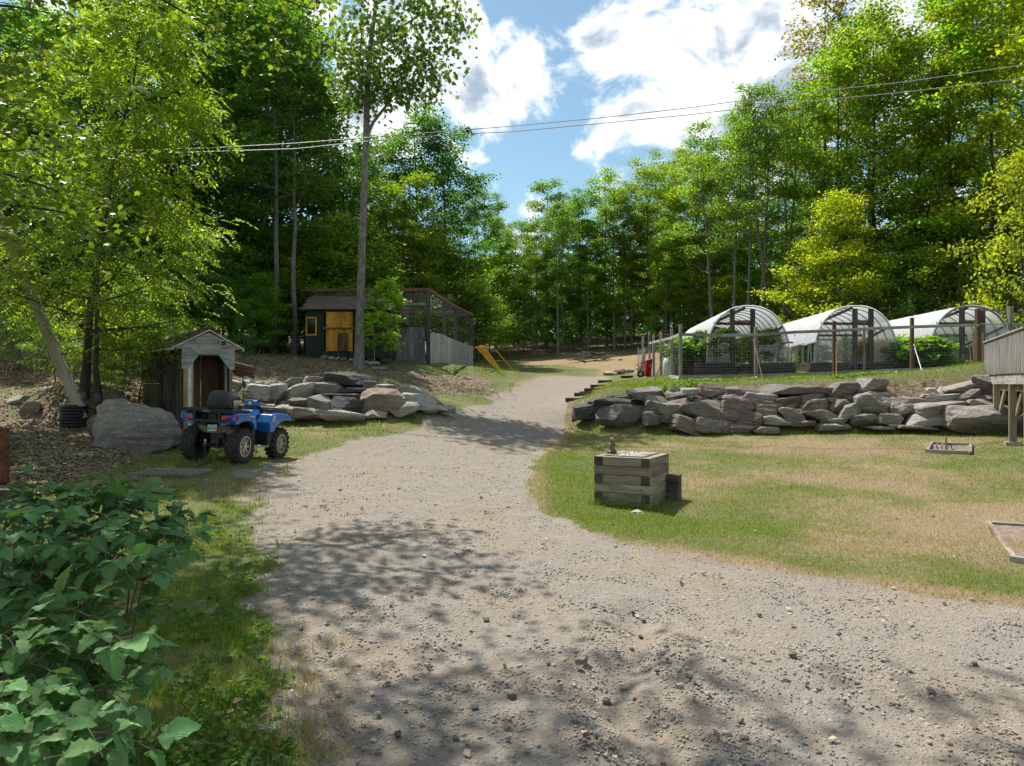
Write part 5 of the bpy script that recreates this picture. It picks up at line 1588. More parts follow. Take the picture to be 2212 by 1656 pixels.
for k in range(3):
    m = MB(); m.prism([(-.60 + k * .075, .905), (-.545 + k * .075, .905), (-.56 + k * .075, .87), (-.575 + k * .075, .87)], 'x', .553, .5585); m.build('decal', plate_white, ATV)
one_box('decal', (.557, -.53, .845), (.004, .05, .022), tail_red, ATV)
link('lettering', text_mesh('TOURING', .035, plate_white, .001), ATV, (.0, -1.19, .966), (R(90), 0, 0))

# chain hanging from the hitch to the harrow
def chain(pts, r, name, label, mat=steel_dark):
    m = MB()
    for i in range(len(pts) - 1):
        a, b_ = Vector(pts[i]), Vector(pts[i + 1]); d_ = (b_ - a)
        n = max(2, int(d_.length / .045))
        for k in range(n):
            c = a.lerp(b_, (k + .5) / n); t_ = d_.normalized(); s_ = t_.cross(Vector((0, 0, 1)) if k % 2 else Vector((0, 1, .2))).normalized()
            loop = [c + t_ * .026 * math.cos(q) + s_ * .013 * math.sin(q) for q in (2 * math.pi * j / 8 for j in range(9))]
            m.tube(loop, r, 4, False)
    return tag(m.build(name, mat), label, 'chain')
hb_ = ATV.matrix_basis @ Vector((0, -1.14, .36))
p1_ = hit(455, 1000); p2_ = hit(420, 1015)
chain([hb_, (hb_.x, hb_.y - .02, gz(hb_.x, hb_.y) + .02), p1_ + Vector((0, 0, .02)), p2_ + Vector((0, 0, .03))], .005, 'tow_chain', 'steel chain from the four wheeler hitch to the drag harrow')
# drag harrow
ha, hb2 = hit(318, 1016), hit(457, 1026)
HR = empty('drag_harrow', (ha + hb2) / 2, ang(hb2.x - ha.x, hb2.y - ha.y), 'steel chain drag harrow lying in the grass before the bramble', 'harrow')
Lh = (hb2 - ha).length
m = MB(); m.tube([(-Lh / 2, 0, .05), (Lh / 2, 0, .05)], .022, 10); m.build('draw_bar', steel_worn, HR)
for r_ in range(5):
    for k in range(7):
        xx = -Lh / 2 + .08 + k * Lh / 7 + (.08 if r_ % 2 else 0); yy = -.08 - r_ * .13
        m = MB(); m.tube([(xx - .07, yy + .06, .035), (xx, yy, .05), (xx + .07, yy - .06, .03)], .009, 5); m.tube([(xx + .07, yy + .06, .035), (xx, yy, .05), (xx - .07, yy - .06, .03)], .009, 5)
        m.tube([(xx, yy, .06), (xx, yy - .01, .0)], .008, 5)
        m.build('link', steel_worn, HR)

# ------------------------------------------------------------------ timber box with the statue
ba = R(-29)
cornerP = Vector((2.079, 11.0, 0)); ux = Vector((math.cos(ba), math.sin(ba), 0)); uy = Vector((-math.sin(ba), math.cos(ba), 0))
BW, BDp, TH = .91, .95, .139
bc = cornerP - ux * BW / 2 + uy * BDp / 2
zt_ = CAMZ - 1.137
TB = empty('timber_box', (bc.x, bc.y, zt_ - 6 * TH), ba, 'square box of stacked weathered timbers with a lid on the lawn', 'box')
for r_ in range(6):
    z = TH * (r_ + .5)
    through_side = (5 - r_) % 2 == 0
    j = lambda: random.uniform(-.006, .006)
    for s in (-1, 1):
        if through_side:
            one_box('timber', (s * (BW / 2 - TH / 2) + j(), j(), z), (TH - .004, BDp, TH - .006), wood_timber, TB, bevel=.006)
            one_box('timber', (j(), s * (BDp / 2 - TH / 2) + j(), z), (BW - 2 * TH - .006, TH - .004, TH - .006), wood_timber, TB, bevel=.006)
            for s2 in (-1, 1): one_box('end_grain', (s * (BW / 2 - TH / 2), s2 * (BDp / 2 + .004), z), (TH - .012, .006, TH - .014), wood_endgrain, TB)
        else:
            one_box('timber', (j(), s * (BDp / 2 - TH / 2) + j(), z), (BW, TH - .004, TH - .006), wood_timber, TB, bevel=.006)
            one_box('timber', (s * (BW / 2 - TH / 2) + j(), j(), z), (TH - .004, BDp - 2 * TH - .006, TH - .006), wood_timber, TB, bevel=.006)
lid = empty('lid', (0, 0, 6 * TH - .01)); lid.parent = TB
for k in range(4):
    one_box('lid_board', (-.235 + k * .158, .0, .01), (.15, BDp - 2 * TH + .1, .03), wood_grey, lid, bevel=.003)
for yy in (-.22, .20):
    m = MB(); m.tube([(-.04, yy, .02), (-.04, yy, .04), (-.025, yy, .055), (.025, yy, .055), (.04, yy, .04), (.04, yy, .02)], .006, 6); m.build('handle', steel_dark, lid)
sp = TB.matrix_basis @ Vector((BW / 2 + .02, BDp / 2 - .12, 0))
ST = empty('timber_step', (sp.x, sp.y, gz(sp.x, sp.y)), ba, 'small dark timber step behind the right side of the timber box', 'step')
for k in range(3): one_box('timber', (.08, .05, .07 + k * .135), (.20, .20, .13), wood_dark, ST, bevel=.008)
# prairie dog statue
sx_, sy_ = (1321 - CX) / F * 11.66, 11.66
PDg = empty('animal_statue', (sx_, sy_, zt_ + .006), R(200), 'upright brown prairie dog statue standing on the timber box lid', 'statue')
m = MB()
rg = []
for z, rx, ry, yo in ((.0, .045, .055, .0), (.03, .056, .064, .0), (.07, .058, .062, .0), (.11, .050, .054, .004), (.15, .044, .046, .006), (.18, .040, .040, .008), (.198, .033, .034, .010), (.212, .032, .036, .014), (.232, .034, .042, .018), (.250, .031, .038, .016), (.264, .018, .022, .012), (.270, .004, .006, .010)):
    rg.append([(rx * math.cos(a), yo - ry * math.sin(a) * -1, z) for a in (2 * math.pi * k / 18 for k in range(18))])
m.loft(rg)
m.tube([(0, .045, .228), (0, .066, .222), (0, .074, .220)], [.022, .015, .007], 10)
for s in (-1, 1):
    m.tube([(s * .034, .012, .178), (s * .052, .028, .150), (s * .038, .056, .148), (s * .014, .064, .160)], [.015, .015, .012, .009], 8)
    m.tube([(s * .036, .02, .05), (s * .050, .045, .03), (s * .040, .075, .012)], [.030, .024, .014], 8)
    m.tube([(s * .024, -.005, .256), (s * .032, -.006, .268)], [.012, .007], 8)
m.tube([(0, -.05, .02), (.01, -.085, .012), (.03, -.11, .012)], [.018, .016, .010], 8)
m.build('body', statue_m, PDg, smooth=True)
for s in (-1, 1):
    m = MB(); m.tube([(s * .018, .046, .238), (s * .021, .053, .238)], .005, 8); m.build('eye', black_plastic, PDg)
one_box('base', (0, .01, -.004), (.13, .17, .016), statue_m, PDg, bevel=.004)

# ------------------------------------------------------------------ horseshoe pits
def pit(pts, h, label, seed):
    W = [hit(*p_) for p_ in pts]
    c = sum(W, Vector()) / len(W)
    e = empty('horseshoe_pit', c, 0, label, 'horseshoe pit')
    n = len(W)
    for i in range(n):
        a, b_ = W[i] - c, W[(i + 1) % n] - c
        d_ = (b_ - a).normalized() * .045
        one_bar('board', a - d_ + Vector((0, 0, h / 2 - .02)), b_ + d_ * (-1) + Vector((0, 0, h / 2 - .02)), .06, h, wood_timber if i % 2 else wood_grey, e, bevel=.006)
    q = 18; V = []; 
    for i in range(q + 1):
        for j in range(q + 1):
            p_ = W[0].lerp(W[1], i / q).lerp(W[3].lerp(W[2], i / q), j / q) - c
            V.append((p_.x, p_.y, p_.z + .025 + .05 * (vnoise(np.array([p_.x * 4 + seed]), np.array([p_.y * 4]), 1.0)[0])))
    ii = np.arange((q + 1) ** 2).reshape(q + 1, q + 1)
    link('sand', mesh_np('sand', np.array(V), np.stack([ii[:-1, :-1], ii[:-1, 1:], ii[1:, 1:], ii[1:, :-1]], -1).reshape(-1, 4), sand, True), e)
    return e, c
hp, hc = pit([(2003, 979), (2096, 983), (2097, 966), (2013, 963)], .10, 'small timber framed horseshoe pit holding a stake and horseshoes', 1)
pit([(2192, 1216), (2340, 1240), (2300, 1150), (2135, 1138)], .09, 'larger timber framed sand pit on the dry grass beside the drive', 5)
pk = hit(2043, 977); 
m = MB(); m.tube([(0, 0, -.05), (.01, 0, .30)], .014, 8); tag(m.build('stake', metal_rust, None, (pk.x, pk.y, pk.z + .03)), 'short rusty stake standing in the small horseshoe pit', 'stake')
pink = simple('pink_paint', (.55, .12, .14), (.45, .08, .1), 12, .5); bluep = simple('blue_shoe_paint', (.02, .09, .30), (.04, .07, .16), 12, .5)
for i, (dx, mt, lab) in enumerate(((-.06, pink, 'red horseshoe leaning on the stake in the pit'), (.06, bluep, 'blue horseshoe leaning on the stake, right of the red one'), (-.12, bluep, 'second blue horseshoe half behind the red one'))):
    m = MB(); m.tube([(.075 * math.cos(a) * (1 if a > .4 else .9), 0, .09 + .085 * math.sin(a)) for a in (R(-35 + 250 * k / 16) for k in range(17))], .013, 6)
    tag(m.build('horseshoe', mt, None, (pk.x + dx, pk.y - .10 + .05 * i, pk.z + .03), (R(-18), 0, R(8 * i))), lab, 'horseshoe')

# ------------------------------------------------------------------ left yard: pipe with leaning beam, barrel
pc_ = at_g(160, 17.0)
CP = MB(); pr = []
for k in range(22):
    z = -.05 + .50 * k / 21; pr.append((z, .285 + (.018 if (k // 1) % 3 else -.012)))
n = 36
CP.loft([[(r_ * math.cos(2 * math.pi * q / n), r_ * math.sin(2 * math.pi * q / n), z) for q in range(n)] for z, r_ in pr] + [[(.25 * math.cos(2 * math.pi * q / n), .25 * math.sin(2 * math.pi * q / n), z) for q in range(n)] for z in (.45, .30)], True)
tag(CP.build('culvert_pipe', black_plastic, None, pc_), 'black corrugated pipe collar standing round the foot of the leaning beam', 'pipe')
ba_, bb_ = P3(170, 880, 17.0), P3(-90, 262, 17.0)
tag(one_bar('leaning_beam', ba_ + (ba_ - bb_).normalized() * .3, bb_, .20, .22, wood_beam, None, (.35, -1, 0), .01), 'long sun bleached squared beam leaning out of the black corrugated pipe', 'beam')
pb_ = at_g(-24, 12.0)
m = MB(); n = 36; rg = []
for z in np.linspace(0, .90, 31):
    r_ = .285 + (.012 if abs(z - .30) < .02 or abs(z - .60) < .02 else 0) + (.008 if z < .02 or z > .88 else 0)
    rg.append([(r_ * math.cos(2 * math.pi * q / n), r_ * math.sin(2 * math.pi * q / n), z) for q in range(n)])
rg += [[(.27 * math.cos(2 * math.pi * q / n), .27 * math.sin(2 * math.pi * q / n), z) for q in range(n)] for z in (.90, .3)]
m.loft(rg); tag(m.build('barrel', metal_rust, None, pb_, smooth=True), 'rusty steel drum at the edge of the leaf litter', 'barrel')
pt_ = hit(55, 1085)
tag(one_bar('timber_offcut', pt_ + Vector((-.9, .1, .09)), pt_ + Vector((0, 0, .09)), .16, .18, wood_dark, bevel=.01), 'dark timber end lying behind the bramble near the rusty drum', 'timber')

# ------------------------------------------------------------------ wheelbarrow standing on its nose
wb_ = at_g(1384, 34.0)
WB = empty('wheelbarrow', wb_, R(0), 'red wheelbarrow stood upright against the side fence', 'wheelbarrow')
m = MB(); n = 20; m.tube([(-.04, 0, .17), (.04, 0, .17)], .17, n); wh = m.build('wheel', rubber, WB, loc=(-.02, -.1, 0)); wh.rotation_euler = (0, 0, R(75)); 
m = MB(); m.tube([(-.05, 0, .17), (.05, 0, .17)], .07, 12); m.build('hub', metal_grey, wh)
m = MB()
tr = [(.12, .02), (.44, .0), (.40, .82), (.30, .90), (.20, .80)]
m.loft([[(.16, -.36, .10), (.16, .36, .10), (.22, .40, .80), (.22, -.40, .80)], [(.42, -.28, .02), (.42, .28, .02), (.50, .34, .88), (.50, -.34, .88)]])
m.build('tray', red_paint, WB, bevel=.03, seg=3)
for s in (-1, 1):
    m = MB(); m.tube([(-.02, s * .12, .17), (.10, s * .24, .75), (.34, s * .30, 1.45)], .026, 8); m.build('handle', wood_grey, WB)
    m = MB(); m.tube([(.06, s * .2, .45), (-.22, s * .22, .62), (.08, s * .22, .70)], .014, 6); m.build('leg', steel_dark, WB)
link('lettering', text_mesh('True', .10, plate_white, .002), WB, (.36, -.42, .55), (R(90), R(-80), 0))
pn = at_g(1386, 35.2)
PN = empty('slatted_panel', pn, 0, 'pale slatted metal panel leaning on the fence behind the wheelbarrow', 'panel')
for k in range(14): one_box('slat', (0, 0, .15 + k * .085), (.30, .02, .03), white_plastic, PN)
for s in (-1, 1): one_bar('stile', (s * .16, 0, 0), (s * .15, .1, 1.38), .03, .03, metal_grey, PN, (0, 1, 0))
bt = at_g(1447, 30.0)
m = MB(); m.loft([[(r_ * math.cos(2 * math.pi * q / 20), r_ * math.sin(2 * math.pi * q / 20), z) for q in range(20)] for z, r_ in ((0, .27), (.05, .29), (.5, .29), (.72, .25), (.80, .12), (.86, .10))])
tag(m.build('white_drum', white_plastic, None, bt, smooth=True), 'white plastic drum behind the side garden fence', 'drum')

# scrap board pile in the clearing
sp_ = at_g(1282, 45)
SP = empty('scrap_pile', sp_, 0, 'heap of old grey boards and scrap in the clearing', 'scrap pile')
g = np.random.default_rng(77)
for k in range(34):
    L = g.uniform(.6, 1.7); a = g.uniform(-.5, .5) + (math.pi / 2 if k % 4 == 0 else 0)
    x, y = g.normal(0, .55), g.normal(0, .4); z = max(.05, .52 - .42 * abs(x)) * g.uniform(.2, 1)
    d_ = Vector((math.cos(a), math.sin(a), g.normal(0, .12))) * L / 2
    one_bar('board', Vector((x, y, z)) - d_, Vector((x, y, z)) + d_, g.uniform(.1, .2), .03, (wood_grey, wood_dark, wood_pale, wood_board)[k % 4], SP)
# timber steps on the bank beside the drive
for i, (px, py) in enumerate([(1229, 868), (1247, 856), (1258, 853), (1268, 846), (1281, 838), (1297, 828), (1345, 818)]):
    p = hit(px, py)
    o = one_box('step_timber', (p.x + .2, p.y, p.z + .05), (.62, .16, .14), wood_tie, None, MZ(R(-20 + 8 * i)), bevel=.012)
    tag(o, 'dark timber step set in the bank along the drive', 'step', 'timber steps beside the drive')
lg_ = hit(1240, 909)
m = MB(); m.tube([(0, 0, -.05), (.05, 0, .16)], [.085, .08], 12); tag(m.build('log_stub', wood_dark, None, lg_), 'short dark log stub upright on the lawn by the drive', 'log')
# pale web sheet in the walnut
V = []
wp = P3(300, 190, 16.6)
for i in range(9):
    for j in range(4):
        f = i / 8; V.append((-.25 + .5 * f, .04 * math.sin(6 * f + j), .10 * math.sin(math.pi * f) - .12 * f - .035 * j * (1 - .3 * f)))
ii = np.arange(36).reshape(9, 4)
o = tag(link('web_nest', mesh_np('web', np.array(V), np.stack([ii[:-1, :-1], ii[:-1, 1:], ii[1:, 1:], ii[1:, :-1]], -1).reshape(-1, 4), white_plastic, True), wp and None, wp), 'pale silk web nest in the walnut branches', 'web nest')
s_ = o.modifiers.new('thick', 'SOLIDIFY'); s_.thickness = .02

# ------------------------------------------------------------------ trees
def leaf_cloud(pos, nrm_up, size, aspect, g, tilt=0.7, droop=0.25, heading=None):
    """one folded four-corner leaf at every position -> verts, quads"""
    n = len(pos)
    a = g.random(n) * 2 * np.pi if heading is None else heading + g.normal(0, 0.5, n)
    el = g.normal(-droop, tilt * 0.6, n)
    t = np.stack([np.cos(a) * np.cos(el), np.sin(a) * np.cos(el), np.sin(el)], 1)
    up = np.array([0, 0, 1.0]) + g.normal(0, tilt * 0.55, (n, 3))
    s = np.cross(t, up); s /= np.linalg.norm(s, axis=1, keepdims=True) + 1e-9
    nn = np.cross(s, t)
    L = size * g.uniform(0.7, 1.3, n)[:, None]
    W = L * aspect * 0.5
    base = pos - t * L * 0.5; tip = pos + t * L * 0.5 - nn * L * 0.10
    mid = pos + nn * L * 0.06 - t * L * 0.04
    r = mid + s * W; l = mid - s * W
    V = np.stack([base, r, tip, l], 1).reshape(-1, 3)
    Fq = np.arange(n * 4).reshape(n, 4)
    return V, Fq


MAPLE = np.array([(0, -.5), (.12, -.30), (.42, -.36), (.30, -.12), (.52, .10), (.28, .12), (.20, .20), (0, .55), (-.20, .20), (-.28, .12), (-.52, .10), (-.30, -.12), (-.42, -.36), (-.12, -.30)])
def maple_cloud(pos, size, g, tilt=0.6, droop=0.35):
    n = len(pos); k = len(MAPLE)
    a = g.random(n) * 2 * np.pi
    el = g.normal(-droop, tilt * 0.6, n)
    t = np.stack([np.cos(a) * np.cos(el), np.sin(a) * np.cos(el), np.sin(el)], 1)
    up = np.array([0, 0, 1.0]) + g.normal(0, tilt * 0.5, (n, 3))
    s = np.cross(t, up); s /= np.linalg.norm(s, axis=1, keepdims=True)
    nn = np.cross(s, t)
    L = size * g.uniform(0.65, 1.25, n)
    u = MAPLE[:, 0][None, :, None]; v = MAPLE[:, 1][None, :, None]
    V = pos[:, None, :] + (s[:, None, :] * u + t[:, None, :] * v - nn[:, None, :] * (np.abs(u) * 0.22 + (v + .2) ** 2 * 0.25)) * L[:, None, None]
    return V.reshape(-1, 3), np.arange(n * k).reshape(n, k)


def limb_path(p0, d, L, curve, g, n=5):
    pts = [np.array(p0, float)]
    d = np.array(d, float); d /= np.linalg.norm(d)
    for i in range(n):
        d = d + np.array([g.normal(0, .10), g.normal(0, .10), curve / n + g.normal(0, .05)])
        d /= np.linalg.norm(d)
        pts.append(pts[-1] + d * L / n)
    return pts


def gen_tree(seed, H=18., cb=0.25, Rm=3.6, r0=0.17, nlimb=24, per=75, leaf=0.19, aspect=0.72, spread=0.75, top=0.35, rise=0.6, twig=3, flat=0.42,
             lean=(0, 0), droop=0.25, shape='quad', gap=1.0, prof=None, tilt=0.7, fork=None):
    """trunk + limbs mesh and foliage mesh of one tree, foot at the origin"""
    g = np.random.default_rng(seed)
    mb = MB()
    nt = 9
    tp = []
    wob = np.cumsum(g.normal(0, 0.06, (nt + 1, 2)), 0)
    for i in range(nt + 1):
        q = i / nt
        tp.append(np.array([wob[i, 0] + lean[0] * q ** 1.1, wob[i, 1] + lean[1] * q ** 1.1, H * 0.97 * q]))
    tp[0][:2] = 0
    rad = [r0 * (1.28 if i == 0 else 1.0) * (1 - 0.93 * (i / nt) ** 0.9) for i in range(nt + 1)]
    mb.tube([tp[0] - np.array([0, 0, 0.5])] + tp, [rad[0] * 1.15] + rad, 9)
    def trunk_at(q):
        f = q * nt / 0.97; i = min(int(f), nt - 1); f = min(f - i, 1)
        return tp[i] * (1 - f) + tp[i + 1] * f, rad[i] * (1 - f) + rad[i + 1] * f
    cl = []   # (centre, radius, heading)
    for k in range(nlimb):
        q = cb + (0.96 - cb) * ((k + g.random() * 0.8) / nlimb)
        p0, rr = trunk_at(q)
        u = (q - cb) / (1 - cb)
        pr = prof(u) if prof else (math.sin(math.pi * (0.16 + 0.84 * u) ** 0.85) ** 0.75 * (1 - top * u) + 0.10)
        L = Rm * pr * g.uniform(0.72, 1.18)
        az = k * 2.399 + g.normal(0, 0.35)
        e = rise * (0.35 + 0.9 * u) + g.normal(0, 0.12)
        d = (math.cos(az) * math.cos(e), math.sin(az) * math.cos(e), math.sin(e))
        path = limb_path(p0, d, L, 0.25, g)
        r1 = min(rr * 0.55, 0.02 + 0.022 * L)
        mb.tube(path, [r1 * (1 - 0.8 * i / 5) for i in range(6)], 5, False)
        cl.append((path[-1], 1.0, az))
        for j in range(twig):
            f = 0.35 + 0.6 * (j + g.random()) / twig
            i = min(int(f * 5), 4)
            pt = path[i] + (path[i + 1] - path[i]) * (f * 5 - i)
            sgn = 1 if (j + k) % 2 else -1
            a2 = az + sgn * g.uniform(0.5, 1.25)
            L2 = L * (1 - f * 0.55) * g.uniform(0.35, 0.6)
            e2 = e * 0.5 + g.normal(0.05, 0.2)
            p2 = limb_path(pt, (math.cos(a2) * math.cos(e2), math.sin(a2) * math.cos(e2), math.sin(e2)), L2, 0.1, g, 3)
            mb.tube(p2, [r1 * 0.5, r1 * 0.4, r1 * 0.3, r1 * 0.15], 4, False)
            cl.append((p2[-1], 0.9, a2))
            if L2 > 0.8:
                cl.append(((p2[1] + p2[2]) / 2, 0.7, a2))
    cl.append((tp[-1], 0.9, 0.0))
    P = []; Hd = []
    for c, s, a in cl:
        if g.random() > gap: continue
        m = int(per * s * g.uniform(0.7, 1.3))
        sp = spread * s
        # flattened spray
        off = g.normal(0, 1, (m, 3)) * np.array([sp, sp, sp * flat]) * 0.62
        off[:, 2] -= 0.10 * (off[:, 0] ** 2 + off[:, 1] ** 2)
        P.append(np.asarray(c) + off); Hd.append(np.full(m, a))
    P = np.concatenate(P); Hd = np.concatenate(Hd)
    if shape == 'maple':
        V, Fq = maple_cloud(P, leaf, g, tilt, droop)
    elif shape == 'pinnate':
        # each position is a compound leaf: a drooping row of paired leaflets
        n = len(P); k = 11
        a = Hd + g.normal(0, 0.9, n)
        el = g.normal(-0.35, 0.35, n)
        t_ = np.stack([np.cos(a) * np.cos(el), np.sin(a) * np.cos(el), np.sin(el)], 1)
        s_ = np.cross(t_, np.array([0, 0, 1.0]) + g.normal(0, .3, (n, 3))); s_ /= np.linalg.norm(s_, axis=1, keepdims=True)
        Vs = []
        Lc = leaf * g.uniform(0.75, 1.25, n)
        for j in range(k):
            f = (j // 2 + 1) / 6.0; sg = 0 if j == k - 1 else (1 if j % 2 else -1)
            c0 = P + t_ * (Lc * f)[:, None] + np.array([0, 0, -1.0]) * (Lc * 0.28 * f * f)[:, None]
            dd = (t_ * 0.55 + s_ * sg) if sg else t_
            dd = dd + np.array([0, 0, -0.35]) + g.normal(0, 0.12, (n, 3)); dd /= np.linalg.norm(dd, axis=1, keepdims=True)
            ss = np.cross(dd, np.array([0, 0, 1.0]) + g.normal(0, .25, (n, 3))); ss /= np.linalg.norm(ss, axis=1, keepdims=True)
            ll = (Lc * 0.30)[:, None]; ww = ll * 0.20
            m_ = c0 + dd * ll * 0.42
            Vs.append(np.stack([c0, m_ + ss * ww, c0 + dd * ll, m_ - ss * ww], 1))
        V = np.concatenate(Vs).reshape(-1, 3); Fq = np.arange(len(V)).reshape(-1, 4)
    else:
        V, Fq = leaf_cloud(P, None, leaf, aspect, g, tilt, droop, None if shape == 'quad' else Hd)
    return mb.mesh('trunk_mesh', bark_m, True), mesh_np('crown_mesh', V, Fq, leaf_near if shape in ('maple', 'pinnate') else leaf_m)


def plant_tree(name, meshes, loc, label, cat='tree', group=None, s=1.0, rz=None, leafc=(0.05, 0.09, 0.02), barkc=(0.13, 0.12, 0.11), sz=None):
    e = empty(name, loc, random.random() * 6.28 if rz is None else rz, label, cat, group)
    e.scale = (s, s, sz or s)
    tr = link('trunk', meshes[0], e); tr.color = (*barkc, 1)
    cr = link('crown', meshes[1], e); cr.color = (*leafc, 1)
    return e


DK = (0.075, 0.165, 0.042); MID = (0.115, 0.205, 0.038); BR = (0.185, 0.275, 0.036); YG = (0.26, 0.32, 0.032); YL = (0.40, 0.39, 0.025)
GREYB = (0.22, 0.205, 0.185); DARKB = (0.075, 0.062, 0.05); PALEB = (0.30, 0.285, 0.255)

full = [gen_tree(100 + i, H=18, cb=0.07 + 0.05 * (i % 3), Rm=3.9, nlimb=34, per=78, leaf=0.20, twig=3, prof=lambda u: .55 + .62 * math.sin(math.pi * (0.12 + 0.80 * u)) * (1 - .35 * u) - .28 * u) for i in range(5)]
pole = [gen_tree(200 + i, H=18, cb=0.42, Rm=3.0, r0=0.15, nlimb=20, per=95, leaf=0.19) for i in range(3)]
airy = [gen_tree(300 + i, H=18, cb=0.36, Rm=3.0, r0=0.14, nlimb=20, per=52, leaf=0.17, spread=0.62, rise=0.95, top=0.15) for i in range(2)]
under = [gen_tree(400 + i, H=6, cb=0.08, Rm=2.4, r0=0.06, nlimb=18, per=62, leaf=0.16, spread=0.6) for i in range(3)]
conif = [gen_tree(500 + i, H=17, cb=0.10, Rm=2.6, r0=0.16, nlimb=46, per=70, leaf=0.20, aspect=0.28, spread=0.55, flat=0.25, rise=-0.15, twig=2,
                  prof=lambda u: 1.05 - 0.95 * u, shape='dir', droop=0.35) for i in range(2)]


def at_px(px, D):
    x = (px - CX) / F * D
    return Vector((x, D, gz(x, D)))


def htop(px, D, ytop):
    """height in metres of a tree standing at depth D whose top shows at ytop"""
    b = at_px(px, D)
    return CAMZ - (ytop - CY) / F * D - b.z


def grow(kind, px, D, ytop, label, group, leafc, barkc=DARKB, name='maple_tree', wide=1.0, j=0.12):
    k = random.randrange(len(kind))
    H = htop(px, D, ytop)
    base = {id(full): 18, id(pole): 18, id(airy): 18, id(under): 6, id(conif): 17}[id(kind)]
    sz = H / base
    s = sz ** 0.6 * wide if id(kind) != id(under) else sz * wide
    lc = tuple(c * random.uniform(1 - j, 1 + j) for c in leafc)
    return plant_tree(name, kind[k], at_px(px, D), label, 'tree', group, s, None, lc, barkc, sz)


LM_ = [(120, 'behind the leaning beam'), (330, 'behind the walnut'), (480, 'behind the shelter roof'), (600, 'between the shelter and the coop'), (700, 'behind the left coop window'), (800, 'behind the coop doors'), (935, 'behind the pen gate'), (1040, 'behind the pen side fence'), (1110, 'beside the yellow guy guards'),
       (1230, 'straight beyond the drive'), (1330, 'behind the scrap pile'), (1480, 'beyond the wheelbarrow'), (1710, 'behind the first greenhouse'), (1940, 'behind the middle greenhouse'), (2130, 'behind the wooden arched greenhouse'), (9999, 'behind the deck railing')]
def where(px): return next(t_ for lim, t_ in LM_ if px < lim)
def rank(D, a, b_): return 'at the wood edge' if D < a else 'just inside the wood' if D < b_ else 'deep in the wood'
L_dark = 'tall dark green broadleaf tree in the shaded wood behind the plank shelter'
G_dark = 'dark woodland trees behind the shelter and coop'
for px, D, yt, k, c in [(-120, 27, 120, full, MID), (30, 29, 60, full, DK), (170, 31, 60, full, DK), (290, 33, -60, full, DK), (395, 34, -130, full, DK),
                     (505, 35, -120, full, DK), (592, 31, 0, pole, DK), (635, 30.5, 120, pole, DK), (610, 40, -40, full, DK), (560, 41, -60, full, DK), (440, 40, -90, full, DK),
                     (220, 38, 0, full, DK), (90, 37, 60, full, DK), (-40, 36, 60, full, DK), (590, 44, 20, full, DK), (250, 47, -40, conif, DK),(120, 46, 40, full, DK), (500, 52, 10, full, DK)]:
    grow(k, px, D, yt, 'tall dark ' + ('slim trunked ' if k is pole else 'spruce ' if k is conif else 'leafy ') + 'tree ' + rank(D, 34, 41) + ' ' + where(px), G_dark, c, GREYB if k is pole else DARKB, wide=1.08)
L_mid = 'green maple in the wood behind the coop and wire pen'
G_mid = 'maples behind the coop'
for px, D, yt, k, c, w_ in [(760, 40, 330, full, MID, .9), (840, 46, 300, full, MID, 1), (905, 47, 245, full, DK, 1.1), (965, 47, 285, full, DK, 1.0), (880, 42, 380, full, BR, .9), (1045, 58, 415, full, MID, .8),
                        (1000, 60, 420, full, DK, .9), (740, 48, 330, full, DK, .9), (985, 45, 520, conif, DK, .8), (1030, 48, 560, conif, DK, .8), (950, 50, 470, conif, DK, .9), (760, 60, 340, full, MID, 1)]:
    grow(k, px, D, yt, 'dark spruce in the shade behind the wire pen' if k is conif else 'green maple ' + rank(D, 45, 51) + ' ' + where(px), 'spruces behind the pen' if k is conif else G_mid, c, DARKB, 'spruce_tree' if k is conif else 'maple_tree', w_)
L_far = 'tree in the wood edge at the far end of the clearing'
G_far = 'wood edge trees at the end of the clearing'
for px, D, yt, k, c, w_ in [(1070, 60, 470, full, BR, .7), (1110, 63, 480, full, MID, .8), (1180, 62, 390, pole, MID, 1.0), (1215, 58, 455, full, MID, .8), (1255, 60, 415, full, MID, .8), (1310, 60, 375, full, BR, .8), (1350, 57, 400, full, BR, .8),
                        (1400, 57, 345, full, BR, .8), (1455, 60, 350, full, BR, .9), (1500, 54, 330, full, BR, .9), (1230, 72, 430, full, DK, 1), (1420, 70, 370, full, MID, 1),
                        (1080, 75, 490, full, DK, 1.0), (1500, 68, 320, full, DK, 1), (1570, 58, 300, full, MID, 1), (1150, 56, 560, full, BR, .6), (1440, 53, 480, full, BR, .6)]:
    grow(k, px, D, yt, 'green woodland tree ' + rank(D, 59, 66) + ' ' + where(px) + ' across the clearing', G_far, c, GREYB, 'woodland_tree', w_)
for px, D, yt in [(1205, 55.5, 440), (1327, 57, 420), (1400, 56.5, 440), (1160, 57, 480), (1270, 58, 470), (1365, 58, 470), (1490, 55, 400), (1530, 52, 380)]:
    grow(pole, px, D, yt, 'slender pale trunked tree standing at the far edge of the clearing', 'slender trunks at the clearing edge', MID, PALEB, 'woodland_tree', 0.75)
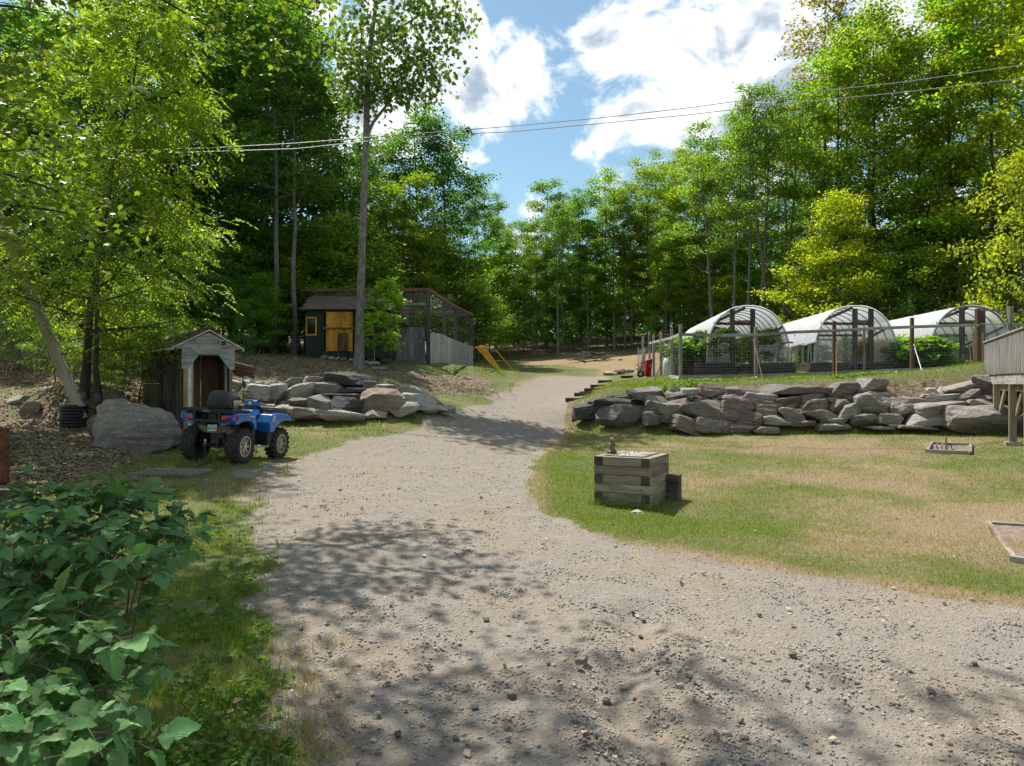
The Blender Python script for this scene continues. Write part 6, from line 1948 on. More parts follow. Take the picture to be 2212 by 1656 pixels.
# trees on the right
L_rt = 'tall bright green maple in the sunlit wood behind the hoop greenhouses'
G_rt = 'sunlit maples behind the greenhouses'
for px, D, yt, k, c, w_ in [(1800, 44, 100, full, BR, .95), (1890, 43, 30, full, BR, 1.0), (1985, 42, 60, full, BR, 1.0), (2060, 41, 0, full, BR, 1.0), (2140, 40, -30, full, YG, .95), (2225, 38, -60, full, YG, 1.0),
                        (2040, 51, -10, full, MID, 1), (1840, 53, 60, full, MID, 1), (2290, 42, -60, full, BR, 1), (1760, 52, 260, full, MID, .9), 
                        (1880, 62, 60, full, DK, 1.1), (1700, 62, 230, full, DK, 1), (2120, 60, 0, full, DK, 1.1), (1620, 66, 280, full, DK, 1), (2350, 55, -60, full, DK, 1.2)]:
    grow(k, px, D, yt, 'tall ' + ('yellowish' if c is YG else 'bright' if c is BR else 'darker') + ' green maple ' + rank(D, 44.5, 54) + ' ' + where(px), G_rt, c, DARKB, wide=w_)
L_ai = 'thin airy tree with leaning grey trunk behind the first hoop greenhouse'
G_ai = 'leaning grey trunked trees behind the first greenhouse'
for px, D, yt, ln in [(1585, 46, 235, -.9), (1610, 46, 205, -1.4), (1640, 45, 190, -.6), (1665, 45, 215, -1.6), (1690, 45, 190, -1.0), (1700, 47, 230, .4), (1545, 48, 260, -.8)]:
    e = grow(airy, px, D, yt, L_ai, G_ai, (0.15, 0.235, 0.05), GREYB, 'ash_tree', .95)
    e.rotation_euler = (0, R(ln * 4), random.random() * 6.28)
grow(airy, 1775, 49, -30, 'tallest thin crowned tree with reddish leaves behind the second greenhouse', None, (0.18, 0.20, 0.06), DARKB, 'ash_tree', 1.15)
beech = gen_tree(430, H=9.5, cb=0.06, Rm=2.9, r0=0.09, nlimb=34, per=90, leaf=0.16, aspect=.5, spread=0.7, prof=lambda u: 1.0 - .75 * u ** 1.5)
Hb = htop(1808, 38.5, 425) / 9.5
plant_tree('beech_tree', beech, at_px(1808, 38.5), 'bushy yellow leaved tree behind the second hoop greenhouse', 'tree', None, Hb, 1.0, (0.30, 0.36, 0.035), DARKB)
grow(under, 1770, 39.5, 540, 'lower yellow green bush beside the bushy yellow tree', None, (0.26, 0.33, 0.03), DARKB, 'beech_tree', 1.1)
grow(under, 2215, 29.5, 330, 'yellowing maple branches overhanging the end of the railed deck', None, (0.21, 0.29, 0.032), DARKB, 'maple_tree', 0.62)
L_un = 'leafy sapling in the undergrowth below the sunlit maples'
for px, D, yt, c in [(1900, 39, 560, MID), (1960, 40, 520, MID), (2020, 38, 545, BR), (2080, 39, 500, MID), (2140, 37, 540, BR), (2190, 36, 560, BR), (1740, 42, 600, BR), (2250, 36, 500, MID), (1850, 42, 500, MID), (1990, 44, 470, DK), (2110, 44, 450, DK)]:
    grow(under, px, D, yt, ('bright' if c is BR else 'dark' if c is DK else 'mid green') + ' leafy sapling in the undergrowth ' + where(px), 'saplings behind the greenhouses', c, DARKB, 'sapling', 0.9)
for px, D, yt, c in [(-60, 31, 520, DK), (40, 32, 500, DK), (140, 33, 480, DK), (240, 34, 480, DK), (340, 36, 470, DK), (430, 33, 500, DK), (520, 36, 490, DK), (590, 37, 500, MID), (660, 39, 500, DK), (720, 42, 510, MID), (100, 42, 500, DK), (300, 45, 480, DK), (480, 46, 500, DK), (620, 50, 500, DK),
                  (780, 44, 520, MID), (840, 52, 540, MID), (900, 50, 560, BR), (960, 52, 560, MID), (1000, 56, 580, DK), (1060, 55, 600, BR)]:
    grow(under, px, D, yt, 'dense leafy young tree ' + rank(D, 35, 43) + ' ' + where(px), 'young trees in the dark wood', c, DARKB, 'young_tree', .95)
for px, D, yt, c in [(1120, 64, 600, MID), (1170, 66, 560, DK), (1220, 66, 580, MID), (1270, 66, 570, MID), (1320, 66, 560, DK), (1370, 65, 560, MID), (1420, 64, 540, BR), (1470, 62, 540, MID), (1520, 60, 520, MID), (1580, 58, 520, BR), (1640, 57, 500, MID), (1700, 56, 500, BR)]:
    grow(under, px, D, yt, 'leafy young tree filling the wood ' + where(px) + ' across the clearing', 'young trees at the end of the clearing', c, DARKB, 'young_tree', .95)
for px, D, yt, c in [(570, 30, 640, BR), (610, 31.5, 610, MID), (650, 33, 560, BR), (680, 34, 520, BR), (720, 35, 470, BR), (790, 36, 500, MID), (830, 46, 470, BR), (870, 45, 520, BR), (910, 46, 500, BR), (960, 47, 560, MID), (1010, 50, 620, MID), (1040, 50, 640, BR), (540, 28, 650, MID), (450, 29, 560, MID), (500, 30, 540, MID), (380, 28, 560, MID), (330, 29, 500, MID), (1075, 56, 560, BR), (250, 29, 500, BR)]:
    grow(under, px, D, yt, ('bright' if c is BR else 'mid green') + ' leafy maple sapling filling the wood edge ' + where(px), 'leafy saplings along the wood edge', c, DARKB, 'sapling', 1.15)
L_u2 = 'shaded sapling in the undergrowth at the wood edge'
for px, D, yt, c in [(1095, 52, 690, MID), (1130, 56, 640, MID), (1180, 60, 650, DK), (1240, 60, 640, DK), (1290, 60, 630, MID), (1350, 60, 640, DK), (1420, 58, 620, MID), (1470, 57, 600, MID), (1530, 52, 620, MID), (1575, 50, 600, BR),
                  (560, 29, 600, MID), (620, 32, 600, MID), (690, 34, 560, MID), (470, 28, 600, DK), (420, 28, 610, DK), (350, 27, 560, DK), (60, 27, 560, DK), (150, 27, 590, DK), (230, 27, 600, DK), (-40, 24, 560, DK), (300, 33, 520, DK), (760, 36, 520, MID), (1640, 50, 600, MID), (1700, 50, 590, BR)]:
    grow(under, px, D, yt, ('bright' if c is BR else 'dark' if c is DK else 'mid green') + ' shaded sapling at the wood edge ' + where(px), 'saplings at the wood edge', c, DARKB, 'sapling', 0.95)

# far woods that read as one mass
V_, F_ = [], []
g = np.random.default_rng(11)
pp = []
for k in range(150):
    a = R(-62 + 124 * (k + g.random()) / 150); rr_ = g.uniform(80, 112)
    x, y = rr_ * math.sin(a), rr_ * math.cos(a)
    z0 = gz(x, y); hh = g.uniform(9, 13)
    m = 300
    q = g.normal(0, 1, (m, 3)); q /= np.linalg.norm(q, axis=1, keepdims=True)
    pp.append(np.stack([x + q[:, 0] * 3.6, y + q[:, 1] * 3.6, z0 + hh * 0.52 + q[:, 2] * hh * 0.5], 1))
for k in range(230):
    a = R(-60 + 120 * (k + g.random()) / 230); rr_ = g.uniform(66, 84)
    x, y = rr_ * math.sin(a), rr_ * math.cos(a)
    q = g.normal(0, 1, (120, 3)); q /= np.linalg.norm(q, axis=1, keepdims=True)
    pp.append(np.stack([x + q[:, 0] * 1.9, y + q[:, 1] * 1.9, gz(x, y) + 1.6 + q[:, 2] * 2.2], 1))
V_, F_ = leaf_cloud(np.concatenate(pp), None, 0.6, 0.8, g, 1.0, 0.2)
o = tag(link('distant_woods', mesh_np('distant_woods', V_, F_, leaf_m)), 'dark far off woods closing the clearing behind the trees', 'woods', kind='stuff')
o.color = (*DK, 1)

# the tall maple with the bare forked trunk before the coop
g = np.random.default_rng(41)
b0 = at_px(775, 27)
e = empty('maple_tree', b0, 0, 'very tall maple with long bare grey trunk standing before the coop', 'tree')
tm = MB()
def tp(px, py, dz=0.0, D=27.0): return P3(px, py, D) - b0 + Vector((0, dz, 0))
main = [Vector((0, 0, -0.4)), Vector((0, 0, 0.0)), tp(776, 760), tp(780, 600), tp(786, 420), tp(791, 300), tp(793, 200), tp(800, 100), tp(812, 10), tp(822, -40), tp(828, -75)]
tm.tube(main, [.34, .24, .18, .145, .125, .115, .115, .09, .07, .045, .015], 10)
limbs = [[tp(791, 298), tp(806, 265), tp(832, 232), tp(850, 205), tp(868, 160), tp(890, 110, .5)],
         [tp(792, 250), tp(803, 215, -.3), tp(816, 175, -.5), tp(840, 120, -.6)],
         [tp(793, 190), tp(775, 160, .4), tp(758, 120, .6), tp(745, 70, .8)],
         [tp(800, 100), tp(850, 60, .3), tp(900, 20, .5), tp(950, 10, .6), tp(985, 45, .6)],
         [tp(812, 10), tp(780, -40, -.4), tp(750, -80, -.6)], [tp(812, 10), tp(870, -30, .2), tp(930, -50, .3)], [tp(868, 160), tp(905, 130), tp(945, 118)],
         [tp(850, 205), tp(885, 195, -.3), tp(925, 190, -.4)], [tp(793, 190), tp(790, 150, -1.0), tp(800, 90, -1.5)], [tp(805, 70), tp(815, 40, 1.2), tp(830, -10, 1.9)],
         [tp(793, 215), tp(770, 200, -.5), tp(745, 190, -.8)]]
cls = []
for lb in limbs:
    r1 = 0.075 if lb is limbs[0] else 0.05
    tm.tube(lb, [r1 * (1 - 0.75 * i / (len(lb) - 1)) for i in range(len(lb))], 6, False)
    for i in range(1, len(lb)):
        if lb is limbs[0] and i < 3: continue
        cls.append(lb[i])
for px, py, dd in [(760, 60, 0), (800, 130, .6), (840, 90, -.6), (880, 60, .8), (870, 170, .3), (910, 160, -.4), (935, 60, 0), (905, -10, .7), (850, 10, -.8), (770, 20, -.9), (740, 130, 0), (760, 170, .5),
                   (845, 190, .6), (820, 215, .2), (905, 100, .3), (950, 150, .2), (965, 110, -.2), (880, 215, -.2), (800, 230, -.4), (775, 225, .2), (925, 200, .3), (860, 125, 1.0), (830, 155, -.9), (790, 75, .9), (990, 35, .6), (960, 15, .2), (830, 50, .3), (900, 30, -.6), (745, 90, -.3), (850, -50, 0), (800, -45, .6), (890, -45, -.3), (760, -30, .5), (930, -40, .6)]:
    cls.append(tp(px, py, dd))
P_ = []
for c in cls:
    m = int(g.uniform(48, 88))
    P_.append(np.array(c) + g.normal(0, 1, (m, 3)) * np.array([.42, .42, .30]))
V_, F_ = maple_cloud(np.concatenate(P_), 0.20, g, 0.8, 0.7)
link('trunk', tm.mesh('tall_trunk', bark_m, True), e).color = (0.23, 0.22, 0.20, 1)
link('crown', mesh_np('tall_crown', V_, F_, leaf_near), e).color = (0.11, 0.185, 0.045, 1)

# the maple whose boughs hang over the left of the yard (foot beyond the picture)
g = np.random.default_rng(43)
b0 = Vector((-8.6, 8.8, gz(-8.6, 8.8)))
e = empty('maple_tree', b0, 0, 'near maple with big lobed leaves overhanging the rusty barrel', 'tree')
tm = MB()
tm.tube([(0, 0, -.4), (0, 0, 0), (.1, .05, 2.5), (.15, .1, 5), (.3, .2, 8.5), (.3, .2, 13.5)], [.34, .27, .22, .18, .12, .03], 10)
P_ = []
NLB = 84
for k in range(NLB):
    z0 = 3.7 + 10.6 * (k + g.random()) / NLB
    az = k * 2.399 + g.normal(0, .3)
    L = (3.7 if z0 < 7.2 else 7.4 - .55 * max(0, z0 - 9.5)) * g.uniform(.72, 1.08)  # upper boughs, out of view, lengthened to throw shade over the drive
    if z0 < 3.6: L *= .85
    if math.sin(az) < -.2 and z0 < 7: L *= .72
    elif math.cos(az) > .2 and z0 < 7.5: L *= .80
    el = .10 + .05 * max(0, z0 - 6) + g.normal(0.0, .12)
    d_ = np.array([math.cos(az) * math.cos(el), math.sin(az) * math.cos(el), math.sin(el)])
    path = limb_path(np.array([.2, .12, z0]), d_, L, -0.15, g, 6)
    tm.tube(path, [0.05 * (1 - .85 * i / 6) for i in range(7)], 5, False)
    for i in range(2, 7):
        for jj in range(2):
            c = path[i] + g.normal(0, .34, 3) * np.array([1, 1, .5])
            m = int(g.uniform(18, 30) if z0 < 7.2 else g.uniform(40, 62))  # unseen upper boughs get extra leaves so their shade falls broad
            P_.append(c + g.normal(0, 1, (m, 3)) * np.array([.44, .44, .16]))
V_, F_ = maple_cloud(np.concatenate(P_), 0.128, g, 0.6, 0.4)
link('trunk', tm.mesh('near_trunk', bark_m, True), e).color = (*DARKB, 1)
link('crown', mesh_np('near_crown', V_, F_, leaf_near), e).color = (0.115, 0.185, 0.020, 1)

# walnut with feathery compound leaves behind the boulder
b0 = P3(182, 822, 17.9); b0.z = gz(b0.x, b0.y)
H = htop(330, 17.9, 25)
wal = gen_tree(61, H=H, cb=0.14, Rm=2.5, r0=0.105, nlimb=36, per=17, leaf=0.46, spread=0.62, lean=(1.45, 0.0), shape='pinnate', rise=0.35, top=0.35, twig=3)
plant_tree('walnut_tree', wal, b0, 'young walnut with feathery drooping leaves leaning over the plank shelter', 'tree', None, 1, 0.0, (0.20, 0.285, 0.035), (0.085, 0.06, 0.045))
wal2 = gen_tree(62, H=H * 0.62, cb=0.16, Rm=1.9, r0=0.07, nlimb=22, per=15, leaf=0.42, spread=0.6, lean=(1.3, -0.7), shape='pinnate', rise=-0.25, twig=3)
plant_tree('walnut_tree', wal2, b0 + Vector((.55, -.35, 0)), 'smaller second walnut stem beside the leaning walnut, boughs hanging by the shelter wall', 'tree', None, 1, 0.0, (0.18, 0.27, 0.04), (0.085, 0.06, 0.045))
# small glossy bush at the back corner of the shelter and sapling before the coop
grow(under, 530, 25.0, 660, 'small blue green bush growing behind the plank shelter', None, (0.05, 0.16, 0.05), DARKB, 'bush', 0.5)
for px, D, yt, c in [(262, 18.5, 735, BR), (300, 18.9, 700, BR), (225, 19.2, 760, MID), (330, 20.5, 690, MID), (120, 21, 700, MID), (40, 21.5, 690, MID), (215, 22.5, 650, BR), (70, 24, 640, MID), (280, 23, 620, MID), (390, 22.5, 690, MID)]:
    grow(under, px, D, yt, ('bright' if c is BR else 'green') + ' leafy shrub on the bank ' + ('beside the shelter block wall' if D < 19.5 else 'behind the corrugated pipe' if px < 250 else 'behind the shelter roof'), 'shrubs on the left bank', c, DARKB, 'shrub', 1.1)
sap = gen_tree(71, H=3.3, cb=0.20, Rm=0.75, r0=0.025, nlimb=20, per=34, leaf=0.15, spread=0.30, lean=(0.1, 0), shape='maple', top=0.2, twig=2)
b0 = P3(822, 797, 27.6); b0.z = gz(b0.x, b0.y)
plant_tree('maple_sapling', sap, b0, 'slim bright green maple sapling before the right coop window', 'sapling', None, 1, 0.5, (0.22, 0.36, 0.035), (0.10, 0.07, 0.045))

# ------------------------------------------------------------------ garden plants
tom = [gen_tree(600 + i, H=1.15, cb=0.05, Rm=0.40, r0=0.012, nlimb=18, per=36, leaf=0.095, aspect=.6, spread=0.17, top=.1, twig=2) for i in range(2)]
squ = [gen_tree(620 + i, H=0.72, cb=0.05, Rm=0.55, r0=0.012, nlimb=14, per=16, leaf=0.19, aspect=.9, spread=0.26, top=.0, twig=2, tilt=.5) for i in range(2)]
dry_ = gen_tree(640, H=0.75, cb=0.05, Rm=0.42, r0=0.006, nlimb=26, per=30, leaf=0.16, aspect=.07, spread=0.16, rise=1.2, twig=2, tilt=1.6, droop=-.9)
zbed = cz_(783, GD) - .05
def garden(kind, px, dy, label, group, colr, s=1.0, z=None, cat='plant', name='garden_plant'):
    D = GD + dy
    x = (px - CX) / F * GD + DRIFT * dy
    plant_tree(name, random.choice(kind), (x, D, zbed if z is None else z), label, cat, group, s * random.uniform(.85, 1.12), None, colr, (0.06, 0.10, 0.03))
for px, dy in ((1524, .35), (1540, .4), (1557, .35), (1570, .6), (1530, 1.2), (1550, 1.3), (1540, 2.4), (1560, 2.6), (1535, 3.8), (1555, 5.0), (1540, 6.5)):
    garden(tom, px, dy, 'tomato plant in the left bed of the greenhouse nearest the wheelbarrow', 'tomato plants left of the door', (0.09, 0.155, 0.04), 1.0, name='tomato_plant')
for px, dy in ((1645, .35), (1660, .4), (1676, .4), (1688, .7), (1650, 1.3), (1670, 1.5), (1660, 2.8), (1655, 4.2)):
    garden(tom, px, dy, 'tomato plant in the right bed of the greenhouse nearest the wheelbarrow', 'tomato plants right of the door', (0.085, 0.15, 0.035), 1.0, name='tomato_plant')
for px, dy in ((1500, .9), (1490, 1.8), (1495, 2.8), (1500, 3.8), (1496, 5.2), (1505, 1.4), (1600, 3.0), (1608, 4.5)):
    garden(squ, px, dy, 'broad leaved vine under the rolled side of the greenhouse nearest the wheelbarrow', 'vines at the greenhouse side', (0.10, 0.20, 0.022), .95, zbed - .1, name='squash_vine')
for px, dy in ((1955, .3), (1966, -.2), (1980, .3), (1995, -.3), (2002, .5), (1975, 1.2), (1950, 1.4), (1990, 1.6), (2020, .4), (1985, -.6), (1970, -.7), (2008, -.7)):
    z_ = gz((px - CX) / F * GD, GD + dy) + .05
    garden(squ, px, dy, 'leafy squash plant between the middle greenhouse and the wooden arched one', 'squash plants between greenhouses', (0.11, 0.21, 0.025), 1.05, z_, name='squash_vine')
for px, dy in ((1845, 1.0), (1858, 2.0), (1780, 2.5), (1800, 4.0), (1850, 4.2), (2040, .5), (2060, .6), (2080, .8), (2050, 1.8), (2075, 2.5)):
    garden(tom, px, dy, 'bushy green plant inside the middle greenhouse' if px < 1900 else 'feathery green plant inside the wooden arched greenhouse', 'plants in the middle greenhouse' if px < 1900 else 'plants in the arched greenhouse', (0.08, 0.15, 0.04), .85)
for px, dy in ((1878, .3), (1890, .35), (1904, .3), (1917, .4), (1930, .3), (1885, .8), (1910, .8), (1940, .6)):
    garden([dry_], px, dy, 'clump of tan dried stems in the bed of the middle greenhouse', 'dried stems', (0.30, 0.22, 0.11), 1.0, name='dried_plant')

# ------------------------------------------------------------------ bramble at the left foreground
def leaf_mesh(L, W, seed):
    g = np.random.default_rng(seed)
    ny = 9; V = []; UV = []
    for j in range(ny):
        v = j / (ny - 1)
        wd = W * (math.sin(math.pi * v ** 0.72) ** 0.85) * (1 + .10 * (1 if j % 2 else -1) * (0 < j < ny - 1))
        cz = -L * .30 * v * v + .015 * L * g.normal()
        for u in (-1, -.5, 0, .5, 1):
            V.append((u * wd / 2, L * v, cz + abs(u) * wd * .16 - (abs(u) > .9) * wd * .05 + g.normal() * .002)); UV.append((u, v))
    Fq = [(j * 5 + i, j * 5 + i + 1, (j + 1) * 5 + i + 1, (j + 1) * 5 + i) for j in range(ny - 1) for i in range(4)]
    me = mesh_np('leaf', np.array(V), np.array(Fq), leaf_vein, True)
    uv = me.uv_layers.new(name='UVMap')
    idx = np.array(Fq).ravel(); uv.data.foreach_set('uv', np.array(UV, dtype=np.float32)[idx].ravel())
    return me, np.array(V), np.array(Fq), np.array(UV)
LM = [leaf_mesh(.105, .078, 1), leaf_mesh(.105, .070, 2), leaf_mesh(.09, .060, 3), leaf_mesh(.12, .088, 4)]
def bramble(label, roots, tips, nodes, n_obj, seed, colr, size=1.0):
    g = np.random.default_rng(seed)
    e = empty('bramble_bush', (*roots[0][:2], roots[0][2]), 0, label, 'bush')
    o0 = Vector(e.location)
    mb = MB(); leaves = []
    for k, tip in enumerate(tips):
        r_ = roots[k % len(roots)]
        r0_ = Vector((r_[0] + g.normal(0, .12), r_[1] + g.normal(0, .12), r_[2] - .05)); t_ = Vector(tip)
        mid = r0_.lerp(t_, .45); mid.z = max(t_.z, r0_.z + .5) + .45 * (t_ - r0_).length * .4
        pts = [r0_ * (1 - f) ** 2 + mid * 2 * f * (1 - f) + t_ * f * f for f in np.linspace(0, 1, 14)]
        mb.tube([p - o0 for p in pts], [.007 * (1 - .75 * i / 13) for i in range(14)], 5, False)
        for q in range(nodes):
            f = .18 + .82 * (q + g.random()) / nodes
            i = min(int(f * 13), 12); p = pts[i].lerp(pts[i + 1], f * 13 - i); d_ = (pts[i + 1] - pts[i]).normalized()
            side = Vector((g.normal(), g.normal(), g.normal() * .4)); side = (side - d_ * side.dot(d_)).normalized()
            pe = (side * .8 + d_ * .4 + Vector((0, 0, .25))).normalized()
            a = p + pe * g.uniform(.05, .12)
            mb.tube([p - o0, a - o0], .002, 4, False)
            for w_, sz_ in ((0, 1.12), (1, .9), (-1, .9)):
                t2 = (pe * (1 if w_ == 0 else .35) + pe.cross(Vector((0, 0, 1))).normalized() * w_ * .9 + Vector((0, 0, g.normal(-.28, .25)))).normalized()
                up = Vector((g.normal(0, .28), g.normal(-.12, .28), 1)).normalized()
                x_ = t2.cross(up).normalized(); n_ = x_.cross(t2)
                M = Matrix((x_, t2, n_)).transposed()
                leaves.append((a, M, size * sz_ * g.uniform(.72, 1.2), int(g.integers(4))))
    mb.build('cane', simple('cane_stem' + str(seed), (.10, .13, .05), (.16, .10, .06), 9, .7), e)
    # leaves that show largest from the yard side become parts, the rest one mesh
    order = sorted(range(len(leaves)), key=lambda i: (Vector(leaves[i][0]) - Vector((0, 0, CAMZ))).length)
    VV, FF_, UU = [], [], []; nb_ = 0
    for rank, i in enumerate(order):
        a, M, s, k = leaves[i]
        if rank < n_obj:
            M4 = Matrix.Translation(a - o0) @ M.to_4x4() @ Matrix.Diagonal((s, s, s, 1))
            o = bpy.data.objects.new('leaf', LM[k][0]); C.objects.link(o); o.parent = e; o.matrix_basis = M4
            q = g.uniform(.8, 1.25); o.color = (colr[0] * q * g.uniform(.9, 1.2), colr[1] * q, colr[2] * q, 1)
        else:
            V = (np.array(M) @ (LM[k][1] * s).T).T + np.array(a - o0)
            VV.append(V); FF_.append(LM[k][2] + nb_); UU.append(LM[k][3]); nb_ += len(V)
    if VV:
        Fa = np.concatenate(FF_); me = mesh_np('leaf_mass', np.concatenate(VV), Fa, leaf_vein, True)
        uv = me.uv_layers.new(name='UVMap'); uv.data.foreach_set('uv', np.concatenate(UU).astype(np.float32)[Fa.ravel()].ravel())
        o = tag(link('leaf_mass', me, e), kind='stuff'); o.color = (*colr, 1)
    return e
def rt(px, D):
    p = at_g(px, D); return (p.x, p.y, p.z)
g = np.random.default_rng(90)
tipsA = [P3(px + g.normal(0, 8), py + g.normal(0, 8), D + g.normal(0, .15)) for px, py, D in
         [(428, 1195, 3.9), (405, 1150, 4.1), (350, 1060, 4.3), (310, 1080, 4.0), (240, 1062, 4.2), (150, 1075, 4.1), (60, 1090, 4.0), (345, 1220, 3.7), (270, 1185, 3.7), (200, 1150, 3.7), (110, 1130, 3.7), (20, 1150, 3.6), (380, 1105, 4.2),
          (300, 1135, 3.9), (230, 1220, 3.5), (140, 1200, 3.5), (50, 1215, 3.4), (330, 1165, 3.9), (180, 1100, 4.0), (90, 1170, 3.6), (270, 1090, 4.2), (400, 1180, 3.8), (0, 1100, 3.9), (290, 1260, 3.5), (200, 1270, 3.4), (360, 1130, 4.0)]]
bramble('dark bramble bush arching over the verge before the drag harrow', [rt(60, 4.2), rt(150, 4.3), rt(-60, 4.0), rt(0, 3.9)], tipsA, 16, 300, 91, (0.075, 0.165, 0.062), 0.88)
tipsB = [P3(px + g.normal(0, 8), py + g.normal(0, 8), D + g.normal(0, .1)) for px, py, D in
         [(335, 1385, 3.2), (365, 1425, 3.1), (250, 1345, 3.3), (180, 1335, 3.3), (60, 1290, 3.3), (0, 1310, 3.2), (300, 1560, 2.8), (205, 1475, 2.9), (120, 1450, 2.9), (40, 1420, 2.9), (320, 1620, 2.7), (120, 1560, 2.7), (230, 1640, 2.6), (100, 1645, 2.5), (20, 1540, 2.6),
          (20, 1640, 2.5), (280, 1420, 3.1), (160, 1400, 3.1), (90, 1370, 3.1)]]
bramble('lighter green bramble bush spilling over the verge, beside the dark bramble', [rt(-40, 3.3), rt(40, 3.2), rt(-120, 3.0)], tipsB, 15, 300, 92, (0.10, 0.205, 0.078), 0.86)

# ------------------------------------------------------------------ ground cover (nobody could count it)
gm2 = bpy.data.materials.new('grass_blade'); gm2.use_nodes = True; t = NT(gm2.node_tree); t.n.clear()
geo = t.new('ShaderNodeNewGeometry'); rnd = geo.outputs['Random Per Island']; ad = t.attr('dry')
gc = t.mix(rnd, (0.115, 0.195, 0.022), (0.24, 0.31, 0.045)); sc_ = t.mix(rnd, (0.34, 0.26, 0.155), (0.46, 0.375, 0.25))
f = t.mapr(t.math('ADD', ad, t.math('MULTIPLY', t.math('SUBTRACT', t.math('FRACT', t.math('MULTIPLY', rnd, 17.3)), .5), .55)), .36, .62)
cc = t.mix(f, gc, sc_)
df_ = t.new('ShaderNodeBsdfDiffuse'); t.put(df_.inputs[0], cc); tr_n = t.new('ShaderNodeBsdfTranslucent'); t.put(tr_n.inputs[0], t.mix(1.0, cc, (1.3, 1.25, .6), 'MULTIPLY'))
mx = t.new('ShaderNodeMixShader'); mx.inputs[0].default_value = .42; t.l.new(df_.outputs[0], mx.inputs[1]); t.l.new(tr_n.outputs[0], mx.inputs[2])
t.l.new(mx.outputs[0], t.new('ShaderNodeOutputMaterial').inputs[0])

def blades(x, y, h, w_, g, lean=.5):
    n = len(x); z = gz(x, y)
    a = g.random(n) * 2 * np.pi; ln = h * np.abs(g.normal(0, lean, n)); b2 = g.random(n) * 2 * np.pi
    base = np.stack([x, y, z - .005], 1)
    sd_ = np.stack([np.cos(a), np.sin(a), np.zeros(n)], 1) * (w_ / 2)[:, None]
    tip = base + np.stack([np.cos(b2) * ln, np.sin(b2) * ln, h], 1)
    V = np.stack([base - sd_, base + sd_, tip], 1).reshape(-1, 3)
    return V, np.arange(3 * n).reshape(n, 3)
def lay_grass(name, label, x, y, h, w_, g, dry=None, lean=.5):
    V, Fq = blades(x, y, h, w_, g, lean)
    me = mesh_np(name, V, Fq, gm2)
    dv = masks(x, y)[3] if dry is None else dry
    set_attr(me, 'dry', np.repeat(dv, 3))
    return tag(link(name, me), label, 'grass', kind='stuff')
g = np.random.default_rng(95)
def sample_px(n, x0, x1, D0, D1, pw=1.0):
    """even spread over the yard between two distances, thinner with distance"""
    uu = g.random(n)
    D = (D0 ** (1 - pw) + uu * (D1 ** (1 - pw) - D0 ** (1 - pw))) ** (1 / (1 - pw)) if pw != 1 else D0 * (D1 / D0) ** uu
    return x0 + (x1 - x0) * g.random(n), D
# lawn and terrace
uu = g.random(440000); D = 6.5 * (30 / 6.5) ** uu
X = (1100 + 1700 * g.random(len(D)) ** 1.25 - CX) / F * D
rd_, lt_, df2, dr2 = masks(X, D)
keep = g.random(len(D)) < (1 - np.clip(rd_ * 1.15, 0, 1)) * (1 - .9 * lt_) * (1 - .75 * dr2 * (g.random(len(D)) < .8)) * (1 - .8 * df2)
X, D, dr2 = X[keep], D[keep], dr2[keep]
lay_grass('lawn_grass', 'short sun scorched lawn grass between drive and boulder wall', X, D, g.uniform(.025, .07, len(X)) * (.8 + .5 * (D > 20)), .006 * np.clip(D / 8, 1, 3), g, dr2, .7)
# left verge and strips
uu = g.random(225000); D = 2.6 * (26 / 2.6) ** uu
X = (g.uniform(-420, 1120, len(D)) - CX) / F * D
rd_, lt_, df2, dr2 = masks(X, D)
cl = sstep(vnoise(X, D, 1.7) + vnoise(X, D, 4.7) * .6, -.25, .35)
keep = g.random(len(D)) < (1 - np.clip(rd_ * 1.1, 0, 1)) * (1 - .93 * lt_) * (.18 + .82 * cl)
X, D, dr2 = X[keep], D[keep], dr2[keep]
lay_grass('verge_grass', 'weedy grass on the verge left of the drive', X, D, g.uniform(.03, .11, len(X)), .006 * np.clip(D / 6, 1, 3), g, np.clip(dr2 - .05, 0, 1), .6)
# tufts of longer grass
tx, ty_, th = [], [], []
def tufts(pts, n, spread, h):
    for (x, y) in pts:
        tx.append(x + g.normal(0, spread, n)); ty_.append(y + g.normal(0, spread, n)); th.append(np.abs(g.normal(h, h * .35, n)))
bx0 = TB.matrix_basis
tufts([(q.x, q.y) for q in (bx0 @ Vector((xx, -BDp / 2 - .06, 0)) for xx in np.linspace(-.45, .5, 9))], 26, .05, .17)
tufts([(q.x, q.y) for q in (bx0 @ Vector((BW / 2 + .06, yy, 0)) for yy in np.linspace(-.4, .5, 6))], 20, .05, .12)
tufts([(-6.2 + .25 * k + g.normal(0, .1), 13.55 + g.normal(0, .15)) for k in range(9)], 22, .07, .16)
tufts([tuple(hit(px, py).xy) for px, py in zip(g.uniform(300, 600, 40), g.uniform(1090, 1620, 40))], 22, .05, .11)
tufts([tuple(hit(px, py).xy) for px, py in zip(g.uniform(640, 960, 40), g.uniform(900, 925, 40))], 14, .1, .08)
tufts([((px - CX) / F * rw_base(px)[1], rw_base(px)[1] - .25) for px in g.uniform(1240, 2200, 70)], 16, .1, .10)
tufts([((px - CX) / F * 23.6, g.uniform(22.5, 24.6)) for px in g.uniform(1400, 2130, 120)], 16, .16, .12)
tufts([tuple(hit(px, py).xy) for px, py in zip(g.uniform(940, 1130, 40), g.uniform(795, 815, 40))], 14, .2, .2)
X, D, hh = np.concatenate(tx), np.concatenate(ty_), np.concatenate(th)
lay_grass('grass_tufts', 'longer green grass tufts round the timber box, walls and verge', X, D, hh, .008 * np.clip(D / 9, 1, 2.4), g, np.full(len(X), .12), .45)
tx, ty_, th = [], [], []
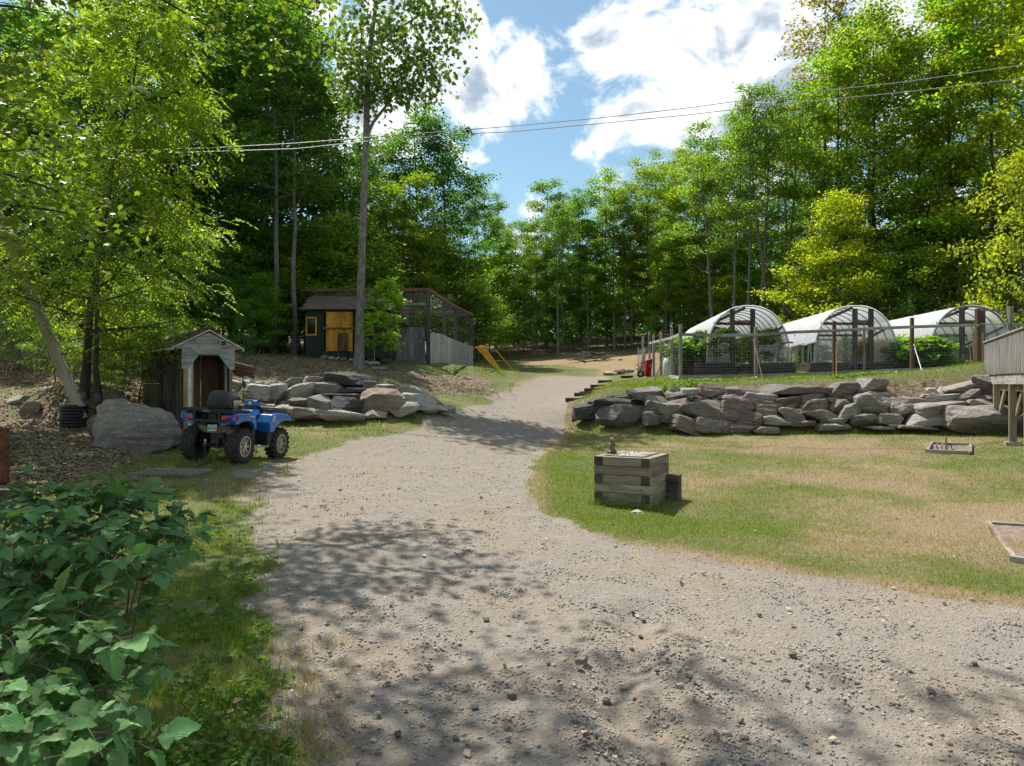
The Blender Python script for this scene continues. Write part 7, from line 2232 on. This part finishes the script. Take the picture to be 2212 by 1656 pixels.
tufts([tuple(hit(px, py).xy) for px, py in zip(g.uniform(590, 760, 60), g.uniform(1380, 1650, 60))], 14, .05, .07)
tufts([tuple(hit(px, py).xy) for px, py in zip(g.uniform(1150, 1900, 60), 1165 + g.normal(20, 25, 60))], 12, .06, .05)
X, D, hh = np.concatenate(tx), np.concatenate(ty_), np.concatenate(th)
lay_grass('dry_tufts', 'dead brown grass tufts along both edges of the drive', X, D, hh, np.full(len(X), .006), g, np.full(len(X), 1.0), .9)
# scorched grass rim along the drive
rim = []
for k in range(26):
    px = g.uniform(1150, 1800); 
uu = g.random(60000); D = 5 * (24 / 5) ** uu; X = (g.uniform(1050, 2800, len(D)) - CX) / F * D
sdv = sdist(X, D, ROAD)
keep = (np.abs(sdv + .02) < .28) & (g.random(len(X)) < .5 + vnoise(X, D, 1.3))
X, D = X[keep], D[keep]
lay_grass('scorched_grass', 'brown scorched grass along the lawn edge of the drive', X, D, g.uniform(.015, .05, len(X)), .007 * np.clip(D / 7, 1, 3), g, np.full(len(X), .95), 1.0)
# low broad weeds on the verge
n = 5200
px = g.uniform(150, 640, n); uu = g.random(n); D = 3.0 * (9.5 / 3.0) ** uu
X = (px - CX) / F * D; rd_, lt_, _, _ = masks(X, D)
cl = vnoise(X, D, 1.3) + vnoise(X + 3, D, 3.9)
keep = (rd_ < .5) & (cl > -.02)
X, D = X[keep], D[keep]
V_, F_ = leaf_cloud(np.stack([X, D, gz(X, D) + g.uniform(.01, .07, len(X))], 1), None, .055, .75, g, .6, .1)
o = tag(link('verge_weeds', mesh_np('verge_weeds', V_, F_, leaf_near)), 'low broad leaved weeds on the verge beside the brambles', 'weeds', kind='stuff'); o.color = (0.075, 0.17, 0.035, 1)
# weeds below the fence and wall
n = 9000
D = g.uniform(21.2, 24.3, n); px = g.uniform(1380, 2130, n); X = (px - CX) / F * D
cl = vnoise(X, D, .9) + vnoise(X + 3, D, 2.9) * .7
keep = cl > .12
X, D = X[keep], D[keep]
V_, F_ = leaf_cloud(np.stack([X, D, gz(X, D) + g.uniform(.02, .10, len(X))], 1), None, .10, .6, g, .7, .2)
o = tag(link('bank_weeds', mesh_np('bank_weeds', V_, F_, leaf_near)), 'green weeds creeping over the bank between wall and fence', 'weeds', kind='stuff'); o.color = (0.11, 0.20, 0.03, 1)
# dead leaves and twigs on the litter
lm_ = bpy.data.materials.new('dead_leaf'); lm_.use_nodes = True; t = NT(lm_.node_tree); b = t.n['Principled BSDF']
rn = t.new('ShaderNodeNewGeometry').outputs['Random Per Island']
t.put(b.inputs['Base Color'], t.mix(rn, (0.10, 0.065, 0.04), (0.42, 0.31, 0.20))); b.inputs['Roughness'].default_value = .8
n = 34000
uu = g.random(n); D = 11 * (34 / 11) ** uu; px = g.uniform(-40, 1100, n); X = (px - CX) / F * D
rd_, lt_, _, _ = masks(X, D)
keep = (g.random(n) < lt_ * .95 + .02) & (rd_ < .3)
X, D = X[keep], D[keep]
V_, F_ = leaf_cloud(np.stack([X, D, gz(X, D) + .012], 1), None, .068, .7, g, .35, 0.0)
xr = g.uniform(600, 2200, 170); yr = g.uniform(980, 1650, 170)
hp_ = [hit(a_, b_) for a_, b_ in zip(xr, yr)]
V2, F2 = leaf_cloud(np.array([(q.x, q.y, q.z + .012) for q in hp_]), None, .06, .7, g, .5, 0.0)
F_ = np.concatenate([F_, F2 + len(V_)]); V_ = np.concatenate([V_, V2])
tag(link('leaf_litter', mesh_np('leaf_litter', V_, F_, lm_)), 'brown dead leaves strewn over the bank under the trees', 'leaf litter', kind='stuff')
mb = MB()
for k in range(260):
    px = g.uniform(0, 1000); D_ = g.uniform(14, 28); x = (px - CX) / F * D_
    if masks(np.array([x]), np.array([D_]))[1][0] < .5: continue
    L = g.uniform(.15, .8); a = g.random() * 6.28; z = gz(x, D_) + .02
    mb.tube([(x, D_, z), (x + math.cos(a) * L * .5, D_ + math.sin(a) * L * .5, z + g.uniform(.01, .12)), (x + math.cos(a + .3) * L, D_ + math.sin(a + .3) * L, z + g.uniform(0, .06))], [.009, .007, .004], 4, False)
tag(mb.build('fallen_twigs', wood_grey), 'thin dead twigs lying on the leaf litter', 'twigs', kind='stuff')
# dry brush on the bank left of the shelter and on the mound
P_ = []
for px, py, D_, m, sx in ((60, 760, 23.5, 500, 1.2), (150, 770, 23, 500, 1.0), (250, 790, 21.5, 350, .8), (20, 800, 21, 300, .8), (1010, 838, 26, 420, .7), (560, 790, 23, 300, .7), (640, 785, 26, 200, .7)):
    x = (px - CX) / F * D_; xx = x + g.normal(0, sx, m); yy = D_ + g.normal(0, sx * .7, m)
    P_.append(np.stack([xx, yy, gz(xx, yy) + np.abs(g.normal(0, .16, m))], 1))
V_, F_ = leaf_cloud(np.concatenate(P_), None, .34, .045, g, 1.1, -.2)
tag(link('dry_brush', mesh_np('dry_brush', V_, F_, lm_)), 'tangled dry brush on the bank and mound', 'brush', kind='stuff')
# gravel: small crushed stones
gmat = bpy.data.materials.new('crushed_stone'); gmat.use_nodes = True; t = NT(gmat.node_tree); b = t.n['Principled BSDF']
rn = t.new('ShaderNodeNewGeometry').outputs['Random Per Island']
c1 = t.mix(rn, (0.20, 0.18, 0.16), (0.42, 0.375, 0.32)); t.put(b.inputs['Base Color'], t.mix(t.math('FRACT', t.math('MULTIPLY', rn, 13.7)), c1, (0.28, 0.245, 0.205))); b.inputs['Roughness'].default_value = .9
n = 52000
uu = g.random(n); D = 3.6 * (26 / 3.6) ** (uu ** 1.25); px = g.uniform(420, 2260, n); X = (px - CX) / F * D
rd_, lt_, _, _ = masks(X, D)
cl = .55 + 1.1 * vnoise(X, D, 1.1) + .8 * vnoise(X + 4, D, 3.0)
ch = np.exp(-(seg_dist(X, D, CHANNEL) / .25) ** 2)
keep = g.random(n) < rd_ * np.clip(cl + ch, .12, 1)
X, D = X[keep], D[keep]; n = len(X)
s = .0042 + .0065 * g.random(n) ** 2.5 + .012 * (g.random(n) < .02) * g.random(n); s *= np.clip(D / 8, 1, 1.25)
q = np.array([(-1, -1, -1), (1, -1, -1), (1, 1, -1), (-1, 1, -1), (-1, -1, 1), (1, -1, 1), (1, 1, 1), (-1, 1, 1)], float)
J = q[None] * g.uniform(.5, 1.15, (n, 8, 3)) * np.stack([g.uniform(.8, 1.4, n), g.uniform(.7, 1.2, n), g.uniform(.45, .9, n)], 1)[:, None, :]
a = g.random(n) * 6.28; ca, sa = np.cos(a)[:, None], np.sin(a)[:, None]
V = np.stack([J[..., 0] * ca - J[..., 1] * sa, J[..., 0] * sa + J[..., 1] * ca, J[..., 2]], -1) * s[:, None, None]
V += np.stack([X, D, gz(X, D) - .014 + s * .2], 1)[:, None, :]
fb = np.array([(0, 3, 2, 1), (4, 5, 6, 7), (0, 1, 5, 4), (1, 2, 6, 5), (2, 3, 7, 6), (3, 0, 4, 7)])
Fq = (np.arange(n)[:, None, None] * 8 + fb[None]).reshape(-1, 4)
tag(link('gravel', mesh_np('gravel', V.reshape(-1, 3), Fq, gmat)), 'crushed grey stone scattered over the sandy drive', 'gravel', kind='stuff')
print('tris', sum(len(o.data.loop_triangles) or sum(len(p.vertices) - 2 for p in o.data.polygons) for o in {o.data.name: o for o in scene.objects if o.type == 'MESH'}.values()))
